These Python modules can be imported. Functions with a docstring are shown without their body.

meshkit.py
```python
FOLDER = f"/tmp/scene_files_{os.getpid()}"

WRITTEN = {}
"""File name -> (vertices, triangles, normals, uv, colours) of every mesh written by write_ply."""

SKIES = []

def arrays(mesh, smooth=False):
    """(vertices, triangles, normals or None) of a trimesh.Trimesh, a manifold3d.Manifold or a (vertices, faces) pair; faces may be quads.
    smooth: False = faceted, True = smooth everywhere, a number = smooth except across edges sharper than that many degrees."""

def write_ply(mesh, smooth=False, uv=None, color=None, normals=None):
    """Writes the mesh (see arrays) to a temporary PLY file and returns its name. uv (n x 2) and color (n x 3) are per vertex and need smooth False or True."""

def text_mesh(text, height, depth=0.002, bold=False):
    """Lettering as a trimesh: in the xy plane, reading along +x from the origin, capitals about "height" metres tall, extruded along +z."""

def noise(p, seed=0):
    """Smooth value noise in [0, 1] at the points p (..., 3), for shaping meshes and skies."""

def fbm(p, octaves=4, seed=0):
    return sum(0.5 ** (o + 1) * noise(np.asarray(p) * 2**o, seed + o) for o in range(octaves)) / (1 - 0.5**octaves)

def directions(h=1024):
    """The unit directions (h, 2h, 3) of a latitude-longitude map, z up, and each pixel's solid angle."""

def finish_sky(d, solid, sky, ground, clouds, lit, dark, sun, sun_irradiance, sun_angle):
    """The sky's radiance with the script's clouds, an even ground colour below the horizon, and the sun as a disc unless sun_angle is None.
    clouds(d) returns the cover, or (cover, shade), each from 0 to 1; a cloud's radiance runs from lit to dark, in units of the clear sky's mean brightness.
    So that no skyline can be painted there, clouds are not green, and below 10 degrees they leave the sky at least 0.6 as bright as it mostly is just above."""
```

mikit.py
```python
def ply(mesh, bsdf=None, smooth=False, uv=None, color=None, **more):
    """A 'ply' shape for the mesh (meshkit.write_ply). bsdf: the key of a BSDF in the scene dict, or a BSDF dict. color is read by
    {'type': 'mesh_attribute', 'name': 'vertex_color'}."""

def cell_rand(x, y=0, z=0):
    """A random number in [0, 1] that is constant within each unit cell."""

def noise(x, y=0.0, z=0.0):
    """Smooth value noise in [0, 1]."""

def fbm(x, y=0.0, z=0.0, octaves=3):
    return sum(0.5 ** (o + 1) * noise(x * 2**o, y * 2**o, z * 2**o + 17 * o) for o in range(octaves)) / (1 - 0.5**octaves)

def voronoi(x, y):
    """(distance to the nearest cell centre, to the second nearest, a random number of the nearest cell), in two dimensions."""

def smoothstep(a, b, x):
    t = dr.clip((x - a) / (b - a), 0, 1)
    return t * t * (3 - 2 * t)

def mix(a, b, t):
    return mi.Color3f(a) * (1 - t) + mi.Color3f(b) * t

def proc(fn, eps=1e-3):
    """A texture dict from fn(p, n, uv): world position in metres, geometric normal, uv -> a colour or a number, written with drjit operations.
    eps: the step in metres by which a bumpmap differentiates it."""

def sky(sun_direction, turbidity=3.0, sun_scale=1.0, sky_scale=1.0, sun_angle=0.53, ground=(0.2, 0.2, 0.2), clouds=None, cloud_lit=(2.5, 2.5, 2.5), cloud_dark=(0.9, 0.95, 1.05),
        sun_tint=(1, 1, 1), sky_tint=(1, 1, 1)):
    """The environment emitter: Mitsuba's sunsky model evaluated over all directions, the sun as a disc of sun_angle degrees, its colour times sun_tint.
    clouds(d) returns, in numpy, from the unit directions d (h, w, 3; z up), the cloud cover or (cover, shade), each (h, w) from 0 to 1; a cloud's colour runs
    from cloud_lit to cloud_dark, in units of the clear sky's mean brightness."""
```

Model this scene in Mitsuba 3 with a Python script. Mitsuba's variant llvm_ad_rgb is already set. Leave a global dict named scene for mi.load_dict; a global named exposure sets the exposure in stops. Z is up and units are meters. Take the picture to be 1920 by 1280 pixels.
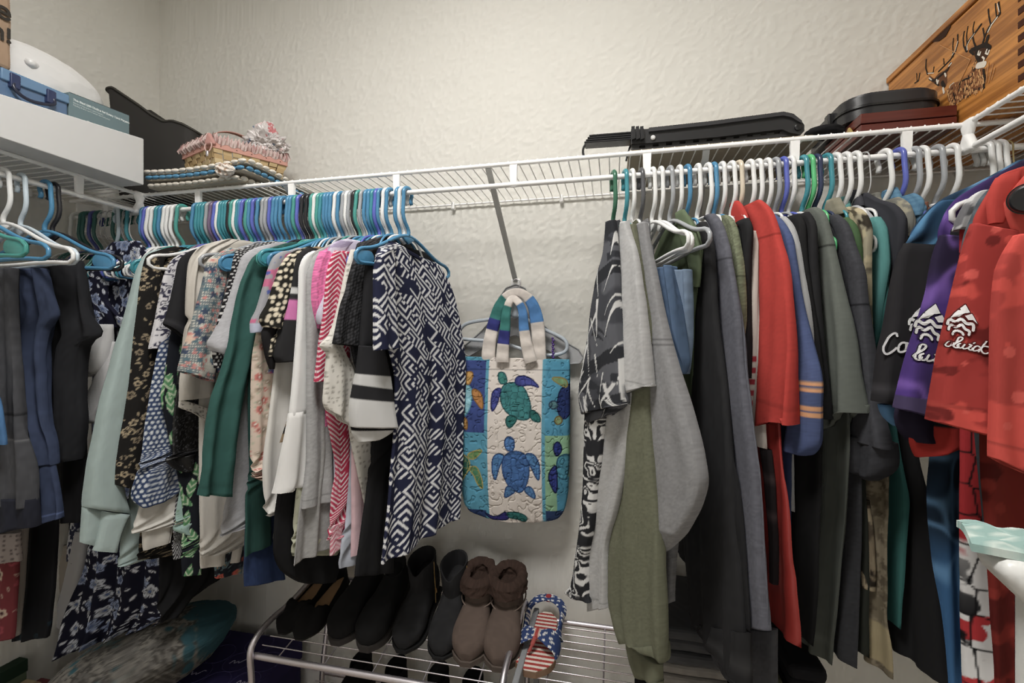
import math, random
import numpy as np, trimesh, mitsuba as mi, mikit, meshkit
import drjit as dr
from scipy.interpolate import PchipInterpolator
from scipy.spatial import cKDTree
from shapely.geometry import Polygon, LineString, Point, box as sbox
from shapely.ops import unary_union
import manifold3d as m3

T = mi.ScalarTransform4f
PI = math.pi
scene, labels = {}, {}

# ---------------------------------------------------------------- camera, light, exposure
ZC, F = 1.25, 860.0                      # eye height, focal length in pixels of the 1920 wide frame
TH = math.atan(190 / 860)                # the camera looks 12.5 degrees to the side of the back wall's normal
CT, ST = math.cos(TH), math.sin(TH)
CAM = np.array([0.0, 0.0, ZC])
scene['camera'] = {'type': 'perspective', 'fov': 2 * math.degrees(math.atan(960 / F)), 'fov_axis': 'x', 'near_clip': 0.05, 'far_clip': 50,
                   'to_world': T().look_at(origin=[0, 0, ZC], target=[-ST, CT, ZC], up=[0, 0, 1])}
scene['room_glow'] = {'type': 'constant', 'radiance': {'type': 'rgb', 'value': [1.3, 1.27, 1.24]}}   # even fill light added all round, let in by the open front
LAMP = [52.0, 50.6, 48.4]
exposure = 0.0
ALBEDO, SATUR = 0.82, 0.80

# ---------------------------------------------------------------- helpers
def lin(c):
    if isinstance(c, str):
        c = [int(c[i:i + 2], 16) / 255 for i in (0, 2, 4)]
    c = np.asarray(c, float)
    l = np.where(c <= 0.04045, c / 12.92, ((np.maximum(c, 0) + 0.055) / 1.055) ** 2.4)
    g = (l @ [0.2126, 0.7152, 0.0722])[..., None]
    return ALBEDO * (g + SATUR * (l - g))          # from the picture's colours to reflectances

def hx(c):
    return np.array([int(c[i:i + 2], 16) / 255 for i in (0, 2, 4)])

def numbered(name):
    taken = lambda k: k in scene or k in labels or k in PLACED
    if not taken(name):
        PLACED.add(name); return name
    i = 1
    while taken(f'{name}_{i:03d}'):
        i += 1
    PLACED.add(f'{name}_{i:03d}')
    return f'{name}_{i:03d}'
PLACED = set()

def thing(name, label, cat, group=None, kind=None):
    key = numbered(name)
    labels[key] = {'label': label, 'category': cat}
    if group: labels[key]['group'] = group
    if kind: labels[key]['kind'] = kind
    return key

def mesh_of(m):
    if isinstance(m, m3.Manifold):
        q = m.to_mesh(); return trimesh.Trimesh(np.array(q.vert_properties[:, :3]), np.array(q.tri_verts), process=False)
    if isinstance(m, tuple):
        f = np.asarray(m[1])
        if f.shape[1] == 4: f = np.vstack([f[:, [0, 1, 2]], f[:, [0, 2, 3]]])
        return trimesh.Trimesh(m[0], f, process=False)
    return m

def shape_of(m, bsdf, color=None, smooth=True, uv=None, **kw):
    """color: hex, triple, per-vertex array (sRGB) or a function of the vertices."""
    m = mesh_of(m)
    if smooth is not True and smooth is not False:
        m = trimesh.graph.smooth_shade(m, angle=math.radians(smooth), facet_minarea=None); smooth = True
    col = None
    if color is not None:
        if callable(color): color = color(np.array(m.vertices))
        c = lin(color)
        col = np.broadcast_to(c, (len(m.vertices), 3)).copy() if c.ndim == 1 else c
    return mikit.ply(m, bsdf, smooth=smooth, color=col, uv=uv, **kw)

def put(name, m, bsdf, color=None, parent=None, smooth=True, label=None, kind=None, **kw):
    key = numbered(f'{parent}__{name}' if parent else name)
    scene[key] = shape_of(m, bsdf, color, smooth, **kw)
    if label or kind:
        labels[key] = {}
        if label: labels[key]['label'] = label
        if kind: labels[key]['kind'] = kind
    return key

def put_dict(name, d, parent=None):
    key = numbered(f'{parent}__{name}' if parent else name)
    scene[key] = d
    return key

def single(name, label, cat, m, bsdf, color=None, smooth=True, group=None, **kw):
    key = thing(name, label, cat, group)
    scene[key] = shape_of(m, bsdf, color, smooth, **kw)
    return key

def cat_m(*ms):
    ms = [mesh_of(m) for m in ms]
    return trimesh.util.concatenate(ms)

def bx(x0, x1, y0, y1, z0, z1):
    m = trimesh.creation.box((x1 - x0, y1 - y0, z1 - z0)); m.apply_translation([(x0 + x1) / 2, (y0 + y1) / 2, (z0 + z1) / 2]); return m

def rbox(x0, x1, y0, y1, z0, z1, r=0.004, seg=8):
    s = m3.Manifold.sphere(r, seg)
    pts = [s.translate([x, y, z]) for x in (x0 + r, x1 - r) for y in (y0 + r, y1 - r) for z in (z0 + r, z1 - r)]
    return m3.Manifold.batch_hull(pts)

def hull_pts(P):
    return trimesh.Trimesh(np.array(P, float)).convex_hull if False else trimesh.convex.convex_hull(np.array(P, float))

def rhull(P, r=0.003, seg=8):
    s = m3.Manifold.sphere(r, seg)
    return m3.Manifold.batch_hull([s.translate(list(map(float, p))) for p in P])

def tube(P, r, seg=10, closed=False, caps=True):
    """a round tube along the polyline P; r a number or one per point"""
    P = np.asarray(P, float); n = len(P)
    r = np.broadcast_to(np.asarray(r, float), (n,))
    tan = np.gradient(P, axis=0) if not closed else (np.roll(P, -1, 0) - np.roll(P, 1, 0))
    tan /= np.linalg.norm(tan, axis=1, keepdims=True) + 1e-12
    up = np.array([0, 0, 1.0]) if abs(tan[0][2]) < 0.9 else np.array([1.0, 0, 0])
    a = np.cross(tan[0], up); a /= np.linalg.norm(a)
    rings = []
    ang = np.linspace(0, 2 * PI, seg, endpoint=False)
    for i in range(n):
        a = a - tan[i] * (a @ tan[i]); a /= np.linalg.norm(a) + 1e-12
        b = np.cross(tan[i], a)
        rings.append(P[i] + r[i] * (np.cos(ang)[:, None] * a + np.sin(ang)[:, None] * b))
    V = np.vstack(rings); Fc = []
    m = n if closed else n - 1
    for i in range(m):
        for j in range(seg):
            p, q = i * seg, ((i + 1) % n) * seg
            k = (j + 1) % seg
            Fc += [[p + j, p + k, q + k], [p + j, q + k, q + j]]
    if caps and not closed:
        V = np.vstack([V, P[0], P[-1]])
        for j in range(seg):
            k = (j + 1) % seg
            Fc += [[len(V) - 2, k, j], [len(V) - 1, (n - 1) * seg + j, (n - 1) * seg + k]]
    return trimesh.Trimesh(V, np.array(Fc)[:, ::-1], process=False)

def rod(a, b, r, seg=8):
    return tube([a, b], r, seg)

def smooth_path(P, n=40, closed=False):
    P = np.asarray(P, float)
    if closed: P = np.vstack([P, P[:1]])
    from scipy.interpolate import CubicSpline
    t = np.r_[0, np.cumsum(np.linalg.norm(np.diff(P, axis=0), axis=1))]
    c = CubicSpline(t, P, bc_type='periodic' if closed else 'not-a-knot') if len(P) > 2 else None
    u = np.linspace(0, t[-1], n, endpoint=not closed)
    return c(u) if c is not None else np.array([np.interp(u, t, P[:, k]) for k in range(P.shape[1])]).T

# where a sight line from the photograph's standpoint meets a real plane of the closet
def ray(px, py):
    u, v = (px - 960) / F, (640 - py) / F
    return np.array([u * CT - ST, u * ST + CT, v])

class Plane:
    """an upright plane through (x, y); d points towards the picture's right-hand side in the plane, n towards the viewer"""
    def __init__(s, x, y, d):
        s.p = np.array([x, y, 0.0]); s.d = np.array([d[0], d[1], 0.0]); s.d /= np.linalg.norm(s.d)
        s.n = np.array([s.d[1], -s.d[0], 0.0])
    def hit(s, px, py):
        r = ray(px, py); return CAM + r * ((s.p - CAM) @ s.n / (r @ s.n))
    def at_z(s, px, z):
        q = s.hit(px, 640); q = q.copy(); q[2] = z; return q
    def pt(s, a, z, off=0.0):
        q = s.p + s.d * a + s.n * off; q[2] = z; return q
    def along(s, q):
        return (q - s.p) @ s.d

def PLeft(x, a=15, y=1.155):      # garments of the long rod's first half: seen from the +x side
    a = math.radians(a); return Plane(x, y, (math.sin(a), math.cos(a)))
def PRight(x, a=15, y=1.155):     # garments of its second half: seen from the -x side
    a = math.radians(a); return Plane(x, y, (math.sin(a), -math.cos(a)))
def PFace(y, a=0, x=0.0):         # things that face the viewer
    a = math.radians(a); return Plane(x, y, (math.cos(a), math.sin(a)))
def floorhit(px, py, z):
    r = ray(px, py); return CAM + r * ((z - ZC) / r[2])

# ---------------------------------------------------------------- cloth: a flattened tube of fabric with folds, open at the hem
def h2(i, j, k=0):
    x = np.sin(i * 127.1 + j * 311.7 + k * 74.7) * 43758.5453
    return x - np.floor(x)

def N(u, v, s, k=0, o=1):
    p = np.stack([u * s + 31.7 * k, v * s - 17.3 * k, 0 * u + 0.5 + k], -1)
    return meshkit.fbm(p, o, int(k)) if o > 1 else meshkit.noise(p, int(k))

def loft(rows, pl, thick=0.008, fold=0.005, lam=0.075, seed=0, du=0.010, dv=0.014, side='L', lip=0.03, power=3.0, wr=0.002, off=0.0, bulge=None, edge=0.0):
    L, R = [], []
    for r in rows:
        if len(r) == 2:                                    # near edge only: the far edge follows the hanger
            q = pl.hit(*r); z = q[2]
            sf = min(max((1.56 - z) / 0.1 * 0.13 + 0.06, 0.05), 0.2)
            if side == 'L':
                L.append(q); R.append(pl.pt(max(sf, pl.along(q) + 0.03), z))
            else:
                R.append(q); L.append(pl.pt(min(-sf, pl.along(q) - 0.03), z))
        elif len(r) == 3:
            q = pl.hit(r[0], r[1]); L.append(q); R.append(pl.at_z(r[2], q[2]))
        else:
            L.append(pl.hit(r[0], r[1])); R.append(pl.hit(r[2], r[3]))
    L, R = np.array(L), np.array(R)
    mid = (L + R) / 2
    t = np.r_[0, np.cumsum(np.maximum(np.linalg.norm(np.diff(mid, axis=0), axis=1), 1e-4))]
    n = max(6, int(t[-1] / dv) + 1)
    tv = np.linspace(0, t[-1], n)
    if len(t) > 2:
        L, R = PchipInterpolator(t, L)(tv), PchipInterpolator(t, R)(tv)
    else:
        L = np.array([np.interp(tv, t, L[:, k]) for k in range(3)]).T; R = np.array([np.interp(tv, t, R[:, k]) for k in range(3)]).T
    half = np.linalg.norm(R - L, axis=1) / 2
    m = max(8, int(2 * half.max() / du) + 1)
    lnr = np.linspace(-1, 1, m); s = 0.75 * lnr + 0.25 * np.sin(lnr * PI / 2)
    if max(map(len, rows)) > 2 and min(map(len, rows)) == 2 or max(map(len, rows)) == 2:      # mostly hidden bodies: fine only along the edge that shows
        w_ = 2 * half.max(); e_ = min(0.10 / w_, 0.5)
        s = np.r_[np.linspace(-1, -1 + 2 * e_, max(6, int(0.10 / du))), np.linspace(-1 + 2 * e_, 1, max(6, int((1 - e_) * w_ / max(0.02, du))))[1:]]
        if side == 'R': s = -s[::-1]
    frac = tv / tv[-1]
    th = np.interp(frac, np.linspace(0, 1, len(thick)), thick) if np.ndim(thick) else np.full(n, thick)
    th = np.minimum(th, half * 0.9)
    fr = np.random.RandomState(seed * 7 + 3).uniform(0, 6.28, 6)
    m = len(s); X = s[None] * half[:, None]; Vv = np.repeat(tv[:, None], m, 1)
    amp = (fold[0] + (fold[1] - fold[0]) * frac ** 1.2)[:, None] if np.ndim(fold) else (fold * (0.35 + 0.65 * frac))[:, None]
    fo = amp * (0.62 * np.sin(2 * PI * X / lam + fr[0] + 0.9 * np.sin(2.6 * Vv + fr[1])) + 0.34 * np.sin(2 * PI * X / (lam * 0.56) + fr[2] + 1.5 * Vv) + 0.3 * np.sin(2 * PI * X / (lam * 2.1) + fr[3]))
    fo = fo + wr * (2 * N(X, Vv * 0.7, 22, seed + 1, 2) - 1) + wr * 1.3 * (2 * N(X, Vv * 0.5, 9, seed + 5) - 1)
    if bulge is not None: fo = fo + bulge * np.sin(PI * np.clip(frac, 0, 1))[:, None] * (1 - s[None] ** 2)
    fo = fo + off
    prof = (1 - np.abs(s) ** power) ** (1 / power)
    ctr = ((L + R) / 2)[:, None] + (R - L)[:, None] / 2 * s[None, :, None]
    front = ctr + pl.n * (fo + th[:, None] * prof[None])[..., None]
    back = ctr + pl.n * (fo - th[:, None] * prof[None])[..., None]
    bk = np.arange(len(s) - 2, 0, -1)
    if len(s) > 40: bk = np.unique(np.r_[bk[:3], bk[::5], bk[-3:]])[::-1]                     # the side away from the viewer is coarser
    ring = np.concatenate([front, back[:, bk]], 1)                            # closed cross-section
    ru = np.concatenate([X, X[:, bk]], 1); rv = np.repeat(tv[:, None], ring.shape[1], 1)
    rs = np.repeat(np.r_[s, s[bk]][None], n, 0)
    cen = np.concatenate([ctr + pl.n * fo[..., None], (ctr + pl.n * fo[..., None])[:, bk]], 1)
    top = cen[0] * 0.999 + ring[0] * 0.001; top[:, 2] -= 0.002
    in0 = cen[-1] + (ring[-1] - cen[-1]) * 0.55
    k1 = max(1, min(n - 2, int(lip / max(tv[1], 1e-4))))
    in1 = cen[-1 - k1] + (ring[-1 - k1] - cen[-1 - k1]) * 0.35
    in2 = cen[-1 - k1] + (ring[-1 - k1] - cen[-1 - k1]) * 0.02
    G = np.concatenate([top[None], ring, in0[None], in1[None], in2[None]], 0)
    gu = np.concatenate([ru[:1], ru, ru[-1:], ru[-1:], ru[-1:]], 0); gv = np.concatenate([rv[:1], rv, rv[-1:], rv[-1:], rv[-1:]], 0)
    gs = np.concatenate([rs[:1], rs, rs[-1:], rs[-1:], rs[-1:]], 0)
    A, B = G.shape[:2]
    i, j = np.meshgrid(np.arange(A - 1), np.arange(B), indexing='ij')
    a, b = i * B + j, i * B + (j + 1) % B
    Fc = np.stack([a, b, b + B, a + B], -1).reshape(-1, 4)
    if pl.n @ np.cross(pl.d, [0, 0, -1.0]) < 0: Fc = Fc[:, ::-1]
    tm = trimesh.Trimesh(G.reshape(-1, 3), np.vstack([Fc[:, [0, 1, 2]], Fc[:, [0, 2, 3]]]), process=False)
    tm.metadata = {}
    return tm, gu.ravel(), gv.ravel(), gs.ravel(), tv[-1]

LAST = {}
def cloth(parent, name, rows, pl, color, bsdf='cloth', **kw):
    """one lofted piece of a garment; color: hex, or pattern(u, v, s, total)"""
    lab = kw.pop('label', None)
    tm, u, v, s, tot = loft(rows, pl, **kw)
    col = color(u, v, s, tot) if callable(color) else hx(color)
    k = put(name, tm, bsdf, col, parent, True, lab)
    LAST['mesh'], LAST['pl'] = tm, pl
    return k

def drape(m, tm, pl, lift=0.0012):
    """lay a thin print on the front of a lofted piece"""
    V = np.array(m.vertices); tv = np.array(tm.vertices)
    fr = np.array(tm.vertex_normals) @ pl.n
    front = tv[np.abs(fr) > 0.25]
    basis = np.stack([pl.d, [0, 0, 1]], 1)
    tree = cKDTree(front @ basis)
    dd, ii = tree.query(V @ basis, k=12)
    offs = (front - pl.p) @ pl.n
    o = np.sort(offs[ii], axis=1)[:, -4:].mean(1)
    base = V - np.outer((V - pl.p) @ pl.n, pl.n)
    lead = (V - pl.p) @ pl.n
    return trimesh.Trimesh(base + np.outer(o + lift + lead, pl.n), m.faces, process=False)

def poly_mesh(poly, pl, depth=0.001, seg=None):
    """a shapely polygon in plane coordinates (along, z) -> thin solid on the plane"""
    if seg: poly = poly.segmentize(seg)
    out = []
    for g in getattr(poly, 'geoms', [poly]):
        if g.is_empty or g.area < 1e-9: continue
        e = trimesh.creation.extrude_polygon(g, depth, engine='earcut')
        if seg: pass
        v = np.array(e.vertices)
        out.append(trimesh.Trimesh(pl.p * [1, 1, 0] + np.outer(v[:, 0], pl.d) + np.outer(v[:, 1], [0, 0, 1.0]) + np.outer(v[:, 2], pl.n), e.faces, process=False))
    m = trimesh.util.concatenate(out)
    m.fix_normals() if False else None
    return m

def pxpoly(P, pl):
    return Polygon([(pl.along(q), q[2]) for q in (pl.hit(x, y) for x, y in P)]).buffer(0)
def pxline(P, pl, w):
    return LineString([(pl.along(q), q[2]) for q in (pl.hit(x, y) for x, y in P)]).buffer(w, quad_segs=3)

def prism(poly, pl, t0, t1):
    """solid between the offsets t0 and t1 from the plane, along its normal towards the viewer"""
    out = []
    for g in getattr(poly, 'geoms', [poly]):
        e = trimesh.creation.extrude_polygon(g, t1 - t0, engine='earcut'); v = np.array(e.vertices)
        w = pl.p * [1, 1, 0] + np.outer(v[:, 0], pl.d) + np.outer(v[:, 1], [0, 0, 1.0]) + np.outer(v[:, 2] + t0, pl.n)
        out.append(trimesh.Trimesh(w, e.faces, process=False))
    return trimesh.util.concatenate(out)

# ---------------------------------------------------------------- prints and weaves, drawn in the cloth's own metres
def mixc(a, b, m):
    return a * (1 - m[:, None]) + b * m[:, None]
def sst(a, b, x):
    t = np.clip((x - a) / (b - a), 0, 1); return t * t * (3 - 2 * t)
def cells(u, v, sp, seed=0, jit=0.7):
    x, y = u / sp, v / sp
    ix, iy = np.floor(x), np.floor(y)
    d1 = np.full(len(u), 9.0); d2 = d1.copy(); hid = np.zeros(len(u)); dx = hid.copy(); dy = hid.copy()
    for a in (-1, 0, 1):
        for b in (-1, 0, 1):
            cx, cy = ix + a, iy + b
            px = cx + 0.5 + jit * (h2(cx, cy, seed) - 0.5); py = cy + 0.5 + jit * (h2(cx, cy, seed + 9) - 0.5)
            ex, ey = x - px, y - py; d = np.hypot(ex, ey)
            c = d < d1
            d2 = np.where(c, d1, np.minimum(d2, d)); hid = np.where(c, h2(cx, cy, seed + 5), hid); dx = np.where(c, ex, dx); dy = np.where(c, ey, dy); d1 = np.where(c, d, d1)
    return d1, d2, hid, dx, dy

def heather(c, amt=0.10, s=(260, 520), seed=1):
    c = hx(c)
    def f(u, v, sn, tot):
        k = N(u * s[0] / 100, v * s[1] / 100, 100, seed) - 0.5 + 0.2 * (N(u, v * 0.4, 40, seed + 2) - 0.5)
        return np.clip(c[None] * (1 + amt * 2 * k[:, None]), 0, 1)
    return f
def plain(c):
    c = hx(c)
    return lambda u, v, s, t: np.repeat(c[None], len(u), 0)
def bands(c, L, soft=0.001):
    """horizontal bands: L = [(from, to, colour)] in metres down the piece; a function or colour beneath"""
    def f(u, v, s, t):
        b = c(u, v, s, t) if callable(c) else np.repeat(hx(c)[None], len(u), 0)
        for a, e, col in L:
            a, e = (x if x >= 0 else t + x for x in (a, e))
            b = mixc(b, hx(col)[None], (sst(a - soft, a + soft, v) * (1 - sst(e - soft, e + soft, v))))
        return b
    return f
def dots(bg, fg, sp=0.012, r=0.3, jit=0.25, stretch=1.0, seed=0, hexed=True):
    bg, fg = hx(bg), hx(fg)
    def f(u, v, s, t):
        vv = v / stretch
        uu = u + (np.floor(vv / sp) % 2) * sp * 0.5 if hexed and jit < 0.2 else u
        if hexed and jit < 0.2:
            x = uu / sp - np.floor(uu / sp) - 0.5; y = vv / sp - np.floor(vv / sp) - 0.5; d = np.hypot(x, y)
        else:
            d, d2, hid, _, _ = cells(u, vv, sp, seed, jit); d = d / (0.75 + 0.5 * hid)
        return mixc(np.repeat(bg[None], len(u), 0), fg[None], 1 - sst(r - 0.07, r + 0.07, d))
    return f
def floral(bg, pet, pet2=None, cen=None, leaf=None, sp=0.045, dens=0.8, seed=0, vine=None, size=0.42, out=None):
    bg, pet = hx(bg), hx(pet); pet2 = hx(pet2) if pet2 else pet; cen = hx(cen) if cen else bg; leaf = hx(leaf) if leaf else None
    vine = hx(vine) if vine else None
    vw = 0.7
    def f(u, v, s, t):
        c = np.repeat(bg[None], len(u), 0)
        if vine is not None:
            w = np.abs(N(u, v, 0.8 / sp, seed + 3) - 0.5); c = mixc(c, vine[None], 1 - sst(0.008, 0.018, w))
        if leaf is not None:
            d, _, hid, dx, dy = cells(u, v, sp * 0.55, seed + 20, 0.8)
            a = hid * 17; x = dx * np.cos(a) + dy * np.sin(a); y = -dx * np.sin(a) + dy * np.cos(a)
            e = np.abs(y) / (0.16 * np.clip(1 - (x / 0.42) ** 2, 0.01, 1))
            c = mixc(c, leaf[None], (1 - sst(0.7, 1.1, e)) * (hid < 0.6) * (np.abs(y) > 0.018))
        d, d2, hid, dx, dy = cells(u, v, sp, seed, 0.7)
        ang = np.arctan2(dy, dx) + hid * 9
        R = size * (0.6 + 0.5 * hid) * (0.66 + 0.34 * np.abs(np.cos(2.5 * ang)) ** 0.7)
        on = (1 - sst(R - 0.03, R + 0.03, d)) * ((hid * 7.3) % 1 < dens)
        two = np.where(((hid * 3.7) % 1 < 0.5)[:, None], pet[None], pet2[None])
        two = two * (0.72 + 0.28 * sst(0.25, 0.8, d / np.maximum(R, 1e-3)))[:, None]
        if out is not None:
            two = np.where((np.abs(np.sin(5 * ang + 14 * d)) < 0.28)[:, None] & (d > 0.12)[:, None], hx(out)[None], two)
        c = c * (1 - on[:, None]) + two * on[:, None]
        return mixc(c, cen[None], (1 - sst(0.07, 0.11, d)) * on)
    return f
def chevrons(bg, fg, sp=0.041, seed=3):
    """broken nested L strokes set on the diagonal"""
    bg, fg = hx(bg), hx(fg)
    def f(u, v, s, t):
        x, y = (u + v) * 0.7071 / sp, (v - u) * 0.7071 / sp
        iy = np.floor(y); x = x + 0.5 * (iy % 2); ix = np.floor(x)
        fx, fy = x - ix, y - iy
        h = h2(ix, iy, seed); q = h2(ix, iy, seed + 4)
        fx = np.where(h < 0.5, 1 - fx, fx); fy = np.where(h2(ix, iy, seed + 2) < 0.3, 1 - fy, fy)
        d = np.maximum(fx, fy)
        k = d * 3.0; b = k - np.floor(k)
        on = sst(0.34, 0.42, b) * (1 - sst(0.76, 0.84, b)) * (d > 0.1)
        cut = np.where(q < 0.35, (np.minimum(fx, fy) > 0.12) * 1.0, np.where(q < 0.55, (fx > fy) * 1.0, 1.0))
        on = on * cut * np.where((q > 0.9) & (d < 0.66), 0, 1)
        return mixc(np.repeat(bg[None], len(u), 0), fg[None], on)
    return f
def zigzag(bg, fg, sp=0.012, zz=0.05, amp=0.5, seed=1, warp=0.4):
    bg, fg = hx(bg), hx(fg)
    def f(u, v, s, t):
        w = v + amp * np.abs(((u + 0.02 * warp * N(u, v, 12, seed)) / zz) % 1 - 0.5) * zz * 2 + 0.012 * warp * N(u, v, 25, seed + 1)
        k = (w / sp) % 1
        brk = sst(0.25, 0.32, N(u, v, 45, seed + 2))
        return mixc(np.repeat(bg[None], len(u), 0), fg[None], sst(0.55, 0.65, k) * (1 - sst(0.9, 1.0, k)) * brk)
    return f
def splash(bg, cols, sc=16, seed=0, drops=True):
    bg = hx(bg)
    def f(u, v, s, t):
        c = np.repeat(bg[None], len(u), 0)
        for i, (col, th) in enumerate(cols):
            m = N(u, v, sc * (1 + 0.3 * i), seed + i * 3, 4); c = mixc(c, hx(col)[None], sst(th, th + 0.025, m) * 0.9)
            if drops:
                d, _, hid, _, _ = cells(u, v, 0.045, seed + 50 + i, 0.9)
                c = mixc(c, hx(col)[None], (1 - sst(0.26, 0.30, d / (0.2 + 0.9 * hid))) * (hid < 0.6) * 0.85)
        return c
    return f
def smoke(dark, mid, light, sc=9, seed=0):
    dark, mid, light = hx(dark), hx(mid), hx(light)
    def f(u, v, s, t):
        w = N(u, v, sc * 0.6, seed, 3); x = u * 1.4 + 0.10 * w; y = v * 0.7 + 0.10 * N(u, v, sc, seed + 2, 3)
        r = 1 - np.abs(2 * N(x, y, sc * 1.3, seed + 4, 3) - 1)
        b = N(x, y, sc * 0.8, seed + 6, 3)
        c = mixc(np.repeat(dark[None], len(u), 0), mid[None], sst(0.3, 0.6, b))
        return mixc(c, light[None], sst(0.86, 0.99, r) * 0.7)
    return f
def camo(cols, sc=14, seed=0, streak=1.0):
    def f(u, v, s, t):
        c = np.repeat(hx(cols[0])[None], len(u), 0)
        for i, col in enumerate(cols[1:]):
            c = mixc(c, hx(col)[None], sst(0.52, 0.56, N(u, v / streak, sc * (1 + 0.35 * i), seed + i * 4, 4)))
        return c
    return f
def denim(c, fade=0.25, seed=0):
    c = hx(c)
    def f(u, v, s, t):
        k = 0.9 + 0.25 * N(u * 3, v, 90, seed) + fade * (N(u, v * 0.35, 9, seed + 1) - 0.4) - 0.1
        return np.clip(c[None] * k[:, None], 0, 1)
    return f
def knit(c, sp=0.008, depth=0.55):
    c = hx(c)
    def f(u, v, s, t):
        d, d2, hid, _, _ = cells(u, v + 0.5 * u, sp, 4, 0.35)
        return np.clip(c[None] * (1.15 - depth * sst(0.2, 0.62, d) + 0.15 * hid)[:, None], 0, 1)  # stitch relief shaded in the colour, darker towards the gaps
    return f
def lace(c, hole, sp=0.012, thr=0.27, seed=0):
    c, hole = hx(c), hx(hole)
    def f(u, v, s, t):
        d, d2, hid, _, _ = cells(u, v, sp, seed, 0.4)
        return mixc(np.repeat(c[None], len(u), 0), hole[None], (1 - sst(thr * 0.7, thr, d)) * (hid < 0.75) * 0.8)
    return f
def leaves(bg, g1, g2, sp=0.05, seed=0):
    bg, g1, g2 = hx(bg), hx(g1), hx(g2)
    def f(u, v, s, t):
        c = np.repeat(bg[None], len(u), 0)
        for k in range(2):
            d, _, hid, dx, dy = cells(u, v, sp, seed + 7 * k, 0.8)
            a = 0.9 + hid * 1.3; x = dx * np.cos(a) + dy * np.sin(a); y = -dx * np.sin(a) + dy * np.cos(a)
            e = np.abs(y + 0.2 * x * x) / (0.2 * np.clip(1 - (x / 0.62) ** 2, 0.01, 1))
            rib = sst(0.25, 0.75, np.abs(np.sin(x * 9 + np.abs(y) * 12)))
            c = c * (1 - (e < 1)[:, None]) + (g1[None] * rib[:, None] + g2[None] * (1 - rib[:, None])) * (e < 1)[:, None]
        return c
    return f
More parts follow.
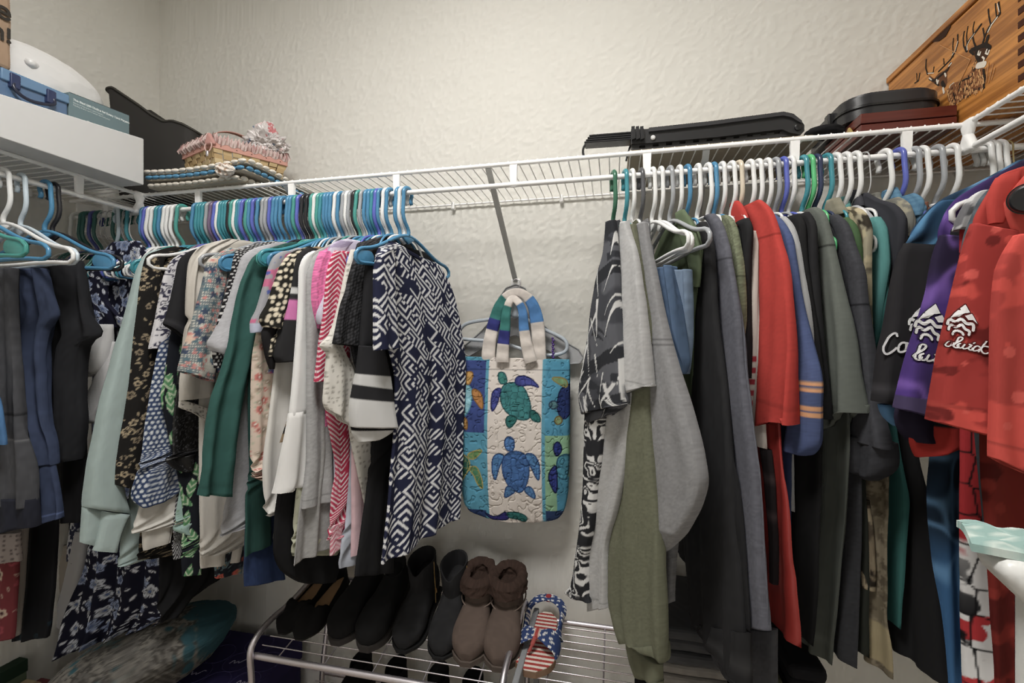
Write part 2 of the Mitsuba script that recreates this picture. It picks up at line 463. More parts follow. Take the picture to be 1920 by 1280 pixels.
def swirls(bg, fg, sc=16, seed=0, k=9, thr=0.2):
    bg, fg = hx(bg), hx(fg)
    def f(u, v, s, t):
        w = N(u, v, sc, seed, 2); a = np.sin(k * 2 * PI * w + 30 * v)
        m = sst(thr, thr + 0.25, a) * sst(0.35, 0.42, N(u, v, sc * 0.8, seed + 3))
        return mixc(np.repeat(bg[None], len(u), 0), fg[None], m)
    return f
def stitched_hem(f0, bandw=0.022, dark=0.82):
    """a stitched hem line"""
    def f(u, v, s, t):
        c = f0(u, v, s, t) if callable(f0) else np.repeat(hx(f0)[None], len(u), 0)
        k = np.exp(-((v - (t - bandw)) / 0.0022) ** 2)
        return c * (1 - (1 - dark) * k[:, None])
    return f

def millefleur(base, cols, sp=0.013, dens=0.7, grid=0.0048, dark='2f3f52', seed=0):
    """dense little flowers over a dotted ground"""
    base = hx(base)
    def f(u, v, s, t):
        c = np.repeat(base[None], len(u), 0)
        gx, gy = (u / grid) % 1 - 0.5, (v / grid) % 1 - 0.5
        zone = sst(0.42, 0.5, N(u, v, 26, seed + 1, 2))
        c = mixc(c, hx(dark)[None], sst(0.22, 0.3, np.hypot(gx, gy)) * (0.12 + 0.6 * zone))
        for k, col in enumerate(cols):
            d, _, hid, dx, dy = cells(u, v, sp * (1 + 0.35 * k), seed + 3 * k, 0.8)
            R = 0.42 * (0.75 + 0.25 * np.cos(5 * np.arctan2(dy, dx) + 9 * hid))
            c = mixc(c, hx(col)[None], (1 - sst(R - 0.06, R + 0.04, d)) * (((hid * 7.3) % 1) < dens / (1 + 0.4 * k)) * 0.92)
        return c
    return f
def slashes(base_fn, col, n, L, W, ang=(-0.4, 0.4), seed=0, box=(-0.13, 0.13, 0.0, 0.5)):
    """brushed slanting strokes over a ground"""
    rs = np.random.RandomState(seed); S = []
    for _ in range(n):
        x, y, a, l, w = rs.uniform(box[0], box[1]), rs.uniform(box[2], box[3]), rs.uniform(*ang), rs.uniform(*L), rs.uniform(*W)
        S.append((x, y, math.sin(a), math.cos(a), l, w))
    c_ = hx(col)
    def f(u, v, s, t):
        c = base_fn(u, v, s, t)
        for x, y, dx, dy, l, w in S:
            p = (u - x) * dx + (v - y) * dy; q = np.abs((u - x) * dy - (v - y) * dx)
            k = np.clip(p / l, 0, 1); c = mixc(c, c_[None], (1 - sst(w * 0.8, w, q / np.maximum(1 - 0.85 * k, 0.1))) * (p > 0) * (p < l))
        return c
    return f
# ---------------------------------------------------------------- materials
VC = {'type': 'mesh_attribute', 'name': 'vertex_color'}
def weave(p, n, uv):
    return 0.0005 * mikit.noise(p.x * 700, p.y * 700, p.z * 700)
scene['cloth'] = {'type': 'twosided', 'b': {'type': 'principled', 'base_color': VC, 'roughness': 0.92, 'specular': 0.12, 'sheen': 0.08}}
scene['satin'] = {'type': 'twosided', 'b': {'type': 'principled', 'base_color': VC, 'roughness': 0.45, 'specular': 0.4, 'sheen': 0.2}}
scene['plastic'] = {'type': 'twosided', 'b': {'type': 'principled', 'base_color': VC, 'roughness': 0.28, 'specular': 0.5}}
scene['matte'] = {'type': 'twosided', 'b': {'type': 'principled', 'base_color': VC, 'roughness': 0.75, 'specular': 0.25}}
scene['chrome'] = {'type': 'twosided', 'b': {'type': 'roughconductor', 'material': 'Cr', 'distribution': 'ggx', 'alpha': 0.18}}
scene['white_coat'] = {'type': 'twosided', 'b': {'type': 'principled', 'base_color': {'type': 'rgb', 'value': [0.80, 0.80, 0.79]}, 'roughness': 0.35, 'specular': 0.5}}
def plaster_tone(p, n, uv):
    k = mikit.fbm(p.x * 2.3 + p.y, p.z * 2.3, 0.5, 3)
    return mikit.mix((0.600, 0.590, 0.548), (0.640, 0.630, 0.590), k)
scene['wall_paint'] = {'type': 'twosided', 'b': {'type': 'principled', 'base_color': mikit.proc(plaster_tone), 'roughness': 0.7, 'specular': 0.25}}
def carpet_tone(p, n, uv):
    return mikit.mix((0.30, 0.26, 0.22), (0.42, 0.37, 0.31), mikit.fbm(p.x * 120, p.y * 120, 0.0, 3))
scene['carpet'] = {'type': 'twosided', 'b': {'type': 'diffuse', 'reflectance': mikit.proc(carpet_tone)}}
scene['ceiling_paint'] = {'type': 'twosided', 'b': {'type': 'diffuse', 'reflectance': {'type': 'rgb', 'value': [0.78, 0.77, 0.74]}}}
def oak(p, n, uv):
    g = mikit.fbm(p.y * 7 + 1.5 * mikit.noise(p.y * 3, p.z * 9), p.z * 130, p.x * 60, 4)
    return mikit.mix((0.235, 0.085, 0.018), (0.50, 0.215, 0.055), mikit.smoothstep(0.25, 0.75, g))
scene['oak'] = {'type': 'twosided', 'b': {'type': 'principled', 'base_color': mikit.proc(oak), 'roughness': 0.35, 'specular': 0.4}}
def cherry(p, n, uv):
    g = mikit.fbm(p.x * 9 + p.y * 4, p.z * 160, p.y * 60, 3)
    return mikit.mix((0.060, 0.010, 0.008), (0.115, 0.022, 0.014), g)
scene['cherry'] = {'type': 'twosided', 'b': {'type': 'principled', 'base_color': mikit.proc(cherry), 'roughness': 0.28, 'specular': 0.5}}
scene['clear_plastic'] = {'type': 'thindielectric', 'int_ior': 1.4}

# ---------------------------------------------------------------- the room
XL, XR, YB, YF, ZT = -1.74, 1.03, 1.46, -1.35, 2.74
def wall_sheet(name, o, a, b, label, bsdf='wall_paint'):
    o, a, b = (np.array(q, float) for q in (o, a, b))
    nrm = np.cross(a, b); nrm /= np.linalg.norm(nrm)
    V = np.array([o, o + a, o + a + b, o + b]); W = V - nrm * 0.1
    la, lb = np.linalg.norm(a), np.linalg.norm(b)
    Vs = [V]; uv = [np.array([[0, 0], [la, 0], [la, lb], [0, lb]])]; Fs = [[0, 1, 2], [0, 2, 3]]
    allv = np.vstack([V, W]); m = trimesh.Trimesh(allv, [[0, 1, 2], [0, 2, 3], [4, 6, 5], [4, 7, 6], [0, 5, 1], [0, 4, 5], [1, 6, 2], [1, 5, 6], [2, 7, 3], [2, 6, 7], [3, 4, 0], [3, 7, 4]], process=False)
    scene[name] = mikit.ply(m, bsdf, smooth=False, uv=np.vstack([uv[0], uv[0] + 0.05]))
    PLACED.add(name)
    labels[name] = {'kind': 'structure', 'label': label}
def relief_wall(name, label, o, a, dense, zd, n):
    """a plastered wall with its knocked-down relief as real geometry where it shows"""
    o, a, n = (np.array(q, float) for q in (o, a, n)); L = np.linalg.norm(a); a = a / L
    u = np.unique(np.r_[np.arange(0, dense[0], 0.1), np.arange(dense[0], dense[1], 0.0045), np.arange(dense[1], L, 0.1), L])
    z = np.unique(np.r_[np.arange(0, zd[0], 0.1), np.arange(zd[0], zd[1], 0.0045), np.arange(zd[1], ZT, 0.1), ZT])
    U, Z = np.meshgrid(u, z, indexing='ij')
    q = meshkit.fbm(np.stack([U * 92, Z * 92, 0 * U], -1), 3, 5); h = sst(0.46, 0.66, q) * 0.0013 + 0.0005 * meshkit.noise(np.stack([U * 160, Z * 160, 0 * U], -1), 3)
    V = o + U[..., None] * a + Z[..., None] * np.array([0, 0, 1.0]) + h[..., None] * n
    A, B = U.shape; i, j = np.meshgrid(np.arange(A - 1), np.arange(B - 1), indexing='ij')
    f = np.stack([i * B + j, (i + 1) * B + j, (i + 1) * B + j + 1, i * B + j + 1], -1).reshape(-1, 4)
    scene[name] = mikit.ply((V.reshape(-1, 3), f), 'wall_paint', smooth=True)
    PLACED.add(name); labels[name] = {'kind': 'structure', 'label': label}
relief_wall('wall_back', 'off white textured plaster wall behind the long hanging rod', [XL, YB, 0], [XR - XL, 0, 0], (0.0, 2.75), (0.55, 2.42), [0, -1, 0])
relief_wall('wall_left', 'off white textured plaster wall behind the jeans', [XL, YF, 0], [0, YB - YF, 0], (2.05, 2.8), (1.5, 2.45), [1, 0, 0])
wall_sheet('wall_right', [XR, YB, 0], [0, YF - YB, 0], [0, 0, ZT], 'off white textured plaster wall behind the deer box')
wall_sheet('floor', [XL, YF, 0], [XR - XL, 0, 0], [0, YB - YF, 0], 'beige carpet floor of the closet', 'carpet')
wall_sheet('ceiling', [XL, YB, ZT], [XR - XL, 0, 0], [0, YF - YB, 0], 'white ceiling above the closet', 'ceiling_paint')
for nm, (x0, x1, z0, z1) in {'wall_front': (XL, -0.55, 0, ZT), 'wall_front_pier': (0.35, XR, 0, ZT), 'wall_front_lintel': (-0.55, 0.35, 2.05, ZT)}.items():
    wall_sheet(nm, [x1, YF, z0], [x0 - x1, 0, 0], [0, 0, z1 - z0], 'unseen off white wall beside the opening behind the camera')  # out of view; the opening between them lets the fill light in
for nm, m in {'baseboard_back': bx(XL, XR, YB - 0.014, YB, 0, 0.085), 'baseboard_left': bx(XL, XL + 0.014, YF, YB - 0.014, 0, 0.085), 'baseboard_right': bx(XR - 0.014, XR, YF, YB - 0.014, 0, 0.085)}.items():
    scene[nm] = shape_of(m, 'white_coat', smooth=False); labels[nm] = {'kind': 'structure', 'label': 'white painted baseboard'}; PLACED.add(nm)
lamp = thing('ceiling_light', 'unseen white square ceiling light, out of view, lighting the upper wall', 'lamp')  # out of view; kind and place chosen to light the walls from above
put('housing', rbox(-0.62, -0.02, 0.02, 0.52, 2.69, 2.739, 0.01), 'white_coat', parent=lamp, smooth=30)
pan = trimesh.Trimesh([[-0.59, 0.05, 2.686], [-0.59, 0.49, 2.686], [-0.05, 0.49, 2.686], [-0.05, 0.05, 2.686]], [[0, 1, 2], [0, 2, 3]], process=False)
put_dict('diffuser', {**mikit.ply(pan, 'white_coat'), 'emitter': {'type': 'area', 'radiance': {'type': 'rgb', 'value': LAMP}}}, lamp)

# ---------------------------------------------------------------- wire shelves
ZS, YR, ZR = 1.708, 1.155, 1.654          # shelf deck, front rail depth, rod height
def shelf_parts(t, P, n, span, length):
    """P(a, b, z): a along the shelf, b from the front rail (0) to the wall (0.29)"""
    A, B = P(0, 0, ZS), P(length, 0, ZS)
    put('front_rail', rod(A, B, 0.0055, 12), 'white_coat', parent=t)
    put('hang_rod', rod(P(0, 0, ZR), P(length, 0, ZR), 0.0066, 14), 'white_coat', parent=t)
    put('back_rail', rod(P(0, 0.292, ZS - 0.004), P(length, 0.292, ZS - 0.004), 0.0032, 8), 'white_coat', parent=t)
    put('cross_rail', rod(P(0, 0.15, ZS - 0.005), P(length, 0.15, ZS - 0.005), 0.0028, 8), 'white_coat', parent=t)
    for i in range(n):
        a = (i + 0.5) * length / n
        put('wire', tube([P(a, -0.0045, ZS + 0.001), P(a, 0.0, ZS + 0.0068), P(a, 0.008, ZS + 0.004), P(a, 0.296, ZS + 0.002)], 0.0016, 6), 'white_coat', parent=t)
sb = thing('wire_shelf', 'long white wire shelf with hanging rod across the back wall', 'shelf')
shelf_parts(sb, lambda a, b, z: (XL + 0.005 + a, YR + b, z), 108, None, XR - XL - 0.01)
def rod_support(t, P, a):
    put('rod_support', hull_pts([P(a + s * w, b, z) for s in (-1, 1) for w, z in ((0.010, ZS + 0.004), (0.007, (ZS + ZR) / 2), (0.008, ZR - 0.006)) for b in (-0.004, 0.005)]), 'white_coat', parent=t, smooth=30)
Pb = lambda a, b, z: (a, YR + b, z)
for px in (200, 372, 547, 744, 963, 1213, 1490, 1700):
    r = ray(px, 640); rod_support(sb, Pb, r[0] / r[1] * YR)
def brace(t, p, q, w=0.0075):
    p, q = np.array(p), np.array(q); d = q - p; sdir = np.cross(d, [0, 0, 1.0]); sdir /= np.linalg.norm(sdir); up = np.cross(sdir, d); up /= np.linalg.norm(up)
    pts = [e + s * w * sdir + k * 0.003 * up for e in (p, q) for s in (-1, 1) for k in (-1, 1)]
    put('brace', hull_pts(pts), 'matte', 'c9cac7', parent=t, smooth=False)
    f = q.copy()
    put('brace_foot', rbox(f[0] - 0.016, f[0] + 0.016, f[1] - 0.006, f[1] + 0.004, f[2] - 0.03, f[2] + 0.012, 0.003), 'white_coat', parent=t, smooth=30)
for x in (-0.32, 0.215, -0.93):
    brace(sb, (x, YR + 0.004, ZS - 0.004), (x + 0.012, YB - 0.006, 1.44))
for x in (-1.3, -0.52, -0.16, 0.12, 0.5, 0.9):
    put('wall_clip', rbox(x - 0.006, x + 0.006, YB - 0.02, YB - 0.001, ZS - 0.02, ZS + 0.004, 0.003), 'white_coat', parent=sb, smooth=30)
put('end_bracket', cat_m(rbox(XL + 0.001, XL + 0.008, 1.17, 1.44, ZS - 0.10, ZS + 0.004, 0.003), rod((XL + 0.006, 1.18, ZS - 0.09), (XL + 0.006, 1.43, ZS - 0.09), 0.004)), 'white_coat', parent=sb, smooth=30)
XLR, XRR = -1.443, 0.7276
YE = -0.95
sl = thing('wire_shelf', 'white wire shelf with hanging rod over the jeans', 'shelf')
shelf_parts(sl, lambda a, b, z: (XLR - b, YE + a, z), 82, None, YR - YE - 0.02)
sr = thing('wire_shelf', 'white wire shelf with hanging rod over the patterned polo shirts', 'shelf')
shelf_parts(sr, lambda a, b, z: (XRR + b, YE + a, z), 82, None, YR - YE - 0.02)
for t, X, s in ((sl, XLR, -1), (sr, XRR, 1)):
    P = lambda a, b, z: (X + s * b, a, z)
    for y in (0.98 if s < 0 else 0.70, 0.40, 0.0, -0.4): 
        put('rod_support', hull_pts([(X + b, y + k * w, z) for k in (-1, 1) for w, z in ((0.010, ZS + 0.004), (0.007, (ZS + ZR) / 2), (0.008, ZR - 0.006)) for b in (-0.004, 0.005)]), 'white_coat', parent=t, smooth=30)
    put('corner_connector', cat_m(rhull([(X, YR - 0.02, ZS), (X, YR + 0.002, ZS), (X, YR - 0.008, (ZS + ZR) / 2)], 0.0085, 10), rhull([(X, YR - 0.022, ZR), (X, YR + 0.004, ZR), (X, YR - 0.008, (ZS + ZR) / 2)], 0.0095, 10)), 'white_coat', parent=t, smooth=40)
    brace(t, (X - s * 0.002, 0.80 if s < 0 else 0.55, ZS - 0.004), (XL + 0.006 if s < 0 else XR - 0.006, 0.80 if s < 0 else 0.55, 1.43))
    for y in (0.2, 0.62, 1.04):
        put('wall_clip', rbox((XL + 0.001) if s < 0 else XR - 0.02, XL + 0.02 if s < 0 else XR - 0.001, y - 0.006, y + 0.006, ZS - 0.02, ZS + 0.004, 0.003), 'white_coat', parent=t, smooth=30)
# ---------------------------------------------------------------- hangers
PAL = {'teal': '21909f', 'blue': '3a89b6', 'periwinkle': '5a68c8', 'white': 'e6e7e6', 'grey': '9fa3a8', 'black': '26262b', 'green': '2f9c92', 'dark green': '1d6b63', 'mauve': '75607f', 'sky': '9fc9d8',
       'beige': 'd9cbb2', 'bright green': '3fc070', 'navy': '2e3a5c', 'wire': 'b9babb', 'charcoal': '55565a', 'violet': '4f55a8', 'brass': 'a08a4a', 'forest': '2c6e52', 'pale blue': 'c3d3df'}
def hook_path(h=0.118):
    a = np.linspace(-0.35, PI + 0.1, 15)
    arc = np.stack([0.0165 * np.cos(a), 0.0165 * np.sin(a) - 0.004], 1)          # over the rod, free end on the wall side
    P = np.vstack([[[0.0155, -0.030]], arc, [[-0.019, -0.040], [-0.0195, -0.062], [-0.012, -0.083], [0, -0.100], [0, -h]]])
    return smooth_path(P, 44)
def frame_path(w=0.2, h=0.118):
    drop = 0.118 + (0.072 * w / 0.2 if w > 0.14 else 0.075); low = drop + 0.026
    P = [(0, -h), (-0.06, -h - 0.018), (-w * 0.8, -drop + 0.012), (-w * 0.97, -drop), (-w, -drop - 0.014), (-w * 0.96, -low + 0.002), (-w * 0.85, -low), (0, -low - 0.003)]
    return np.array(P + [(-x, z) for x, z in P[-2:0:-1]])
_hm = {}
def hanger_meshes(r, w, paddle, wire=False):
    k = (r, w, paddle, wire)
    if k not in _hm:
        to3 = lambda P: np.stack([np.zeros(len(P)), P[:, 0], P[:, 1]], 1)
        hk = tube(to3(hook_path()), r if not wire else 0.0014, 9)
        if wire:
            fr = tube(to3(frame_path(w)), 0.0014, 7, closed=True)
        else:
            fp = frame_path(w); fr = tube(to3(smooth_path(fp, 64, True)), r * (0.92 if w > 0.14 else 0.6), 9, closed=True)
            yoke = trimesh.convex.convex_hull([(x, s, z) for x in (-0.0035, 0.0035) for s, z in ((-0.022, -0.126), (0.022, -0.126), (0, -0.112), (0, -0.140))])
            fr = cat_m(fr, yoke)
            if paddle:
                pd = LineString([(-w * 0.78, -0.198), (-w * 0.93, -0.201)]).buffer(0.017)
                e = trimesh.creation.extrude_polygon(pd, 0.005, engine='earcut'); v = np.array(e.vertices)
                fr = cat_m(fr, trimesh.Trimesh(np.stack([v[:, 2] - 0.0025, v[:, 0], v[:, 1]], 1), e.faces[:, ::-1], process=False))
        _hm[k] = (hk, fr)
    return _hm[k]
_hd = {}
HANGERS = []
def hanger(x, y, color, label, rotz=0.0, w=0.2, paddle=False, z=ZR, group=None, tilt=0.0, name='clothes_hanger', wire=None):
    """the hanger's plane holds the local y axis and z; its long hook side faces -y"""
    wire = color in ('wire', 'brass') if wire is None else wire
    hk, fr = hanger_meshes(0.0052, w, paddle, wire)
    t = thing(name, label, 'hanger', group)
    M = T().translate([x, y, z]).rotate([0, 0, 1], rotz).rotate([1, 0, 0], tilt)
    for nm, m in (('hook', hk), ('frame', fr)):
        kk = (nm, color, w, paddle, wire)
        if kk not in _hd:
            _hd[kk] = shape_of(m, 'plastic', PAL[color], True)
        put_dict(nm, {**_hd[kk], 'to_world': M}, t)
    return t
def hookx(px):
    r = ray(px, 640); return r[0] / r[1] * (YR - 0.018)
LH = [(759, 'blue'), (751, 'white'), (745, 'blue'), (727, 'blue'), (720, 'white'), (711, 'blue'), (705, 'periwinkle'), (699, 'teal'), (692, 'blue'), (686, 'blue'), (678, 'grey'), (670, 'green'), (664, 'black'),
      (656, 'grey'), (650, 'white'), (644, 'grey'), (636, 'blue'), (629, 'white'), (621, 'blue'), (615, 'blue'), (609, 'blue'), (603, 'teal'), (597, 'green'), (590, 'white'), (584, 'green'), (576, 'black'), (568, 'black'),
      (559, 'periwinkle'), (552, 'green'), (545, 'blue'), (540, 'blue'), (527, 'blue'), (520, 'blue'), (514, 'blue'), (507, 'periwinkle'), (500, 'grey'), (493, 'grey'), (484, 'blue'), (475, 'periwinkle'), (468, 'blue'), (464, 'green'),
      (455, 'periwinkle'), (450, 'blue'), (446, 'teal'), (441, 'white'), (434, 'green'), (429, 'black'), (424, 'teal'), (419, 'teal'), (414, 'teal'), (409, 'white'), (403, 'periwinkle'), (396, 'mauve'), (388, 'grey'),
      (381, 'teal'), (375, 'teal'), (370, 'teal'), (363, 'blue'), (333, 'green'), (323, 'white'), (315, 'white'), (308, 'white'), (300, 'blue'), (293, 'teal'), (285, 'white'), (278, 'white'), (271, 'periwinkle'), (265, 'blue'),
      (247, 'wire'), (239, 'teal'), (230, 'wire'), (225, 'dark green'), (214, 'dark green'), (200, 'wire'), (191, 'wire'), (185, 'wire'), (178, 'dark green'), (169, 'violet'), (157, 'dark green'), (151, 'dark green'), (134, 'white')]
RH = [(1150, 'forest'), (1172, 'teal'), (1185, 'white'), (1202, 'charcoal'), (1224, 'white'), (1240, 'white'), (1257, 'grey'), (1275, 'white'), (1290, 'blue'), (1310, 'white'), (1329, 'white'), (1340, 'blue'), (1356, 'white'), (1374, 'white'),
      (1388, 'beige'), (1409, 'white'), (1425, 'white'), (1442, 'white'), (1457, 'grey'), (1472, 'periwinkle'), (1486, 'white'), (1510, 'teal'), (1522, 'bright green'), (1535, 'navy'), (1555, 'teal'), (1572, 'white'), (1591, 'white'), (1610, 'white'),
      (1627, 'wire'), (1666, 'white'), (1692, 'periwinkle'), (1721, 'grey'), (1736, 'white'), (1765, 'grey'), (1794, 'white'), (1856, 'white'), (1869, 'white'), (1883, 'white'), (1897, 'brass')]
ORD = ['first', 'second', 'third'] + [f'{i}th' for i in range(4, 100)]
ORD[20:23] = ['21st', '22nd', '23rd']; ORD[30:33] = ['31st', '32nd', '33rd']; ORD[40:43] = ['41st', '42nd', '43rd']; ORD[50:53] = ['51st', '52nd', '53rd']; ORD[60:63] = ['61st', '62nd', '63rd']; ORD[70:73] = ['71st', '72nd', '73rd']; ORD[80:81] = ['81st']
class Side:
    def __init__(s, side, hooks):
        s.side, s.hooks, s.used, s.last = side, hooks, {}, -1
        s.X = [hookx(px) for px, c in hooks]
    def pick(s, want):
        free = [i for i in range(s.last + 1, len(s.hooks))]
        i = min(free, key=lambda i: abs(s.X[i] - want)); s.last = i; return i
SL, SR = Side('L', LH), Side('R', RH)
def garment(side, name, label, short, xs, pieces, cat='shirt', a=15, auto=None, idx=None, X=None, snear=0.2):
    """xs: where the near shoulder shows; the garment takes the free hanger whose shoulder lies there"""
    S = SL if side == 'L' else SR
    PLN = PLeft if side == 'L' else PRight
    if idx is None:
        r = ray(xs, 640); q = r[0] / r[1]; ca, sa = math.cos(math.radians(a)), math.sin(math.radians(a))
        want = q * (YR - snear * ca) + (snear * sa if side == 'L' else -snear * sa)
        idx = S.pick(want)
    else:
        S.last = max(S.last, idx)
    S.used[idx] = short
    X = S.X[idx] if X is None else X
    t = thing(name, label, cat)
    for k, pc in enumerate(pieces):
        nm, rows, col = pc[:3]; o = dict(pc[3]) if len(pc) > 3 else {}
        aa = o.pop('a', a)
        if 'at' in o:
            pl = PLN(o['at'][0], aa, o['at'][1]); o.pop('at')
        elif aa != a:
            q = PLN(X, a).hit(*rows[0][:2]); pl = PLN(q[0], aa, q[1])
        else:
            pl = PLN(X, a)
        o.setdefault('side', side); o.setdefault('seed', hash_s(label) % 90 + k)
        if nm.startswith('sleeve'): o.setdefault('off', 0.004); o.setdefault('thick', [0.007, 0.010, 0.012]); o.setdefault('fold', 0.005)
        elif nm == 'body': o.setdefault('thick', [0.012, 0.008, 0.006, 0.006]); o.setdefault('fold', 0.005)
        else: o.setdefault('thick', 0.006); o.setdefault('fold', 0.005)
        cloth(t, nm, rows, pl, col, **o)
    if auto:
        pl = PLN(X, a); zt, col = auto[:2]; sn = auto[2] if len(auto) > 2 else 0.13
        L = []
        for z, f in ((1.535, 0.055), (1.475, 0.165 if sn > 0.1 else sn), (1.40, 0.19), (zt, 0.2)):
            n0 = min(f, sn)
            L.append((z, n0, f))
        rows3 = []
        for z, n0, f in L:
            A, B = pl.pt(-n0, z), pl.pt(f, z)
            if side == 'R': A, B = pl.pt(-f, z), pl.pt(n0, z)
            rows3.append((A, B))
        tm_rows = [(*project(A), *project(B)) for A, B in rows3]
        cloth(t, 'body', tm_rows, pl, col, side=side, thick=0.005, fold=0.003, du=0.02, dv=0.03)
    return t
def hash_s(s):
    h = 7
    for ch in s: h = (h * 31 + ord(ch)) % 100003
    return h
def project(P):
    a = P[0] * CT + P[1] * ST; c = -P[0] * ST + P[1] * CT
    return 960 + F * a / c, 640 - F * (P[2] - ZC) / c

FINE = dict(du=0.0024, dv=0.0028)
MED = dict(du=0.0036, dv=0.0036)
# ---------------------------------------------------------------- the women's clothes on the long rod, from its open end back to the corner
NAVY_GEO = chevrons('262a45', 'dfe0e2')
garment('L', 'blouse', 'navy and white blouse with a broken zigzag print, at the open end of the rod', 'navy and white zigzag print blouse', 703, [
    ('body', [(735, 454, 790, 487), (712, 464, 815, 494), (703, 488, 836, 522), (703, 520, 850, 562), (712, 600, 862, 622), (728, 660, 869, 682), (738, 720, 867, 735), (738, 800, 863, 795), (732, 880, 861, 855), (726, 960, 859, 905), (720, 1010, 857, 935), (715, 1058, 854, 968)], NAVY_GEO, {**FINE, 'du': 0.0022, 'dv': 0.0025, 'fold': [0.003, 0.013], 'lam': 0.11, 'thick': 0.012, 'a': 15, 'at': (-0.505, 1.155)}),
    ('sleeve', [(722, 466, 738, 468), (704, 480, 735), (699, 520, 735), (699, 580, 738), (699, 657, 744, 653)], NAVY_GEO, {**FINE, 'at': (-0.487, 1.155), 'thick': 0.012, 'fold': 0.004}),
    ('collar', [(728, 451, 792, 486), (727, 458, 793, 494)], '1f2238', {'at': (-0.503, 1.155), 'thick': 0.010, 'fold': 0})], idx=1)
garment('L', 'tunic', 'long black tunic with white bands at its turned sleeve cuffs', 'black tunic with banded cuffs', 684, [
    ('body', [(724, 454), (690, 470), (684, 500), (700, 600), (698, 700), (697, 830), (690, 900, 745), (683, 955, 742), (674, 1020, 740), (665, 1080, 738, 1072)], heather('222224', 0.1), {'thick': 0.008}),
    ('sleeve', [(690, 472, 716, 462), (679, 490, 708), (676, 540, 705), (672, 600, 705), (667, 650, 714)], heather('29292c', 0.1), {'off': 0.014}),
    ('cuff', [(667, 647, 716, 650), (662, 690, 726, 694), (655, 725, 732, 735), (649, 765, 736, 768), (651, 797, 741, 798)], bands('29292c', [(0.070, 0.098, 'c2c2c1'), (0.131, 0.26, 'c9c9c8')]), {'off': 0.020, 'a': 42, 'thick': [0.010, 0.022, 0.028], 'fold': 0.002, 'dv': 0.004}),
    ('cuff_lining', [(655, 790, 737, 792), (656, 808, 735, 806), (662, 818, 725, 814), (668, 826, 708, 822)], bands('d6d6d4', [(0.0, 0.017, '1d1d1f')]), {'off': 0.012, 'a': 42, 'thick': 0.012, 'fold': 0.001, 'dv': 0.003})], idx=2)  # dark gap of the sleeve opening put into the lining's colour as a band
garment('L', 'crochet_shirt', 'black open crochet knit top with a scalloped edge', 'black crochet top', 660, [
    ('body', [(716, 442), (690, 450), (668, 458), (664, 475), (668, 600), (690, 700)], knit('303032', 0.009), {**MED, 'thick': 0.008}),
    ('sleeve', [(718, 443, 724), (690, 450, 722), (668, 459, 715), (660, 480, 706), (649, 514, 700), (640, 545, 697), (630, 572, 694), (621, 612, 690), (614, 644, 690, 652)], knit('38383b', 0.009, 0.75), {**FINE, 'off': 0.012, 'wr': 0.004, 'thick': 0.012}),
    ('scallop_edge', [(650, 640, 690, 650), (656, 668, 690), (664, 690, 686)], knit('2b2b2e'), {**MED, 'off': 0.010})], cat='knit top')
garment('L', 'lace_shirt', 'cream lace top with eyelet holes and pointed sleeve', 'cream lace top', 648, [
    ('sleeve', [(655, 468, 672), (646, 500, 668), (632, 570, 660), (613, 630, 650), (597, 648, 642), (610, 664, 648), (607, 705, 662), (604, 750, 664), (611, 768, 652, 796)], lace('d9d5cc', '8f8a80'), {**MED, 'fold': 0.007}),
    ('body', [(662, 480), (668, 600), (650, 760), (660, 830), (672, 890), (683, 945)], lace('d6d2c9', '958f86', 0.014), {**MED})], cat='lace top')
garment('L', 'tee', 'pale pink long top hanging under the lace top', 'pale pink top', 650, [
    ('body', [(668, 480), (660, 700), (657, 860), (658, 950), (657, 1044)], heather('e3bcc4', 0.06), {})])
garment('L', 'tee', 'pale blue grey top with a row of tiny holes beside the pink top', 'pale blue grey top', 640, [
    ('body', [(664, 480), (655, 700), (655, 830), (650, 950), (636, 1058, 666, 1048), (638, 1066, 664, 1056)], heather('b3bac8', 0.06), {})])
MAG = zigzag('bf2750', 'eadcdf', 0.013, 0.06)
garment('L', 'print_shirt', 'raspberry red top with white dashed zigzag print', 'raspberry zigzag top', 616, [
    ('body', [(640, 470), (618, 500), (610, 700), (612, 770), (620, 820), (628, 880), (621, 930), (615, 1014, 651, 1003)], MAG, {**FINE}),
    ('sleeve', [(626, 470, 650), (617, 488, 645), (608, 525, 650), (603, 590, 640), (597, 640, 626), (593, 690, 618), (590, 716, 614, 712)], MAG, {**FINE}),
    ('lining', [(619, 985, 642), (618, 1042, 637, 1024)], zigzag('d4778c', 'f0dfe2', 0.012), {**MED})], cat='top')
garment('L', 'tee', 'lavender printed top with a rolled sleeve', 'lavender printed top', 604, [
    ('body', [(648, 447), (622, 459), (610, 480), (620, 700), (625, 900)], splash('c9c3d6', [('9d8fb0', 0.55)], 40, 3, False), {**MED}),
    ('sleeve', [(640, 449, 662), (616, 464, 645), (606, 510, 632), (600, 560, 618), (593, 590, 612), (597, 608, 610)], splash('c9c3d6', [('9d8fb0', 0.55)], 40, 3, False), {**MED})])
garment('L', 'crochet_shirt', 'pink crocheted top with a bunched sleeve', 'pink crochet top', 588, [
    ('body', [(630, 455), (600, 480), (605, 600), (610, 800)], knit('c95b8e', 0.007, 0.3), {**MED}),
    ('sleeve', [(602, 470, 626), (592, 486, 615), (584, 530, 608), (583, 555, 607), (587, 590, 604), (595, 616, 601)], knit('d2649a', 0.007, 0.3), {**MED, 'fold': 0.012, 'lam': 0.05, 'thick': 0.016})], cat='knit top')
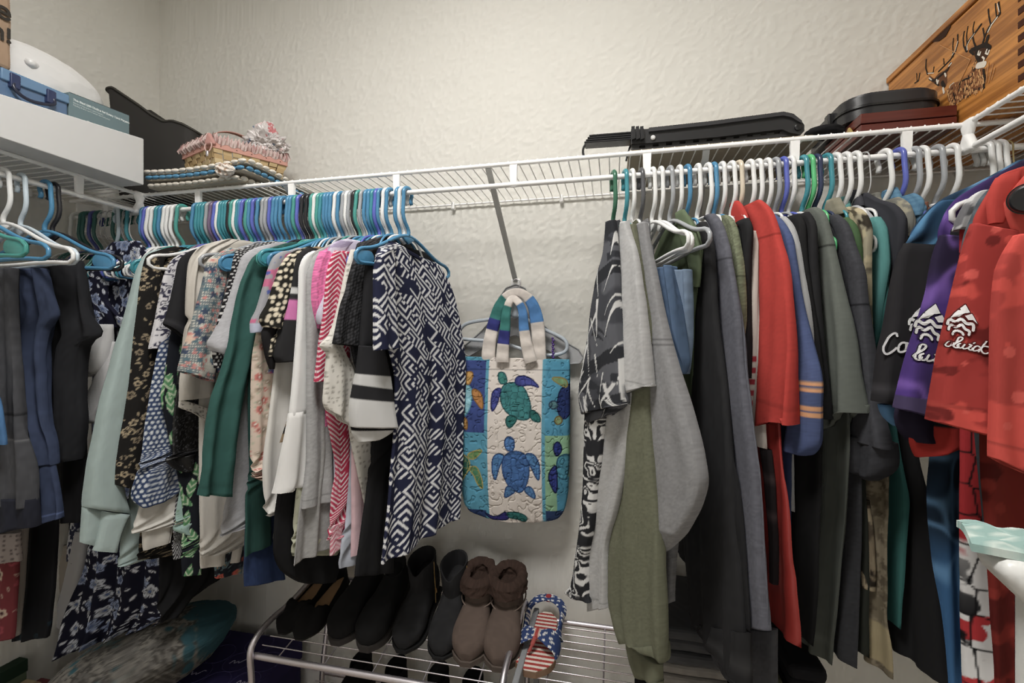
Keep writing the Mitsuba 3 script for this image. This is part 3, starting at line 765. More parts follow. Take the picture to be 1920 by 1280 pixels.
garment('L', 'tee', 'heather grey long tee with stitched hems', 'heather grey long tee', 572, [
    ('body', [(625, 455), (588, 478), (580, 600), (580, 850), (563, 935), (557, 980), (551, 1030), (547, 1060)], heather('9b9a99', 0.13), {**MED, 'fold': [0.003, 0.012], 'lam': 0.06}),
    ('sleeve', [(596, 473, 620), (582, 486, 610), (572, 525, 606), (572, 600, 606), (573, 700, 607), (573, 766, 610), (572, 850, 618), (565, 920, 620), (562, 953, 621, 938)], stitched_hem(heather('a5a5a6', 0.13)), {**MED, 'fold': 0.007})])
garment('L', 'printed_shirt', 'khaki printed shirt showing beneath the grey tee', 'khaki printed shirt', 575, [
    ('body', [(610, 470), (585, 500), (570, 850), (556, 915), (550, 980), (547, 1035, 640, 1030), (549, 1042, 636, 1040)], splash('b3b49b', [('5c5f4c', 0.62)], 45, 5, False), {**MED})])
garment('L', 'blouse', 'white blouse with a bell sleeve below the elbow seam', 'white bell sleeve blouse', 558, [
    ('body', [(610, 465), (575, 485), (570, 700), (565, 800)], 'dcdbd8', {}),
    ('sleeve', [(585, 470, 606), (566, 482, 594), (557, 508, 588), (556, 560, 586), (551, 640, 582), (545, 710, 579), (538, 778, 576)], 'e2e2e1', {'fold': 0.004}),
    ('cuff', [(537, 774, 577), (530, 815, 577), (523, 855, 576), (516, 900, 574), (510, 925, 568, 908)], 'dedddb', {'fold': [0.004, 0.012], 'lam': 0.05, 'off': 0.006, 'thick': [0.01, 0.016]})])
garment('L', 'long_black_shirt', 'long black top with a deep rounded hem above the shoe rack', 'black top with rounded hem', 560, [
    ('body', [(600, 470), (575, 490), (560, 700), (540, 830), (520, 925, 640), (514, 985, 660), (511, 1026, 664), (522, 1062, 660), (542, 1082, 650), (575, 1094, 630, 1090)], heather('1e1e20', 0.1), {'thick': 0.010, 'fold': 0.004})], cat='top')
garment('L', 'tee', 'black long sleeve tee with white and pink sleeve bands', 'black tee with pink band', 546, [
    ('body', [(590, 462), (560, 478), (555, 600), (545, 760), (526, 830)], camo(['1d1c1d', '3a2f26', '8c7558'], 40, 3), {**MED}),
    ('sleeve', [(578, 464, 596), (556, 478, 582), (547, 500, 574), (540, 540, 566), (534, 570, 562), (528, 600, 560), (520, 634, 558), (514, 668, 555), (521, 680, 552, 676)], bands('2b2b2d', [(0.124, 0.140, 'c3c3c2'), (0.153, 0.204, 'cf6fae')]), {'dv': 0.004, 'thick': [0.007, 0.012, 0.016]})])
garment('L', 'blouse', 'black blouse with cream pebble dots', 'black blouse with cream dots', 526, [
    ('body', [(575, 462), (544, 480), (530, 560), (520, 620), (503, 640), (501, 668)], dots('24231f', 'd3c7ac', 0.011, 0.34, 0.5, 1.25), {**FINE}),
    ('sleeve', [(556, 468, 572), (538, 480, 560), (526, 498, 552), (512, 535, 546), (500, 570, 540), (487, 597, 532), (494, 613, 524, 618)], dots('24231f', 'd9cdb2', 0.013, 0.34, 0.5, 1.25), {**FINE, 'fold': 0.006})])
garment('L', 'tee', 'black tee whose sleeve droops below the cream dots', 'black drooping tee', 522, [
    ('sleeve', [(540, 500, 556), (520, 560, 540), (498, 605, 528), (486, 622, 518), (492, 655, 517), (503, 692, 513)], '232224', {})], auto=(1.0, '232224', 0.02))
garment('L', 'long_shirt', 'long white top with a trailing side hem', 'long white top', 520, [
    ('body', [(560, 475), (535, 500), (518, 640), (510, 715), (501, 785), (491, 886), (493, 925), (505, 968, 530, 962)], 'd8d5cf', {'fold': [0.003, 0.010]})])
BIRD = splash('9a9aa0', [('cf5f8a', 0.57), ('4a5cae', 0.62), ('d8846a', 0.66)], 32, 8, False)
garment('L', 'print_shirt', 'grey top printed with pink and blue birds and a blue bordered sleeve', 'grey bird print top', 506, [
    ('body', [(556, 464), (528, 480), (520, 600), (500, 700)], BIRD, {**MED}),
    ('sleeve', [(532, 470, 552), (514, 480, 536), (504, 500, 528), (493, 540, 516), (481, 580, 508), (470, 608, 504), (471, 624, 500, 622)], bands(BIRD, [(-0.022, 0.5, 'b9bfd6')]), {**FINE})], cat='top')
garment('L', 'blouse', 'pastel coral floral blouse with a ruffled edge', 'coral floral blouse', 495, [
    ('body', [(540, 470), (515, 490), (500, 560), (480, 630), (473, 690), (472, 760), (472, 850), (475, 895, 500, 905)], floral('d3bfae', 'd0786e', 'b7a48f', 'e8ded0', 'a8b59a', 0.024, 0.95, 4), {**MED, 'fold': [0.003, 0.010], 'lam': 0.05})])
GREEN = '2b5a54'
garment('L', 'shirt', 'dark green long sleeve shirt with sleeve pushed forward', 'dark green shirt', 459, [
    ('body', [(545, 453), (500, 472), (486, 500), (478, 600), (464, 700), (463, 800), (466, 880), (461, 930, 494), (457, 985, 508), (455, 1043, 509)], stitched_hem(heather('27504a', 0.06)), {'fold': [0.003, 0.007]}),
    ('sleeve', [(520, 461, 540), (492, 470, 520), (474, 481, 508), (459, 507, 496), (450, 527, 490), (438, 584, 480), (424, 650, 472), (411, 695, 464), (390, 750, 456), (379, 806, 446), (371, 870, 438), (363, 926, 433, 930)], stitched_hem(heather(GREEN, 0.06)), {'fold': 0.017, 'lam': 0.075, 'wr': 0.007, 'thick': [0.008, 0.016, 0.018], 'du': 0.006, 'dv': 0.008})])
garment('L', 'denim_skirt', 'navy denim skirt below the dark green top', 'navy denim skirt', 462, [
    ('body', [(540, 480), (520, 520), (500, 800), (459, 1030, 512), (459, 1062, 522), (460, 1100, 533, 1085)], denim('2c3f68'), {**MED})], cat='skirt')
garment('L', 'tee', 'heather grey tee with a wide turned sleeve beside the dark green shirt', 'heather grey tee', 448, [
    ('body', [(525, 453), (480, 468), (462, 500), (455, 700), (446, 780), (439, 835), (430, 900), (418, 960), (413, 1006, 464, 984)], heather('a3a3a8', 0.1), {**MED}),
    ('sleeve', [(505, 458, 522), (470, 468, 500), (452, 482, 485), (441, 515, 475), (430, 548, 468), (417, 587, 456), (403, 621, 444), (391, 644, 432), (398, 658, 418, 668)], heather('adadb2', 0.1), {**MED, 'thick': [0.007, 0.012, 0.020]})])
garment('L', 'polka_dot_shirt', 'black top with tiny white polka dots', 'black polka dot top', 437, [
    ('body', [(510, 452), (455, 466), (440, 480), (430, 600), (420, 700)], dots('1d1c20', 'dcdcdc', 0.0085, 0.3, 0.1), {**FINE}),
    ('sleeve', [(498, 453, 512), (456, 464, 494), (438, 475, 474), (430, 514, 462), (418, 560, 450), (403, 612, 436), (397, 640, 424), (401, 690, 414)], dots('1d1c20', 'dcdcdc', 0.0085, 0.3, 0.1), {**FINE})], cat='top')
MULTI = millefleur('d6d2c4', ['cf7f78', '4f6f7c', '394763', 'd8b7a0'], 0.014, 0.55, 0.0046, '4a5a66', 11)
garment('L', 'blouse', 'blouse in a dense coral and teal dotted floral print', 'coral and teal floral blouse', 388, [
    ('body', [(470, 464), (420, 472), (400, 490), (390, 600), (380, 700)], MULTI, {**MED}),
    ('sleeve', [(432, 465, 452), (406, 475, 440), (387, 489, 428), (377, 532, 420), (367, 570, 412), (355, 615, 406), (342, 655, 402), (333, 695, 398, 716)], MULTI, {**FINE, 'fold': 0.006, 'thick': [0.007, 0.014, 0.018]})])
garment('L', 'blouse', 'shiny beige blouse with a ruched shoulder', 'shiny beige ruched blouse', 354, [
    ('body', [(450, 450), (400, 460), (370, 480), (360, 600), (365, 700)], 'b9b2a6', {'bsdf': 'satin'}),
    ('sleeve', [(430, 447, 446), (395, 455, 436), (370, 464, 425), (353, 494, 400), (349, 540, 388), (348, 588, 382), (351, 600, 374), (345, 618, 366), (340, 690, 352)], 'c2bbb0', {'bsdf': 'satin', 'fold': 0.010, 'lam': 0.022, 'wr': 0.007, 'du': 0.004, 'dv': 0.004})])
garment('L', 'tunic', 'cream tunic with a wide lace hem and a black cherry motif', 'cream lace hem tunic', 360, [
    ('body', [(430, 470), (390, 500), (372, 700), (372, 850), (373, 940), (374, 1000), (375, 1042, 420, 1040)], 'd3cec5', {'fold': [0.002, 0.008], 'lam': 0.05}),
    ('sleeve', [(380, 500, 410), (350, 640, 404), (335, 690, 400), (331, 722, 398), (331, 750, 396)], 'd3cdc3', {'off': 0.010}),
    ('lace_trim', [(331, 747, 398, 768), (331, 762, 396, 786), (348, 766, 390, 794)], lace('dbd6cc', '6f6a64', 0.009, 0.34), {**FINE, 'off': 0.012})])
garment('L', 'tee', 'white tiered top with rolled hems under the grey tee', 'white tiered top', 400, [
    ('body', [(440, 500), (420, 600), (400, 900), (378, 1010, 456), (376, 1040, 455), (377, 1066, 449, 1052)], bands('d2cdc4', [(0.60, 0.606, 'a9a59c'), (0.66, 0.666, 'a9a59c')]), {'fold': [0.002, 0.009]})])
garment('L', 'floral_shorts', 'small black shorts with bright red and teal flowers and beige waist', 'black shorts with red flowers', 415, [
    ('body', [(450, 850), (425, 960), (412, 1030, 456), (402, 1056, 456), (403, 1084, 452, 1072)], floral('272a33', 'd05a4a', '6e8b94', 'c79a5a', '7d9aa0', 0.022, 0.8, 2), {**MED, 'thick': 0.012})], cat='shorts')
garment('L', 'sequin_shirt', 'black top with angled short sleeve edged in sequins', 'black top with sequin sleeve', 332, [
    ('body', [(420, 464), (365, 478), (345, 500), (340, 650), (330, 720)], '232325', {}),
    ('sleeve', [(378, 464, 400), (352, 472, 388), (333, 490, 376), (326, 522, 364), (315, 572, 356), (305, 606, 348, 636)], stitched_hem('28282b', 0.012, 1.8), {'thick': [0.007, 0.014]})])
garment('L', 'net_shirt', 'black beaded net top with a fringed edge', 'black beaded net top', 350, [
    ('body', [(400, 500), (360, 560), (345, 700), (326, 745), (321, 800), (321, 850), (309, 864, 366), (325, 878, 364), (350, 886, 362)], swirls('161617', '55555a', 60, 4, 12, 0.75), {**FINE, 'bsdf': 'satin', 'wr': 0.004})])
LEAF = leaves('1d2028', '5f9a66', 'c5d3b4', 0.09)
garment('L', 'dress', 'black dress with large green and white palm leaves', 'black palm leaf dress', 340, [
    ('body', [(400, 480), (360, 520), (318, 630), (312, 670), (306, 710), (300, 740), (312, 800), (345, 985), (342, 1012), (341, 1050, 380), (342, 1080, 377, 1076)], leaves('1d2028', '4f8f5a', 'c5d3b4', 0.05), {**FINE})], cat='dress')
garment('L', 'aqua_shirt', 'aqua top with yellow flowers', 'aqua floral top', 345, [
    ('body', [(400, 500), (365, 600), (350, 860), (338, 917), (330, 965), (327, 994, 364, 990), (340, 1000, 364, 1006)], floral('93b3ac', 'd9cf8e', 'c9785e', 'd8b84a', '7f9f86', 0.028, 0.5, 6), {**FINE})], cat='top')
garment('L', 'polka_blouse', 'blue blouse with white polka dots and knotted hem', 'blue polka dot blouse', 312, [
    ('body', [(390, 470), (340, 520), (316, 630), (300, 645), (291, 682), (281, 738), (273, 792), (266, 849), (257, 888, 352), (246, 928, 346), (268, 952, 326, 934)], dots('35476d', 'd3d9df', 0.0115, 0.33, 0.12), {**FINE, 'fold': [0.003, 0.010], 'wr': 0.004})], cat='blouse')
garment('L', 'print_shirt', 'black top with white diamond pattern below the aqua top', 'black diamond print top', 320, [
    ('body', [(390, 500), (350, 600), (335, 900), (325, 985), (325, 1022, 345), (328, 1050, 342)], zigzag('1b1b20', 'c9c9cc', 0.012, 0.02, 1.5), {**FINE})], cat='top')
garment('L', 'tee', 'white top with pleated slanting hem below the polka dots', 'white pleated top', 300, [
    ('body', [(380, 490), (330, 560), (290, 800), (266, 925), (257, 960), (246, 1000, 328, 984)], heather('d0ccc4', 0.03), {}),
    ('layer', [(268, 985, 328, 978), (268, 1012, 326), (270, 1033, 322, 1018)], bands('cbc6bd', [(0.02, 0.023, 'a5a098'), (0.04, 0.043, 'a5a098')]), {'off': -0.008})])
DAM = swirls('d6d4d8', '35344a', 62, 7, 5, 0.15)
garment('L', 'blouse', 'white blouse with black scroll print', 'white scroll print blouse', 300, [
    ('body', [(390, 470), (345, 480), (310, 540), (300, 700)], DAM, {**FINE}),
    ('sleeve', [(350, 472, 376), (322, 485, 360), (303, 522, 350), (296, 560, 340), (290, 592, 330), (283, 625, 320), (277, 654, 310)], DAM, {**FINE})])
garment('L', 'cardigan', 'black cardigan with a cream ribbed edge', 'black cardigan with ribbed edge', 290, [
    ('body', [(380, 475), (330, 500), (300, 600), (290, 700), (280, 800), (274, 850)], '1f1f21', {}),
    ('ribbed_edge', [(288, 682, 294), (277, 760, 285), (268, 832, 274)], bands('cfccc4', [(0.004 * k, 0.004 * k + 0.002, '9d9a92') for k in range(60)]), {'dv': 0.0015, 'off': 0.006})], cat='cardigan')
EMB = floral('211f1e', 'b3a080', '8f7f68', '1f1d1c', '9a8a6e', 0.03, 0.55, 9, None, 0.36, '26221f')
garment('L', 'blouse', 'black blouse with beige embroidered flower sprays', 'black embroidered blouse', 268, [
    ('body', [(370, 470), (320, 480), (292, 520), (288, 700), (275, 850), (262, 1000), (258, 1050, 330, 1040)], EMB, {**FINE}),
    ('sleeve', [(325, 462, 350), (294, 470, 326), (274, 480, 308), (264, 515, 302), (256, 570, 300), (247, 630, 294), (241, 680, 290), (228, 778, 280), (214, 850, 268), (208, 906, 254, 918)], EMB, {**FINE, 'thick': [0.008, 0.014]})])
garment('L', 'skirt', 'long black pleated skirt hanging down to the grey cushion', 'long black skirt', 330, [
    ('body', [(360, 900), (320, 960), (300, 1010, 440), (296, 1060, 449), (296, 1090, 448), (297, 1125, 424), (298, 1150, 372), (300, 1168, 330)], heather('19191b', 0.1), {'fold': [0.004, 0.014], 'lam': 0.06})], cat='skirt')
MINT = heather('a0b4b2', 0.04)
garment('L', 'sweater', 'mint green sweater with long ribbed cuffs', 'mint green sweater', 252, [
    ('body', [(350, 470), (310, 476), (275, 500), (262, 700), (250, 850), (238, 955), (228, 1000), (220, 1062, 254, 1056)], MINT, {}),
    ('sleeve', [(306, 468, 330), (272, 474, 300), (250, 505, 286), (236, 560, 270), (222, 610, 262), (208, 655, 255), (199, 692, 248), (182, 750, 238), (168, 820, 230), (156, 880, 226), (149, 947, 241, 960)], MINT, {'thick': [0.010, 0.022, 0.026], 'fold': 0.005, 'off': 0.012}),
    ('cuff', [(150, 944, 196, 955), (147, 985, 192), (145, 1014, 178, 1022)], MINT, {'thick': 0.014, 'off': 0.010}),
    ('cuff', [(182, 954, 238, 961), (173, 1000, 224), (166, 1028, 211, 1031)], heather('a6bab8', 0.04), {'thick': 0.014, 'off': 0.022})], cat='sweater')
garment('L', 'tee', 'plum purple top showing a narrow strip beside the mint sweater', 'plum purple top', 262, [
    ('body', [(340, 490), (300, 560), (262, 850), (246, 930), (243, 980), (241, 1015)], heather('7a3f5a', 0.06), {})])
# the rest of the hangers stay visible by their hooks
def finish_hangers(S, row, rot, wide):
    near = {}
    for i in range(len(S.hooks)):                                    # a few empty hangers with broad shoulders stick out of the row
        q = (PLeft if S.side == 'L' else PRight)(S.X[i], 15).pt(-0.185 if S.side == 'L' else 0.185, 1.45)
        near[i] = project(q)[0]
    broad = set()
    for px in wide:
        if px < 100: broad.add(px); continue
        free = [i for i in near if i not in S.used and i not in broad]
        broad.add(min(free, key=lambda i: abs(near[i] - px)))
    for i, (px, c) in enumerate(S.hooks):
        w = {'wire': 'thin wire', 'brass': 'brass wire'}.get(c, c + ' plastic')
        if i in S.used: lab = f'{w} hanger holding the {S.used[i]}'
        else: lab = f'{w} hanger, {ORD[i]} hook from the open end of the {row}'
        lab = ' '.join(lab.split()[:16])
        rs = np.random.RandomState(i)
        hanger(S.X[i], YR, c, lab, rotz=rot + rs.uniform(-2.5, 2.5), w=0.19 if i in broad else 0.115 if S.side == 'L' else 0.085, paddle=i in broad and c in ('blue', 'periwinkle', 'teal', 'green'), group=f'hangers in the {row}', tilt=rs.uniform(-2, 2))
finish_hangers(SL, 'blue hanger row', -15, [292, 308, 345, 412, 528, 584, 606, 641])
# ---------------------------------------------------------------- the men's clothes on the second half of the rod
CAMO_T = splash('45474d', [('6a6c72', 0.53), ('c9c9c8', 0.60), ('2b2c31', 0.63)], 13, 4, False)
def tri_ground(u, v, s, t):
    c = camo(['44464d', '5b5d64'], 9, 2)(u, v, s, t)
    return mixc(c, hx('2f3136'), (np.floor((v + 0.45 * u) / 0.032) % 3 == 0) * sst(0.4, 0.44, N(u, v, 12, 5)) * 1.0)
tribal = slashes(slashes(tri_ground, '34363c', 40, (0.03, 0.09), (0.004, 0.012), (0.9, 1.9), 3), 'cfcfce', 85, (0.03, 0.13), (0.002, 0.0048), (-0.7, 0.5), 5, (-0.14, 0.14, -0.02, 0.42))
SW = swirls('2c2d31', 'd9d9d8', 34, 5, 7, 0.2)
A4 = dict(a=40, at=(0.035, 0.95))
garment('R', 'tee', 'black, grey and white tribal print tee at the open end of the men\'s clothes', 'tribal print tee', 1139, [
    ('sleeve', [(1140, 418, 1156), (1137, 470, 1160), (1126, 515, 1164), (1119, 565, 1166), (1113, 630, 1170), (1103, 680, 1174), (1092, 738, 1178), (1100, 776, 1178, 758)], stitched_hem(tribal), {**FINE, 'a': 40, 'at': (0.035, 0.95), 'thick': [0.008, 0.022, 0.026]}),
    ('hem', [(1107, 735, 1177, 735), (1096, 768, 1178, 752), (1109, 793, 1150, 776)], tribal, {**FINE, 'a': 40, 'at': (0.030, 0.955), 'thick': 0.016}),
    ('front', [(1108, 700, 1140), (1100, 775, 1132), (1098, 850, 1125), (1097, 900, 1118), (1092, 975, 1111), (1082, 1048, 1100), (1072, 1095, 1100), (1061, 1110, 1106, 1130)], SW, {**FINE, 'a': 40, 'at': (0.025, 0.96), 'thick': 0.012})],
    auto=(0.95, '3a3b40', 0.08), idx=0)
GREY = heather('aeaeae', 0.1)
garment('R', 'tee', 'light heather grey tee with a wide hanging sleeve', 'light grey tee', 1168, [
    ('sleeve', [(1168, 418, 1178), (1163, 450, 1186), (1159, 480, 1195), (1160, 530, 1204), (1162, 590, 1213), (1166, 660, 1221), (1172, 718, 1226), (1178, 742, 1226, 720)], stitched_hem(GREY), {**MED, 'a': 40, 'at': (0.060, 0.955), 'thick': [0.008, 0.016, 0.022]}),
    ('front', [(1152, 730, 1190), (1132, 790, 1186), (1122, 870, 1174), (1116, 930, 1161), (1109, 1020, 1142), (1106, 1090, 1142), (1105, 1144, 1143, 1138)], stitched_hem(GREY), {**MED, 'a': 40, 'at': (0.050, 0.965), 'thick': 0.014, 'fold': [0.004, 0.008]})],
    auto=(0.95, 'a8a8a8', 0.08), idx=1)
OLIVE = heather('6b6d58', 0.12)
garment('R', 'sweatshirt', 'olive green sweatshirt with a long sleeve and ribbed cuff', 'olive sweatshirt', 1184, [
    ('sleeve', [(1180, 424, 1193), (1184, 520, 1208), (1190, 640, 1226), (1184, 735, 1226), (1175, 800, 1230), (1165, 890, 1238), (1150, 980, 1248), (1143, 1060, 1253), (1146, 1110, 1254), (1160, 1165, 1252), (1172, 1200, 1246, 1206)], OLIVE, {**MED, 'a': 40, 'at': (0.078, 0.965), 'thick': [0.008, 0.022, 0.026], 'fold': [0.001, 0.010]}),
    ('cuff', [(1177, 1192, 1242), (1188, 1245, 1243), (1196, 1266, 1244, 1276)], OLIVE, {'a': 40, 'at': (0.080, 0.97), 'thick': 0.016, 'fold': 0.006})],
    cat='sweatshirt', auto=(0.93, '62644f', 0.06), idx=2)
HOOD = heather('88888a', 0.11, (260, 420), 4)
garment('R', 'hoodie', 'heather grey pullover with a folded bent sleeve', 'heather grey pullover', 1200, [
    ('sleeve', [(1198, 421, 1214), (1196, 470, 1222), (1196, 540, 1237), (1200, 600, 1250), (1206, 690, 1277), (1214, 760, 1301), (1224, 830, 1321), (1232, 870, 1327), (1236, 910, 1319), (1240, 950, 1302), (1246, 990, 1280), (1251, 1034, 1257, 1030)], bands(HOOD, [(0.248, 0.252, '666668'), (0.258, 0.262, '666668')]), {**MED, 'a': 40, 'at': (0.100, 0.965), 'thick': [0.008, 0.022, 0.024], 'fold': 0.003}),
    ('front', [(1236, 880, 1285), (1242, 960, 1278), (1246, 1020, 1269), (1250, 1132, 1262, 1128)], heather('6e6e70', 0.2), {**MED, 'a': 40, 'at': (0.115, 0.99), 'thick': 0.01})],
    cat='pullover', auto=(0.92, '7c7c7e', 0.06), idx=3)
for i, (lab, rows, c, ix) in enumerate([('mid blue jeans folded over a white hanger', [(1230, 505, 1262), (1238, 560, 1270), (1248, 620, 1276), (1258, 668, 1279), (1266, 700, 1276)], '4f6888', 5), ('pale blue jeans folded beside the mid blue jeans', [(1262, 510, 1288), (1264, 560, 1290), (1268, 620, 1288), (1272, 700, 1284)], '7389a4', 6)]):
    garment('R', 'folded_jeans', lab, 'folded jeans' if i else 'blue jeans', 1240, [('leg', [(r[0], r[1], r[2]) for r in rows], denim(c, 0.4), {**MED, 'a': 30, 'at': (0.115 + 0.03 * i, 1.0), 'thick': 0.014, 'fold': [0.010, 0.012], 'lam': 0.035})], cat='jeans', idx=ix)
garment('R', 'sleeveless_shirt', 'olive green sleeveless shirt with a dark armhole', 'green sleeveless shirt', 1321, [
    ('body', [(1290, 404), (1312, 446), (1318, 470), (1312, 520), (1303, 600), (1300, 700), (1299, 744)], '566549', {}),
    ('shoulder', [(1277, 402, 1292), (1282, 430, 1308), (1287, 455, 1320), (1296, 480, 1323), (1304, 505, 1322), (1311, 540, 1320)], '5f6e51', {'off': 0.012})], idx=7)
def dk(c): return heather(c, 0.12)
garment('R', 'sweatshirt', 'black long sleeve sweatshirt beside the green sleeveless shirt', 'black sweatshirt', 1340, [
    ('body', [(1322, 430), (1335, 460), (1340, 600), (1360, 760), (1374, 840), (1384, 900), (1394, 1000), (1400, 1080), (1406, 1145), (1407, 1187)], dk('252527'), {}),
    ('sleeve', [(1310, 424, 1326), (1317, 465, 1340), (1320, 515, 1344), (1312, 580, 1347), (1302, 690, 1360), (1298, 760, 1370), (1296, 840, 1380), (1288, 920, 1386), (1288, 1000, 1395), (1293, 1080, 1401), (1297, 1148, 1406), (1321, 1168, 1408, 1186)], bands(dk('2b2b2d'), [(-0.03, -0.026, '3c3c3e')]), {'thick': [0.008, 0.014, 0.018]})], cat='sweatshirt', idx=8)
TEX = heather('5d5e68', 0.14, (260, 260), 9)
garment('R', 'pullover', 'slate grey textured pullover with a darker waistband', 'slate grey pullover', 1368, [
    ('body', [(1340, 412), (1358, 440), (1372, 500), (1390, 600), (1402, 700), (1414, 790), (1427, 880), (1434, 980), (1441, 1080), (1446, 1172)], TEX, {**MED}),
    ('sleeve', [(1324, 409, 1340), (1337, 430, 1356), (1343, 470, 1368), (1345, 515, 1377), (1349, 590, 1390), (1355, 690, 1400), (1365, 780, 1414), (1377, 870, 1427), (1387, 980, 1435), (1397, 1080, 1442), (1405, 1172, 1447, 1182)], bands(TEX, [(0.128, 0.131, '3f4047')]), {**MED, 'thick': [0.008, 0.013]}),
    ('waistband', [(1325, 1168, 1447, 1182), (1325, 1205, 1448), (1340, 1248, 1448), (1395, 1278, 1448)], heather('4a4b50', 0.15), {**MED, 'a': 30, 'thick': 0.015, 'off': -0.01})], cat='pullover', idx=9)
garment('R', 'knit_shirt', 'olive green knitted shirt with a short sleeve', 'olive knitted shirt', 1390, [
    ('body', [(1360, 416), (1378, 435), (1388, 480), (1392, 600), (1390, 700)], knit('6a7057', 0.006, 0.25), {**MED}),
    ('sleeve', [(1346, 413, 1366), (1359, 425, 1380), (1373, 470, 1391), (1380, 540, 1397), (1383, 570, 1397), (1386, 642, 1394)], bands(knit('6a7057', 0.006, 0.25), [(0.165, 0.168, '4a4f3c')]), {**MED})], idx=11)
garment('R', 'tee', 'black tee with a short sleeve beside the striped jersey', 'black tee', 1407, [
    ('body', [(1388, 422), (1402, 440), (1404, 520), (1402, 650)], dk('232325'), {}),
    ('sleeve', [(1383, 419, 1406), (1393, 438, 1414), (1398, 495, 1410), (1392, 560, 1408), (1387, 640, 1409), (1383, 690, 1409), (1384, 706, 1408)], stitched_hem(dk('28282a'), 0.02, 1.5), {})], idx=12)
JST = [(0.265 + 0.0235 * k, 0.277 + 0.0235 * k, 'b0303e') for k in range(7)]
garment('R', 'jersey', 'beige jersey with red striped sleeve edge', 'beige striped jersey', 1424, [
    ('body', [(1408, 440), (1420, 470), (1424, 600), (1432, 700), (1436, 800), (1438, 842)], 'c9beb4', {}),
    ('sleeve', [(1407, 437, 1419), (1402, 470, 1426), (1404, 525, 1425), (1408, 600, 1424), (1410, 680, 1423), (1405, 750, 1420), (1400, 796, 1418)], bands('cfc5bb', JST + [(0.46, 0.475, '2a2a2c'), (0.49, 0.5, '2a2a2c')]), {'dv': 0.003}),
    ('tail', [(1424, 838, 1440), (1432, 900, 1446), (1440, 1000, 1450), (1444, 1090, 1452)], bands('2a2426', [(0.05, 0.07, '4a3d3f'), (0.12, 0.14, '4a3d3f')]), {'off': -0.006})], cat='jersey', idx=13)
RED = heather('c4382f', 0.05)
garment('R', 'polo_shirt', 'plain red polo shirt with a stitched wide sleeve', 'plain red polo', 1467, [
    ('body', [(1405, 398), (1440, 425), (1462, 460), (1470, 600), (1462, 780), (1467, 840), (1482, 930), (1491, 1055), (1497, 1150), (1498, 1215)], bands('a82a22', [(-0.02, -0.016, '7a1d18')]), {'bsdf': 'satin', 'fold': [0.003, 0.006], 'wr': 0.003}),
    ('sleeve', [(1394, 392, 1428), (1413, 415, 1450), (1423, 470, 1468), (1423, 510, 1479), (1421, 570, 1486), (1419, 640, 1490), (1415, 710, 1492), (1411, 775, 1493), (1411, 806, 1491, 783)], stitched_hem(bands(RED, [(0.108, 0.1105, '8a2019')]), 0.05), {'thick': [0.008, 0.014, 0.022], 'fold': [0.002, 0.012], 'lam': 0.08, 'dv': 0.004, 'du': 0.005}),
    ('collar', [(1380, 383, 1393), (1377, 400, 1404), (1379, 424, 1414), (1384, 440, 1420)], RED, {'off': 0.012, 'thick': 0.006, 'fold': 0})], cat='polo shirt', idx=14)
garment('R', 'tee', 'washed blue tee with orange bands on its twisted sleeve hem', 'blue tee with orange bands', 1490, [
    ('body', [(1445, 418), (1475, 445), (1485, 500), (1490, 700), (1484, 900), (1483, 1000)], '2f3a5c', {}),
    ('sleeve', [(1422, 404, 1442), (1452, 428, 1474), (1471, 460, 1490), (1478, 510, 1498), (1484, 570, 1509), (1488, 640, 1527), (1492, 720, 1543), (1488, 765, 1540), (1481, 810, 1537), (1485, 840, 1522), (1500, 850, 1512)], bands(heather('4d5c88', 0.1), [(0.410, 0.418, 'e0a06a'), (0.422, 0.430, 'e0a06a'), (0.456, 0.465, 'e0a06a'), (0.469, 0.478, 'e0a06a')]), {'dv': 0.003, 'thick': [0.007, 0.010, 0.018], 'fold': [0.002, 0.008]})], idx=16)
garment('R', 'tee', 'pale grey tee showing a thin edge behind the blue tee', 'pale grey tee', 1500, [
    ('body', [(1462, 413), (1488, 435), (1498, 470), (1500, 520), (1488, 700), (1488, 850), (1490, 960)], 'a9aaab', {}),
    ('sleeve', [(1457, 413, 1476), (1477, 432, 1491), (1490, 470, 1501), (1495, 520, 1508), (1503, 580, 1519), (1508, 640, 1524), (1512, 700, 1521)], 'b0b1b2', {})], idx=17)
garment('R', 'tee', 'black crew tee between the grey and green shirts', 'black crew tee', 1512, [
    ('body', [(1480, 414), (1505, 440), (1514, 520), (1526, 700), (1540, 800), (1541, 880), (1539, 960), (1536, 1060), (1531, 1150), (1523, 1212)], dk('1f1f20'), {}),
    ('sleeve', [(1474, 411, 1500), (1494, 430, 1511), (1503, 470, 1513), (1506, 540, 1521), (1513, 640, 1536), (1521, 720, 1546)], dk('262627'), {})], idx=18)
garment('R', 'tee', 'charcoal ribbed tee with a long narrow sleeve', 'charcoal ribbed tee', 1531, [
    ('body', [(1502, 410), (1522, 434), (1528, 480), (1530, 560), (1540, 720)], dk('29292b'), {}),
    ('sleeve', [(1494, 407, 1520), (1514, 430, 1531), (1516, 480, 1533), (1518, 560, 1537), (1524, 640, 1543), (1532, 720, 1551), (1538, 782, 1557)], dk('2c2c2e'), {})], idx=19)
GG = heather('676d66', 0.06)
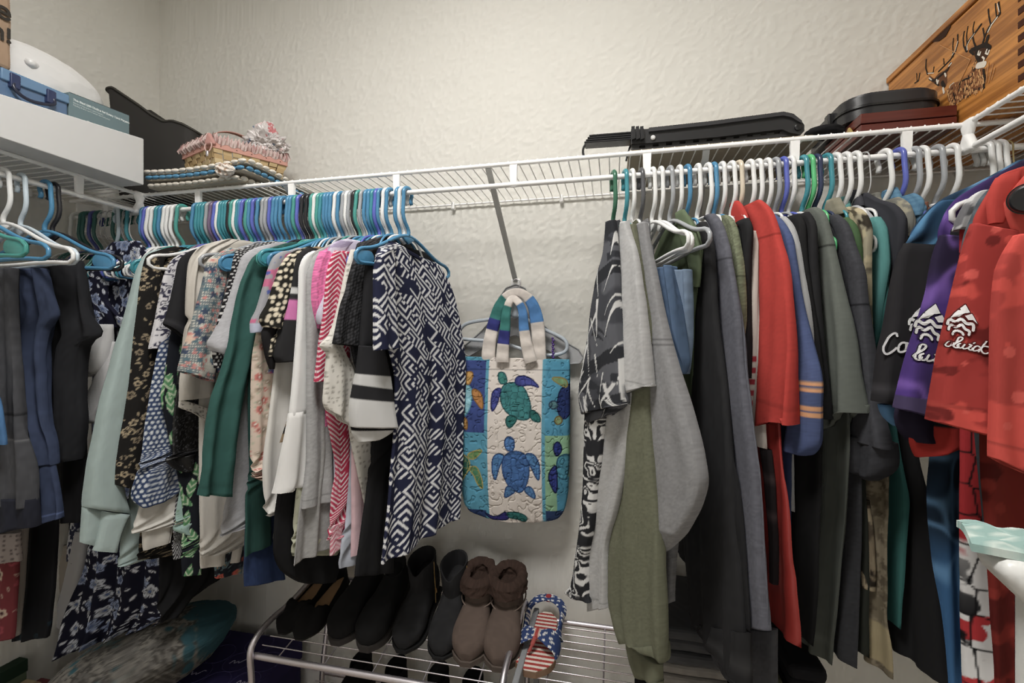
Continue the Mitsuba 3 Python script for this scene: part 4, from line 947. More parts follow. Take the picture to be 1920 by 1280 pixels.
garment('R', 'polo_shirt', 'grey green polo shirt with a broad folded sleeve', 'grey green polo', 1562, [
    ('body', [(1525, 405), (1550, 430), (1565, 470), (1585, 600), (1598, 760), (1601, 830), (1597, 900), (1592, 970), (1581, 1040), (1568, 1140), (1556, 1248)], stitched_hem(heather('555a54', 0.06), 0.04, 1.4), {'fold': [0.003, 0.012], 'lam': 0.06}),
    ('sleeve', [(1500, 401, 1532), (1520, 413, 1550), (1528, 450, 1562), (1530, 495, 1574), (1534, 560, 1592), (1541, 620, 1607), (1549, 700, 1619), (1550, 760, 1627), (1544, 818, 1627, 758)], stitched_hem(bands(GG, [(0.112, 0.115, '2c2f2c')]), 0.03), {'thick': [0.008, 0.016, 0.024], 'fold': [0.002, 0.015], 'lam': 0.075, 'dv': 0.004, 'du': 0.005})], cat='polo shirt', idx=21)
CH = heather('44454b', 0.16)
garment('R', 'tee', 'dark charcoal tee with a rumpled rolled sleeve', 'charcoal tee', 1595, [
    ('body', [(1555, 414), (1582, 440), (1600, 480), (1610, 600), (1612, 800), (1613, 880), (1613, 960), (1609, 1080), (1606, 1180), (1603, 1254)], heather('36373b', 0.12), {**MED}),
    ('sleeve', [(1546, 411, 1572), (1566, 430, 1593), (1581, 470, 1607), (1593, 515, 1623), (1599, 560, 1628), (1606, 620, 1636), (1610, 690, 1647), (1610, 760, 1658), (1607, 800, 1672), (1612, 826, 1677)], bands(CH, [(0.215, 0.218, '222226')]), {**MED, 'thick': [0.008, 0.012, 0.02], 'fold': [0.002, 0.006]}),
    ('rolled_cuff', [(1608, 815, 1674), (1600, 845, 1672), (1602, 872, 1660), (1614, 892, 1640)], heather('3a3b40', 0.16), {**MED, 'thick': 0.022, 'fold': 0.012, 'lam': 0.05})], idx=23)
garment('R', 'tee', 'leaf green tee between the charcoal and camouflage shirts', 'leaf green tee', 1615, [
    ('body', [(1578, 420), (1600, 445), (1608, 500), (1612, 700), (1625, 900), (1630, 1050), (1630, 1234)], '2a2d27', {}),
    ('sleeve', [(1564, 417, 1594), (1588, 433, 1611), (1600, 465, 1617), (1605, 510, 1618), (1612, 562, 1620)], heather('48663f', 0.08), {})], idx=24)
CAMOUF = camo(['84806c', '5d5543', 'a59c82', '3c362c', 'c0b28c'], 18, 3, 2.2)
garment('R', 'camo_shirt', 'khaki shirt with camouflage woodland sleeve and hem', 'camouflage shirt', 1632, [
    ('body', [(1595, 405), (1620, 430), (1632, 470), (1634, 700), (1660, 840), (1668, 900), (1666, 1040), (1666, 1160), (1674, 1220), (1676, 1274)], bands(camo(['6f6550', '5d5342', '827761'], 50, 5), [(-0.09, 0.9, '9a8c68')]), {**MED, 'fold': [0.003, 0.010]}),
    ('sleeve', [(1569, 398, 1600), (1586, 413, 1626), (1604, 440, 1637), (1613, 490, 1635), (1616, 560, 1634), (1625, 620, 1637), (1632, 690, 1643)], CAMOUF, {**FINE}),
    ('pocket', [(1622, 930, 1640), (1625, 1000, 1648), (1630, 1060, 1650), (1634, 1100, 1648)], camo(['4a4033', '7a6c55', '2b251d', '94866b'], 30, 9, 2), {**FINE, 'off': 0.012}),
    ('collar', [(1557, 380, 1582), (1554, 395, 1590), (1562, 412, 1602)], camo(['84806c', '948f7c'], 20, 1), {'off': 0.010, 'fold': 0, 'thick': 0.01})], idx=25)
garment('R', 'polo_shirt', 'teal polo shirt with pale grey shoulder', 'teal polo', 1660, [
    ('body', [(1620, 395), (1648, 420), (1660, 460), (1672, 700), (1690, 840), (1699, 880), (1709, 940), (1705, 1040), (1701, 1120), (1697, 1180)], '2c6a66', {'fold': [0.003, 0.009], 'lam': 0.06}),
    ('sleeve', [(1634, 411, 1650), (1632, 440, 1666), (1631, 500, 1672), (1633, 560, 1663), (1638, 610, 1654), (1642, 655, 1646)], '4f9794', {'thick': 0.010}),
    ('shoulder_yoke', [(1596, 391, 1614), (1606, 402, 1632), (1624, 412, 1642), (1632, 422, 1650)], 'aeb0b4', {'off': 0.006}),
    ('collar', [(1577, 376, 1598), (1576, 390, 1604), (1586, 398, 1606)], '5a9c98', {'off': 0.012, 'fold': 0, 'thick': 0.008})], cat='polo shirt', idx=27)
garment('R', 'jacket', 'charcoal zip jacket behind the teal polo', 'charcoal jacket', 1690, [
    ('body', [(1640, 380), (1680, 405), (1695, 440), (1700, 700), (1726, 860), (1750, 960), (1764, 1100), (1774, 1230), (1780, 1290)], '232325', {'fold': [0.003, 0.010]}),
    ('sleeve', [(1606, 370, 1630), (1622, 385, 1654), (1645, 400, 1688), (1662, 425, 1703), (1670, 460, 1700), (1672, 500, 1690), (1674, 535, 1682)], '3a3b42', {}),
    ('collar', [(1600, 362, 1616), (1600, 380, 1628), (1612, 392, 1632)], '46474e', {'off': 0.012, 'fold': 0, 'thick': 0.008})], cat='jacket', idx=28)
def check(a, b, sp=0.012):
    A, B = hx(a), hx(b)
    def f(u, v, s, t):
        k = 0.5 * (((u / sp) % 1) < 0.35) + 0.5 * (((v / sp) % 1) < 0.35)
        return mixc(np.repeat(A[None], len(u), 0), B[None], k * 0.7)
    return f
for lab, sh, nm, rows, col, crow, ix in [
    ('tan grey shirt with a pale patch on its shoulder', 'tan grey shirt', 'shirt', [(1650, 383, 1690), (1672, 400, 1712), (1692, 420, 1717), (1704, 445, 1714)], splash('7d7c74', [('b0a98f', 0.6)], 20, 2, False), [(1634, 370, 1660), (1634, 386, 1664), (1644, 396, 1668)], 29),
    ('sky blue checked shirt with a plain collar', 'sky blue checked shirt', 'shirt', [(1682, 375, 1720), (1700, 390, 1736), (1714, 408, 1732)], check('5d8fb0', '3c6a8e'), [(1667, 360, 1692), (1664, 374, 1698), (1670, 388, 1704)], 30),
    ('rust brown shirt collar beside the blue black polo', 'rust brown shirt', 'shirt', [(1716, 388, 1748), (1726, 402, 1746)], '8a5a48', [(1716, 376, 1734), (1712, 388, 1744), (1720, 398, 1746)], 31)]:
    garment('R', nm, lab, sh, 1700, [('body', [(r[2], r[1]) for r in rows] + [(rows[-1][2] - 4, 800)], col, {**MED}), ('shoulder', rows, col, {**MED, 'off': 0.008}), ('collar', crow, col if not isinstance(col, str) else col, {**MED, 'off': 0.014, 'fold': 0, 'thick': 0.008})], idx=ix)
finish_hangers(SR, 'second hanger row', 15, [4, 5, 6])

# ---------------------------------------------------------------- clothes that face the viewer from the two short rods
def hung(name, label, cat, pieces, y, a=0):
    t = thing(name, label, cat)
    for k, pc in enumerate(pieces):
        nm, rows, col = pc[:3]; o = dict(pc[3]) if len(pc) > 3 else {}
        yy = o.pop('y', y); aa = o.pop('a', a)
        q = PFace(yy).hit(*rows[0][:2])
        o.setdefault('seed', hash_s(label) % 90 + k); o.setdefault('thick', 0.010); o.setdefault('fold', [0.003, 0.008])
        tm = cloth(t, nm, rows, PFace(q[1], aa, q[0]), col, **o)
    return t
# polos, from the far one to the near one
BLUE = smoke('1b2b3c', '34699c', '6aa5d8', 8, 3)
h = hung('polo_shirt', 'black sleeved polo with a blue cloud print yoke and body', 'polo shirt', [
    ('body', [(1905, 302, 1965), (1872, 321, 1985), (1826, 345, 2000), (1763, 375, 2010), (1722, 415, 2010), (1706, 445, 2010), (1715, 560, 2010), (1730, 700, 2010), (1744, 850, 2010), (1740, 915, 2010), (1745, 1032, 2010), (1760, 1156, 2010), (1768, 1290, 2010)], bands(BLUE, []), {**MED, 'y': 0.95, 'fold': [0.003, 0.014], 'lam': 0.07}),
    ('yoke', [(1760, 378, 1800), (1722, 415, 1800), (1704, 442, 1790), (1694, 458, 1756, 464)], smoke('1c2733', '2f5d85', '5aa0cc', 9, 8), {**MED, 'y': 0.925}),
    ('sleeve', [(1694, 456, 1758, 462), (1681, 480, 1764), (1665, 540, 1768), (1651, 620, 1760), (1641, 660, 1752), (1635, 710, 1745), (1630, 750, 1735, 772)], stitched_hem(heather('2b2a2d', 0.06), 0.03, 1.5), {'y': 0.915, 'thick': [0.008, 0.020, 0.024], 'fold': [0.002, 0.008]}),
    ('sleeve_lining', [(1645, 757, 1720), (1650, 775, 1720), (1672, 797, 1720)], smoke('1f3a52', '3a78b8', '6aa5d8', 9, 2), {'y': 0.93})], 0.93)
SLV = {}
# lettering and emblem on the sleeves, laid on the cloth
GL = {'C': [[(0.62, 0.85), (0.55, 1.0), (0.35, 0.95), (0.12, 0.6), (0.03, 0.25), (0.15, 0.02), (0.38, 0.05), (0.62, 0.25)]],
      'o': [[(0.40, 0.42), (0.22, 0.48), (0.06, 0.28), (0.10, 0.05), (0.28, 0.02), (0.42, 0.2), (0.40, 0.42), (0.58, 0.30)]],
      'l': [[(0.02, 0.15), (0.20, 0.6), (0.22, 0.95), (0.12, 0.98), (0.08, 0.5), (0.10, 0.1), (0.2, 0.02), (0.34, 0.2)]],
      'w': [[(0.02, 0.42), (0.10, 0.05), (0.20, 0.05), (0.30, 0.40), (0.34, 0.05), (0.46, 0.05), (0.58, 0.48)]],
      'i': [[(0.04, 0.15), (0.14, 0.42), (0.12, 0.08), (0.22, 0.02), (0.32, 0.2)], [(0.20, 0.62), (0.24, 0.68)]],
      'c': [[(0.38, 0.38), (0.24, 0.46), (0.08, 0.24), (0.14, 0.02), (0.30, 0.04), (0.44, 0.2)]],
      'k': [[(0.12, 0.95), (0.06, 0.0)], [(0.44, 0.52), (0.10, 0.26), (0.46, -0.08), (0.58, 0.02)]]}
ADV = {'C': 0.66, 'o': 0.50, 'l': 0.30, 'w': 0.58, 'i': 0.30, 'c': 0.42, 'k': 0.55}
def script(text, size, w=0.052):
    x, out = 0, []
    for ch in text:
        for st in GL[ch]:
            P = smooth_path(np.array([(x + p[0] + 0.22 * p[1], p[1]) for p in st]), 24)
            out.append(LineString(P).buffer(w, quad_segs=3))
        x += ADV[ch]
    g = unary_union(out)
    from shapely import affinity
    return affinity.scale(g, size, size, origin=(0, 0))
def emblem(size):
    sp_ = [Polygon([(0.10, 0.56), (0.28, 0.74), (0.62, 1.0), (0.74, 0.74), (0.56, 0.72), (0.42, 0.62), (0.24, 0.60)]), Polygon([(0.58, 0.64), (0.80, 0.70), (0.96, 0.38), (0.82, 0.50), (0.68, 0.50)])]
    bands_ = [([(0.02, 0.40), (0.16, 0.52), (0.32, 0.46), (0.46, 0.54), (0.60, 0.40), (0.74, 0.38), (0.82, 0.18)], 0.048), ([(0.06, 0.22), (0.18, 0.35), (0.32, 0.29), (0.46, 0.36), (0.56, 0.22), (0.66, 0.17), (0.68, 0.04)], 0.042), ([(0.20, 0.06), (0.30, 0.17), (0.40, 0.15), (0.50, 0.04)], 0.036)]
    from shapely import affinity
    return affinity.scale(unary_union(sp_ + [LineString(smooth_path(np.array(p), 40)).buffer(w) for p, w in bands_]), size * 0.72, size, origin=(0, 0))
def print_on(parent, name, poly, px, py, rot, color, y, mesh, pl, lift=0.0012, outline=None):
    from shapely import affinity
    q = pl.hit(px, py)
    g = affinity.translate(affinity.rotate(poly, rot, origin=(0, 0)), pl.along(q), q[2])
    if outline:
        put(name + '_outline', drape(poly_mesh(g.buffer(0.0012), pl, 0.0004, 0.004), mesh, pl, lift * 0.5), 'matte', outline, parent=parent, smooth=False)
    put(name, drape(poly_mesh(g, pl, 0.0004, 0.004), mesh, pl, lift), 'matte', color, parent=parent, smooth=False)
def sleeve_print(t, key_rows, y, col, opts, marks):
    q = PFace(y).hit(*key_rows[0][:2]); pl = PFace(q[1], 0, q[0])
    cloth(t, 'sleeve', key_rows, pl, col, **opts)
    tm = LAST['mesh']
    for nm, poly, px, py, rot, oc in marks:
        print_on(t, nm, poly, px, py, rot, 'ececec', y, tm, pl, 0.0015, oc)
# the black sleeve carries the start of the word
tb = h
pl0 = PFace(0.915); 
kb = [k for k in scene if k.startswith(h + '__sleeve') and 'lining' not in k][0]
del scene[kb]
sleeve_print(h, [(1694, 456, 1758, 462), (1681, 480, 1764), (1665, 540, 1768), (1651, 620, 1760), (1641, 660, 1752), (1635, 710, 1745), (1630, 750, 1735, 772)], 0.915, stitched_hem(heather('2b2a2d', 0.06), 0.03, 1.5), dict(thick=[0.008, 0.020, 0.024], fold=[0.002, 0.006], seed=3),
             [('lettering', script('Cool', 0.033), 1640, 664, 8, '2b2a2d'), ('emblem', emblem(0.056), 1690, 632, 2, None)])
PURP = smoke('2d2440', '573a91', '8a62c4', 8, 5)
t2 = hung('polo_shirt', 'purple polo with a smoke pattern and white flame emblem', 'polo shirt', [
    ('body', [(1912, 303, 1990), (1870, 326, 2010), (1838, 344, 2020), (1790, 376, 2020), (1768, 408, 2020), (1758, 440, 2020), (1790, 600, 2020), (1808, 850, 2020), (1812, 1000, 2020), (1815, 1290, 2020)], PURP, {**MED, 'y': 0.89}),
    ('inner_hem', [(1690, 752, 1768), (1677, 775, 1772), (1682, 800, 1776), (1702, 826, 1780)], heather('2a2438', 0.1), {'y': 0.885, 'thick': 0.016})], 0.89)
sleeve_print(t2, [(1762, 441, 1815, 446), (1750, 475, 1812), (1736, 550, 1806), (1724, 595, 1802), (1708, 645, 1796), (1690, 710, 1785), (1678, 764, 1775, 792)], 0.86, bands(PURP, [(-0.028, 0.9, '4a3f63')]), dict(thick=[0.008, 0.018, 0.022], fold=[0.002, 0.005], seed=5, du=0.0036, dv=0.0036),
             [('lettering', script('lwick', 0.026), 1699, 672, -12, '2d2440'), ('emblem', emblem(0.058), 1703, 638, -2, '2d2440')])
def hexes(u, v, s, t):
    x, y = u / 0.055, v / 0.055
    d, d2, hid, _, _ = cells(u, v, 0.05, 12, 0.35)
    c = np.repeat(hx('b3222a')[None], len(u), 0)
    c = mixc(c, hx('dedede'), sst(0.70, 0.72, v / np.maximum(t, 1e-3) + 0.12 * (N(u, v, 40, 2, 3) - 0.5)))
    c = mixc(c, hx('c12a30'), sst(0.60, 0.62, N(u, v, 25, 6, 3)) * sst(0.66, 0.7, v / t))
    c = mixc(c, hx('17171a'), sst(0.62, 0.65, N(u, v, 20, 9, 4)) * sst(0.6, 0.9, v / t))
    return mixc(c, hx('17171a'), 1 - sst(0.02, 0.06, d2 - d))
hung('polo_shirt', 'black, red and white polo with a honeycomb line print', 'polo shirt', [
    ('body', [(1850, 356, 2000), (1830, 370, 2000), (1814, 392, 2000), (1800, 440, 2000), (1800, 600, 2000), (1803, 830, 1990), (1803, 1000, 1990), (1806, 1290, 1990)], hexes, {**FINE, 'y': 0.835}),
    ('shoulder', [(1842, 356, 1856), (1822, 368, 1846), (1806, 392, 1838), (1792, 430, 1828)], splash('6a6a6e', [('d5d5d6', 0.48), ('26262a', 0.62)], 18, 4, False), {**MED, 'y': 0.825}),
    ('sleeve', [(1784, 430, 1824), (1778, 470, 1818), (1776, 540, 1810), (1765, 640, 1806), (1735, 740, 1812), (1711, 797, 1832), (1706, 822, 1830, 838), (1722, 858, 1790, 838)], bands('232326', [(-0.045, 0.9, 'b8281f')]), {**MED, 'y': 0.878, 'thick': [0.005, 0.006, 0.012]})], 0.83)
hung('polo_shirt', 'slate blue ribbed polo squeezed behind the red splatter polo', 'polo shirt', [
    ('body', [(1856, 352, 2000), (1834, 376, 2000), (1820, 408, 2000), (1808, 440, 2000), (1799, 520, 2000), (1812, 640, 2000), (1830, 830, 2000), (1845, 1000, 2000)], bands('4a535c', [(0.005 * k, 0.005 * k + 0.002, '5d6771') for k in range(40)]), {'y': 0.805, 'dv': 0.004})], 0.805)
SPL = splash('a8302a', [('6e1c1a', 0.56), ('d8473a', 0.60), ('e0564a', 0.67)], 11, 7)
DRK = splash('7a2018', [('571512', 0.58), ('8f2a20', 0.66)], 11, 4)
t4 = hung('polo_shirt', 'red splatter print polo nearest the camera, with a white flame emblem', 'polo shirt', [
    ('body', [(1921, 311, 1990), (1876, 328, 2020), (1851, 360, 2050), (1831, 390, 2080), (1820, 420, 2090), (1826, 520, 2100), (1830, 700, 2110), (1830, 830, 2110), (1838, 1000, 2120), (1846, 1150, 2120), (1856, 1290, 2120)], bands(DRK, [(0, 0.09, 'b8362d')]), {**MED, 'y': 0.775, 'fold': [0.003, 0.010]}),
    ('collar', [(1866, 334, 1915, 318), (1852, 362, 1912), (1848, 385, 1900), (1853, 420, 1880)], 'c23a30', {'y': 0.745, 'thick': 0.006, 'fold': 0}),
    ('collar', [(1925, 322, 1990), (1905, 345, 1985), (1880, 385, 1960), (1888, 415, 1945), (1905, 445, 1935)], 'c8463a', {'y': 0.738, 'thick': 0.006, 'fold': 0}),
    ('front_sleeve', [(1905, 440, 2000), (1866, 520, 2000), (1861, 600, 2000), (1859, 700, 2000), (1858, 780, 2000), (1857, 856, 2010, 928)], stitched_hem(splash('b53a32', [('d9483c', 0.50), ('e0584c', 0.62)], 10, 21), 0.03), {**FINE, 'y': 0.70, 'thick': [0.01, 0.014]})], 0.77)
sleeve_print(t4, [(1821, 419, 1912, 440), (1811, 450, 1905), (1800, 500, 1895), (1787, 560, 1888), (1770, 645, 1882), (1757, 720, 1876), (1745, 788, 1870, 822)], 0.745, stitched_hem(SPL, 0.03), dict(thick=[0.010, 0.022, 0.026], fold=[0.002, 0.008], lam=0.1, seed=8, du=0.0026, dv=0.0026),
             [('lettering', script('olwick', 0.0155), 1759, 648, -13, '5a1512'), ('emblem', emblem(0.042), 1764, 630, 0, '5a1512')])
for px_, py_ in ((1867, 373), (1878, 375)):
    q_ = PFace(0.742).hit(px_, py_); b_ = trimesh.creation.icosphere(2, 0.0036); b_.apply_scale([1, 0.45, 1]); b_.apply_translation(q_); put('button', b_, 'plastic', 'f0e6e2', t4, True)
cap = thing('round_cap', 'round black ridged plastic cap against the red polo collar', 'cap')
cq = PFace(0.71).hit(1928, 372); ax_ = ray(1928, 372); ax_ /= np.linalg.norm(ax_); rr = 0.0185
put('disc', tube([cq + ax_ * k for k in (-0.010, -0.008, 0.0, 0.010, 0.012)], [rr * 0.80, rr * 0.92, rr, rr, rr * 0.95], 32), 'plastic', '1e1e21', parent=cap, smooth=30)
for k in range(2):
    put('ridge', tube([cq + ax_ * (0.001 + 0.005 * k), cq + ax_ * (0.0035 + 0.005 * k)], rr * 1.06, 32), 'plastic', '17171a', parent=cap, smooth=30)
for yy, c, l in ((0.93, 'white', 'white hanger holding the black sleeved cloud print polo'), (0.885, 'white', 'white hanger holding the purple smoke polo'), (0.805, 'grey', 'grey hanger holding the slate blue polo'), (0.83, 'white', 'white hanger holding the honeycomb polo'), (0.775, 'black', 'black hanger holding the red splatter polo')):
    hanger(XRR, yy, c, l, rotz=-90, w=0.19, group='hangers on the short rod over the polos')

# the corner on the other side: jeans on the short rod
NF = floral('1f2033', 'd5dbe8', '9fb0d6', '4f6496', 'dfe3ee', 0.042, 0.85, 5, None, 0.46, '23263f')
hung('dress', 'long navy dress with white and blue flowers, hanging in the corner', 'dress', [
    ('body', [(214, 455, 262), (196, 475, 276), (176, 505, 300), (168, 560, 305), (166, 600, 305), (172, 700, 305), (170, 800, 310), (168, 950, 310), (160, 1050, 312), (140, 1130, 310), (124, 1190, 308, 1160), (104, 1232, 302, 1166)], NF, {**FINE, 'du': 0.003, 'dv': 0.003, 'fold': [0.002, 0.022], 'lam': 0.10, 'thick': 0.012}),
    ('underskirt', [(160, 1140, 300), (190, 1180, 298, 1155), (210, 1202, 300, 1172)], 'cfb5a6', {'y': 1.11}),
    ('sleeve', [(190, 470, 212), (172, 505, 205), (164, 560, 200), (166, 600, 240, 606), (178, 612, 238, 615)], NF, {**FINE, 'y': 1.06})], 1.09)
for rows, lab, c, y in (([(178, 608, 210), (168, 645, 207), (158, 680, 200), (152, 708, 188, 700)], 'white trouser leg folded open beside the floral dress', 'd6d6d6', 0.975), ([(190, 640, 216), (182, 715, 212), (162, 755, 204), (157, 776, 192), (174, 792, 188)], 'white trousers hanging behind the open trouser leg', 'cfcfd0', 0.985)):
    hung('trousers', lab, 'trousers', [('leg', rows, c, {'thick': [0.01, 0.02, 0.024], 'fold': 0.006})], y)
hung('print_skirt', 'navy skirt with a white giraffe spot print', 'skirt', [('body', [(140, 940, 152), (130, 1000, 150), (119, 1050, 146)], splash('c9cbd4', [('262a45', 0.46)], 60, 3, False), {**FINE})], 1.13)
hung('trousers', 'beige trouser leg below the giraffe print', 'trousers', [('leg', [(122, 1020, 148), (106, 1088, 140), (92, 1130, 118)], stitched_hem('9c948a'), {})], 1.135)
hung('trousers', 'white trouser leg with a stitched hem above the grey cushion', 'trousers', [('leg', [(142, 995, 166), (132, 1040, 162), (114, 1112, 150), (97, 1172, 142)], stitched_hem('b3b3b8'), {})], 1.125)
hung('trousers', 'long black trousers in the corner below the jeans', 'trousers', [('leg', [(96, 900, 180), (90, 1000, 178), (88, 1100, 172), (92, 1232, 130, 1220)], '19191b', {})], 1.16)
JD = lambda c, f=0.35: denim(c, f, 3)
hung('jeans', 'faded charcoal jeans folded over a hanger', 'jeans', [
    ('leg', [(-30, 505, 28), (-30, 560, 28), (-30, 640, 30), (-30, 720, 38), (-30, 780, 46), (-30, 830, 56), (-30, 880, 64), (-30, 940, 66)], bands(JD('4a4b50'), [(0.34, 0.345, '2c2d31'), (0.40, 0.405, '6b6c70')]), {**MED, 'fold': [0.006, 0.010], 'lam': 0.05, 'thick': 0.016}),
    ('waist', [(-30, 925, 66), (-30, 975, 70), (-30, 1003, 62, 985)], JD('2a2c38'), {**MED, 'thick': 0.02})], 0.80)
hung('jeans', 'dark blue jeans with light stitching and turned cuffs', 'jeans', [
    ('leg', [(24, 506, 86), (24, 540, 92), (28, 590, 108), (30, 622, 90), (31, 690, 84), (38, 765, 86), (52, 810, 90), (62, 870, 94)], JD('38435e', 0.5), {**MED, 'fold': [0.012, 0.010], 'lam': 0.055, 'thick': 0.016, 'wr': 0.006}),
    ('leg', [(62, 830, 92), (68, 900, 102), (70, 940, 108), (68, 984, 112, 972)], stitched_hem(JD('3c4866', 0.5), 0.018, 1.5), {**MED, 'fold': 0.010, 'lam': 0.05, 'y': 0.85})], 0.845)
hung('jeans', 'black jeans with a bent knee fold', 'jeans', [
    ('leg', [(84, 490, 146), (86, 545, 160), (84, 592, 172), (84, 626, 186), (88, 652, 162), (90, 706, 152), (90, 790, 154), (92, 830, 148), (90, 868, 144, 862)], stitched_hem(heather('26272b', 0.15), 0.02, 1.5), {'fold': [0.010, 0.008], 'lam': 0.06, 'thick': 0.018, 'wr': 0.006})], 0.895)
hung('trousers', 'plain black trousers behind the black jeans', 'trousers', [('leg', [(100, 700, 158), (104, 860, 160), (110, 920, 152), (112, 976, 148)], heather('1c1c1f', 0.1), {})], 0.93)
hung('jeans', 'bright blue jeans at the front end of the jeans rod', 'jeans', [('leg', [(-160, 505, -50), (-160, 680, -24), (-160, 748, 3), (-160, 790, 10), (-160, 822, 14)], JD('4a7fb6'), {})], 0.76)
hung('skirt', 'red patterned skirt with a lace top at the edge of the closet', 'skirt', [
    ('body', [(-30, 1000, 34), (-30, 1060, 32), (-30, 1150, 26), (-30, 1188, 22)], floral('6e2a30', '8f3a44', 'b39a88', '3a1a20', '9a7a70', 0.04, 0.8, 3), {**FINE}),
    ('lace_trim', [(-30, 990, 36), (-30, 1045, 33)], lace('9a8f8c', '5a4f4f', 0.012), {**FINE, 'y': 0.83})], 0.84)
hung('skirt', 'grey beige skirt lining strip beside the red skirt', 'skirt', [('body', [(30, 985, 50), (28, 1100, 40), (20, 1190, 32)], '8a817a', {})], 0.87)
hung('skirt', 'long black skirt with faint teal flowers near its hem', 'skirt', [('body', [(46, 960, 110), (36, 1060, 105), (28, 1150, 96), (26, 1200, 90, 1194)], bands(floral('16171b', '1c2f3a', '1f3a44', '16171b', None, 0.03, 0.5, 4), [(0, 0.24, '151518')]), {**MED})], 0.90)

# hangers of the jeans rod
JH = [(0.700, 'periwinkle', 'periwinkle hanger with a broad flat end at the jeans rod'), (0.735, 'green', 'sea green hanger with a broad flat end over the blue jeans'), (0.765, 'blue', 'blue hanger with a bent notch over the jeans'), (0.820, 'white', 'white hanger hooked beside the diagonal shelf brace'), (0.853, 'pale blue', 'pale blue hanger with an S shaped hook over the jeans'),
      (0.903, 'blue', 'bright blue hanger holding the black jeans'), (0.920, 'black', 'black tube hanger beside the bright blue hanger'), (None, 'pale blue', 'pale blue hanger holding the navy floral dress')]
for i, (yy, c, l) in enumerate(JH):
    if yy is None:
        hanger(-1.52, 1.135, c, l, rotz=70, w=0.17, group='hangers in the blue hanger row'); continue
    hanger(XLR, yy, c, l, rotz=90 + (-6, 2, 5, 3, -4, 5, 6, -4)[i], w=0.205 if i < 7 else 0.16, paddle=i in (0, 1, 5), tilt=0, group='hangers on the short rod over the jeans')
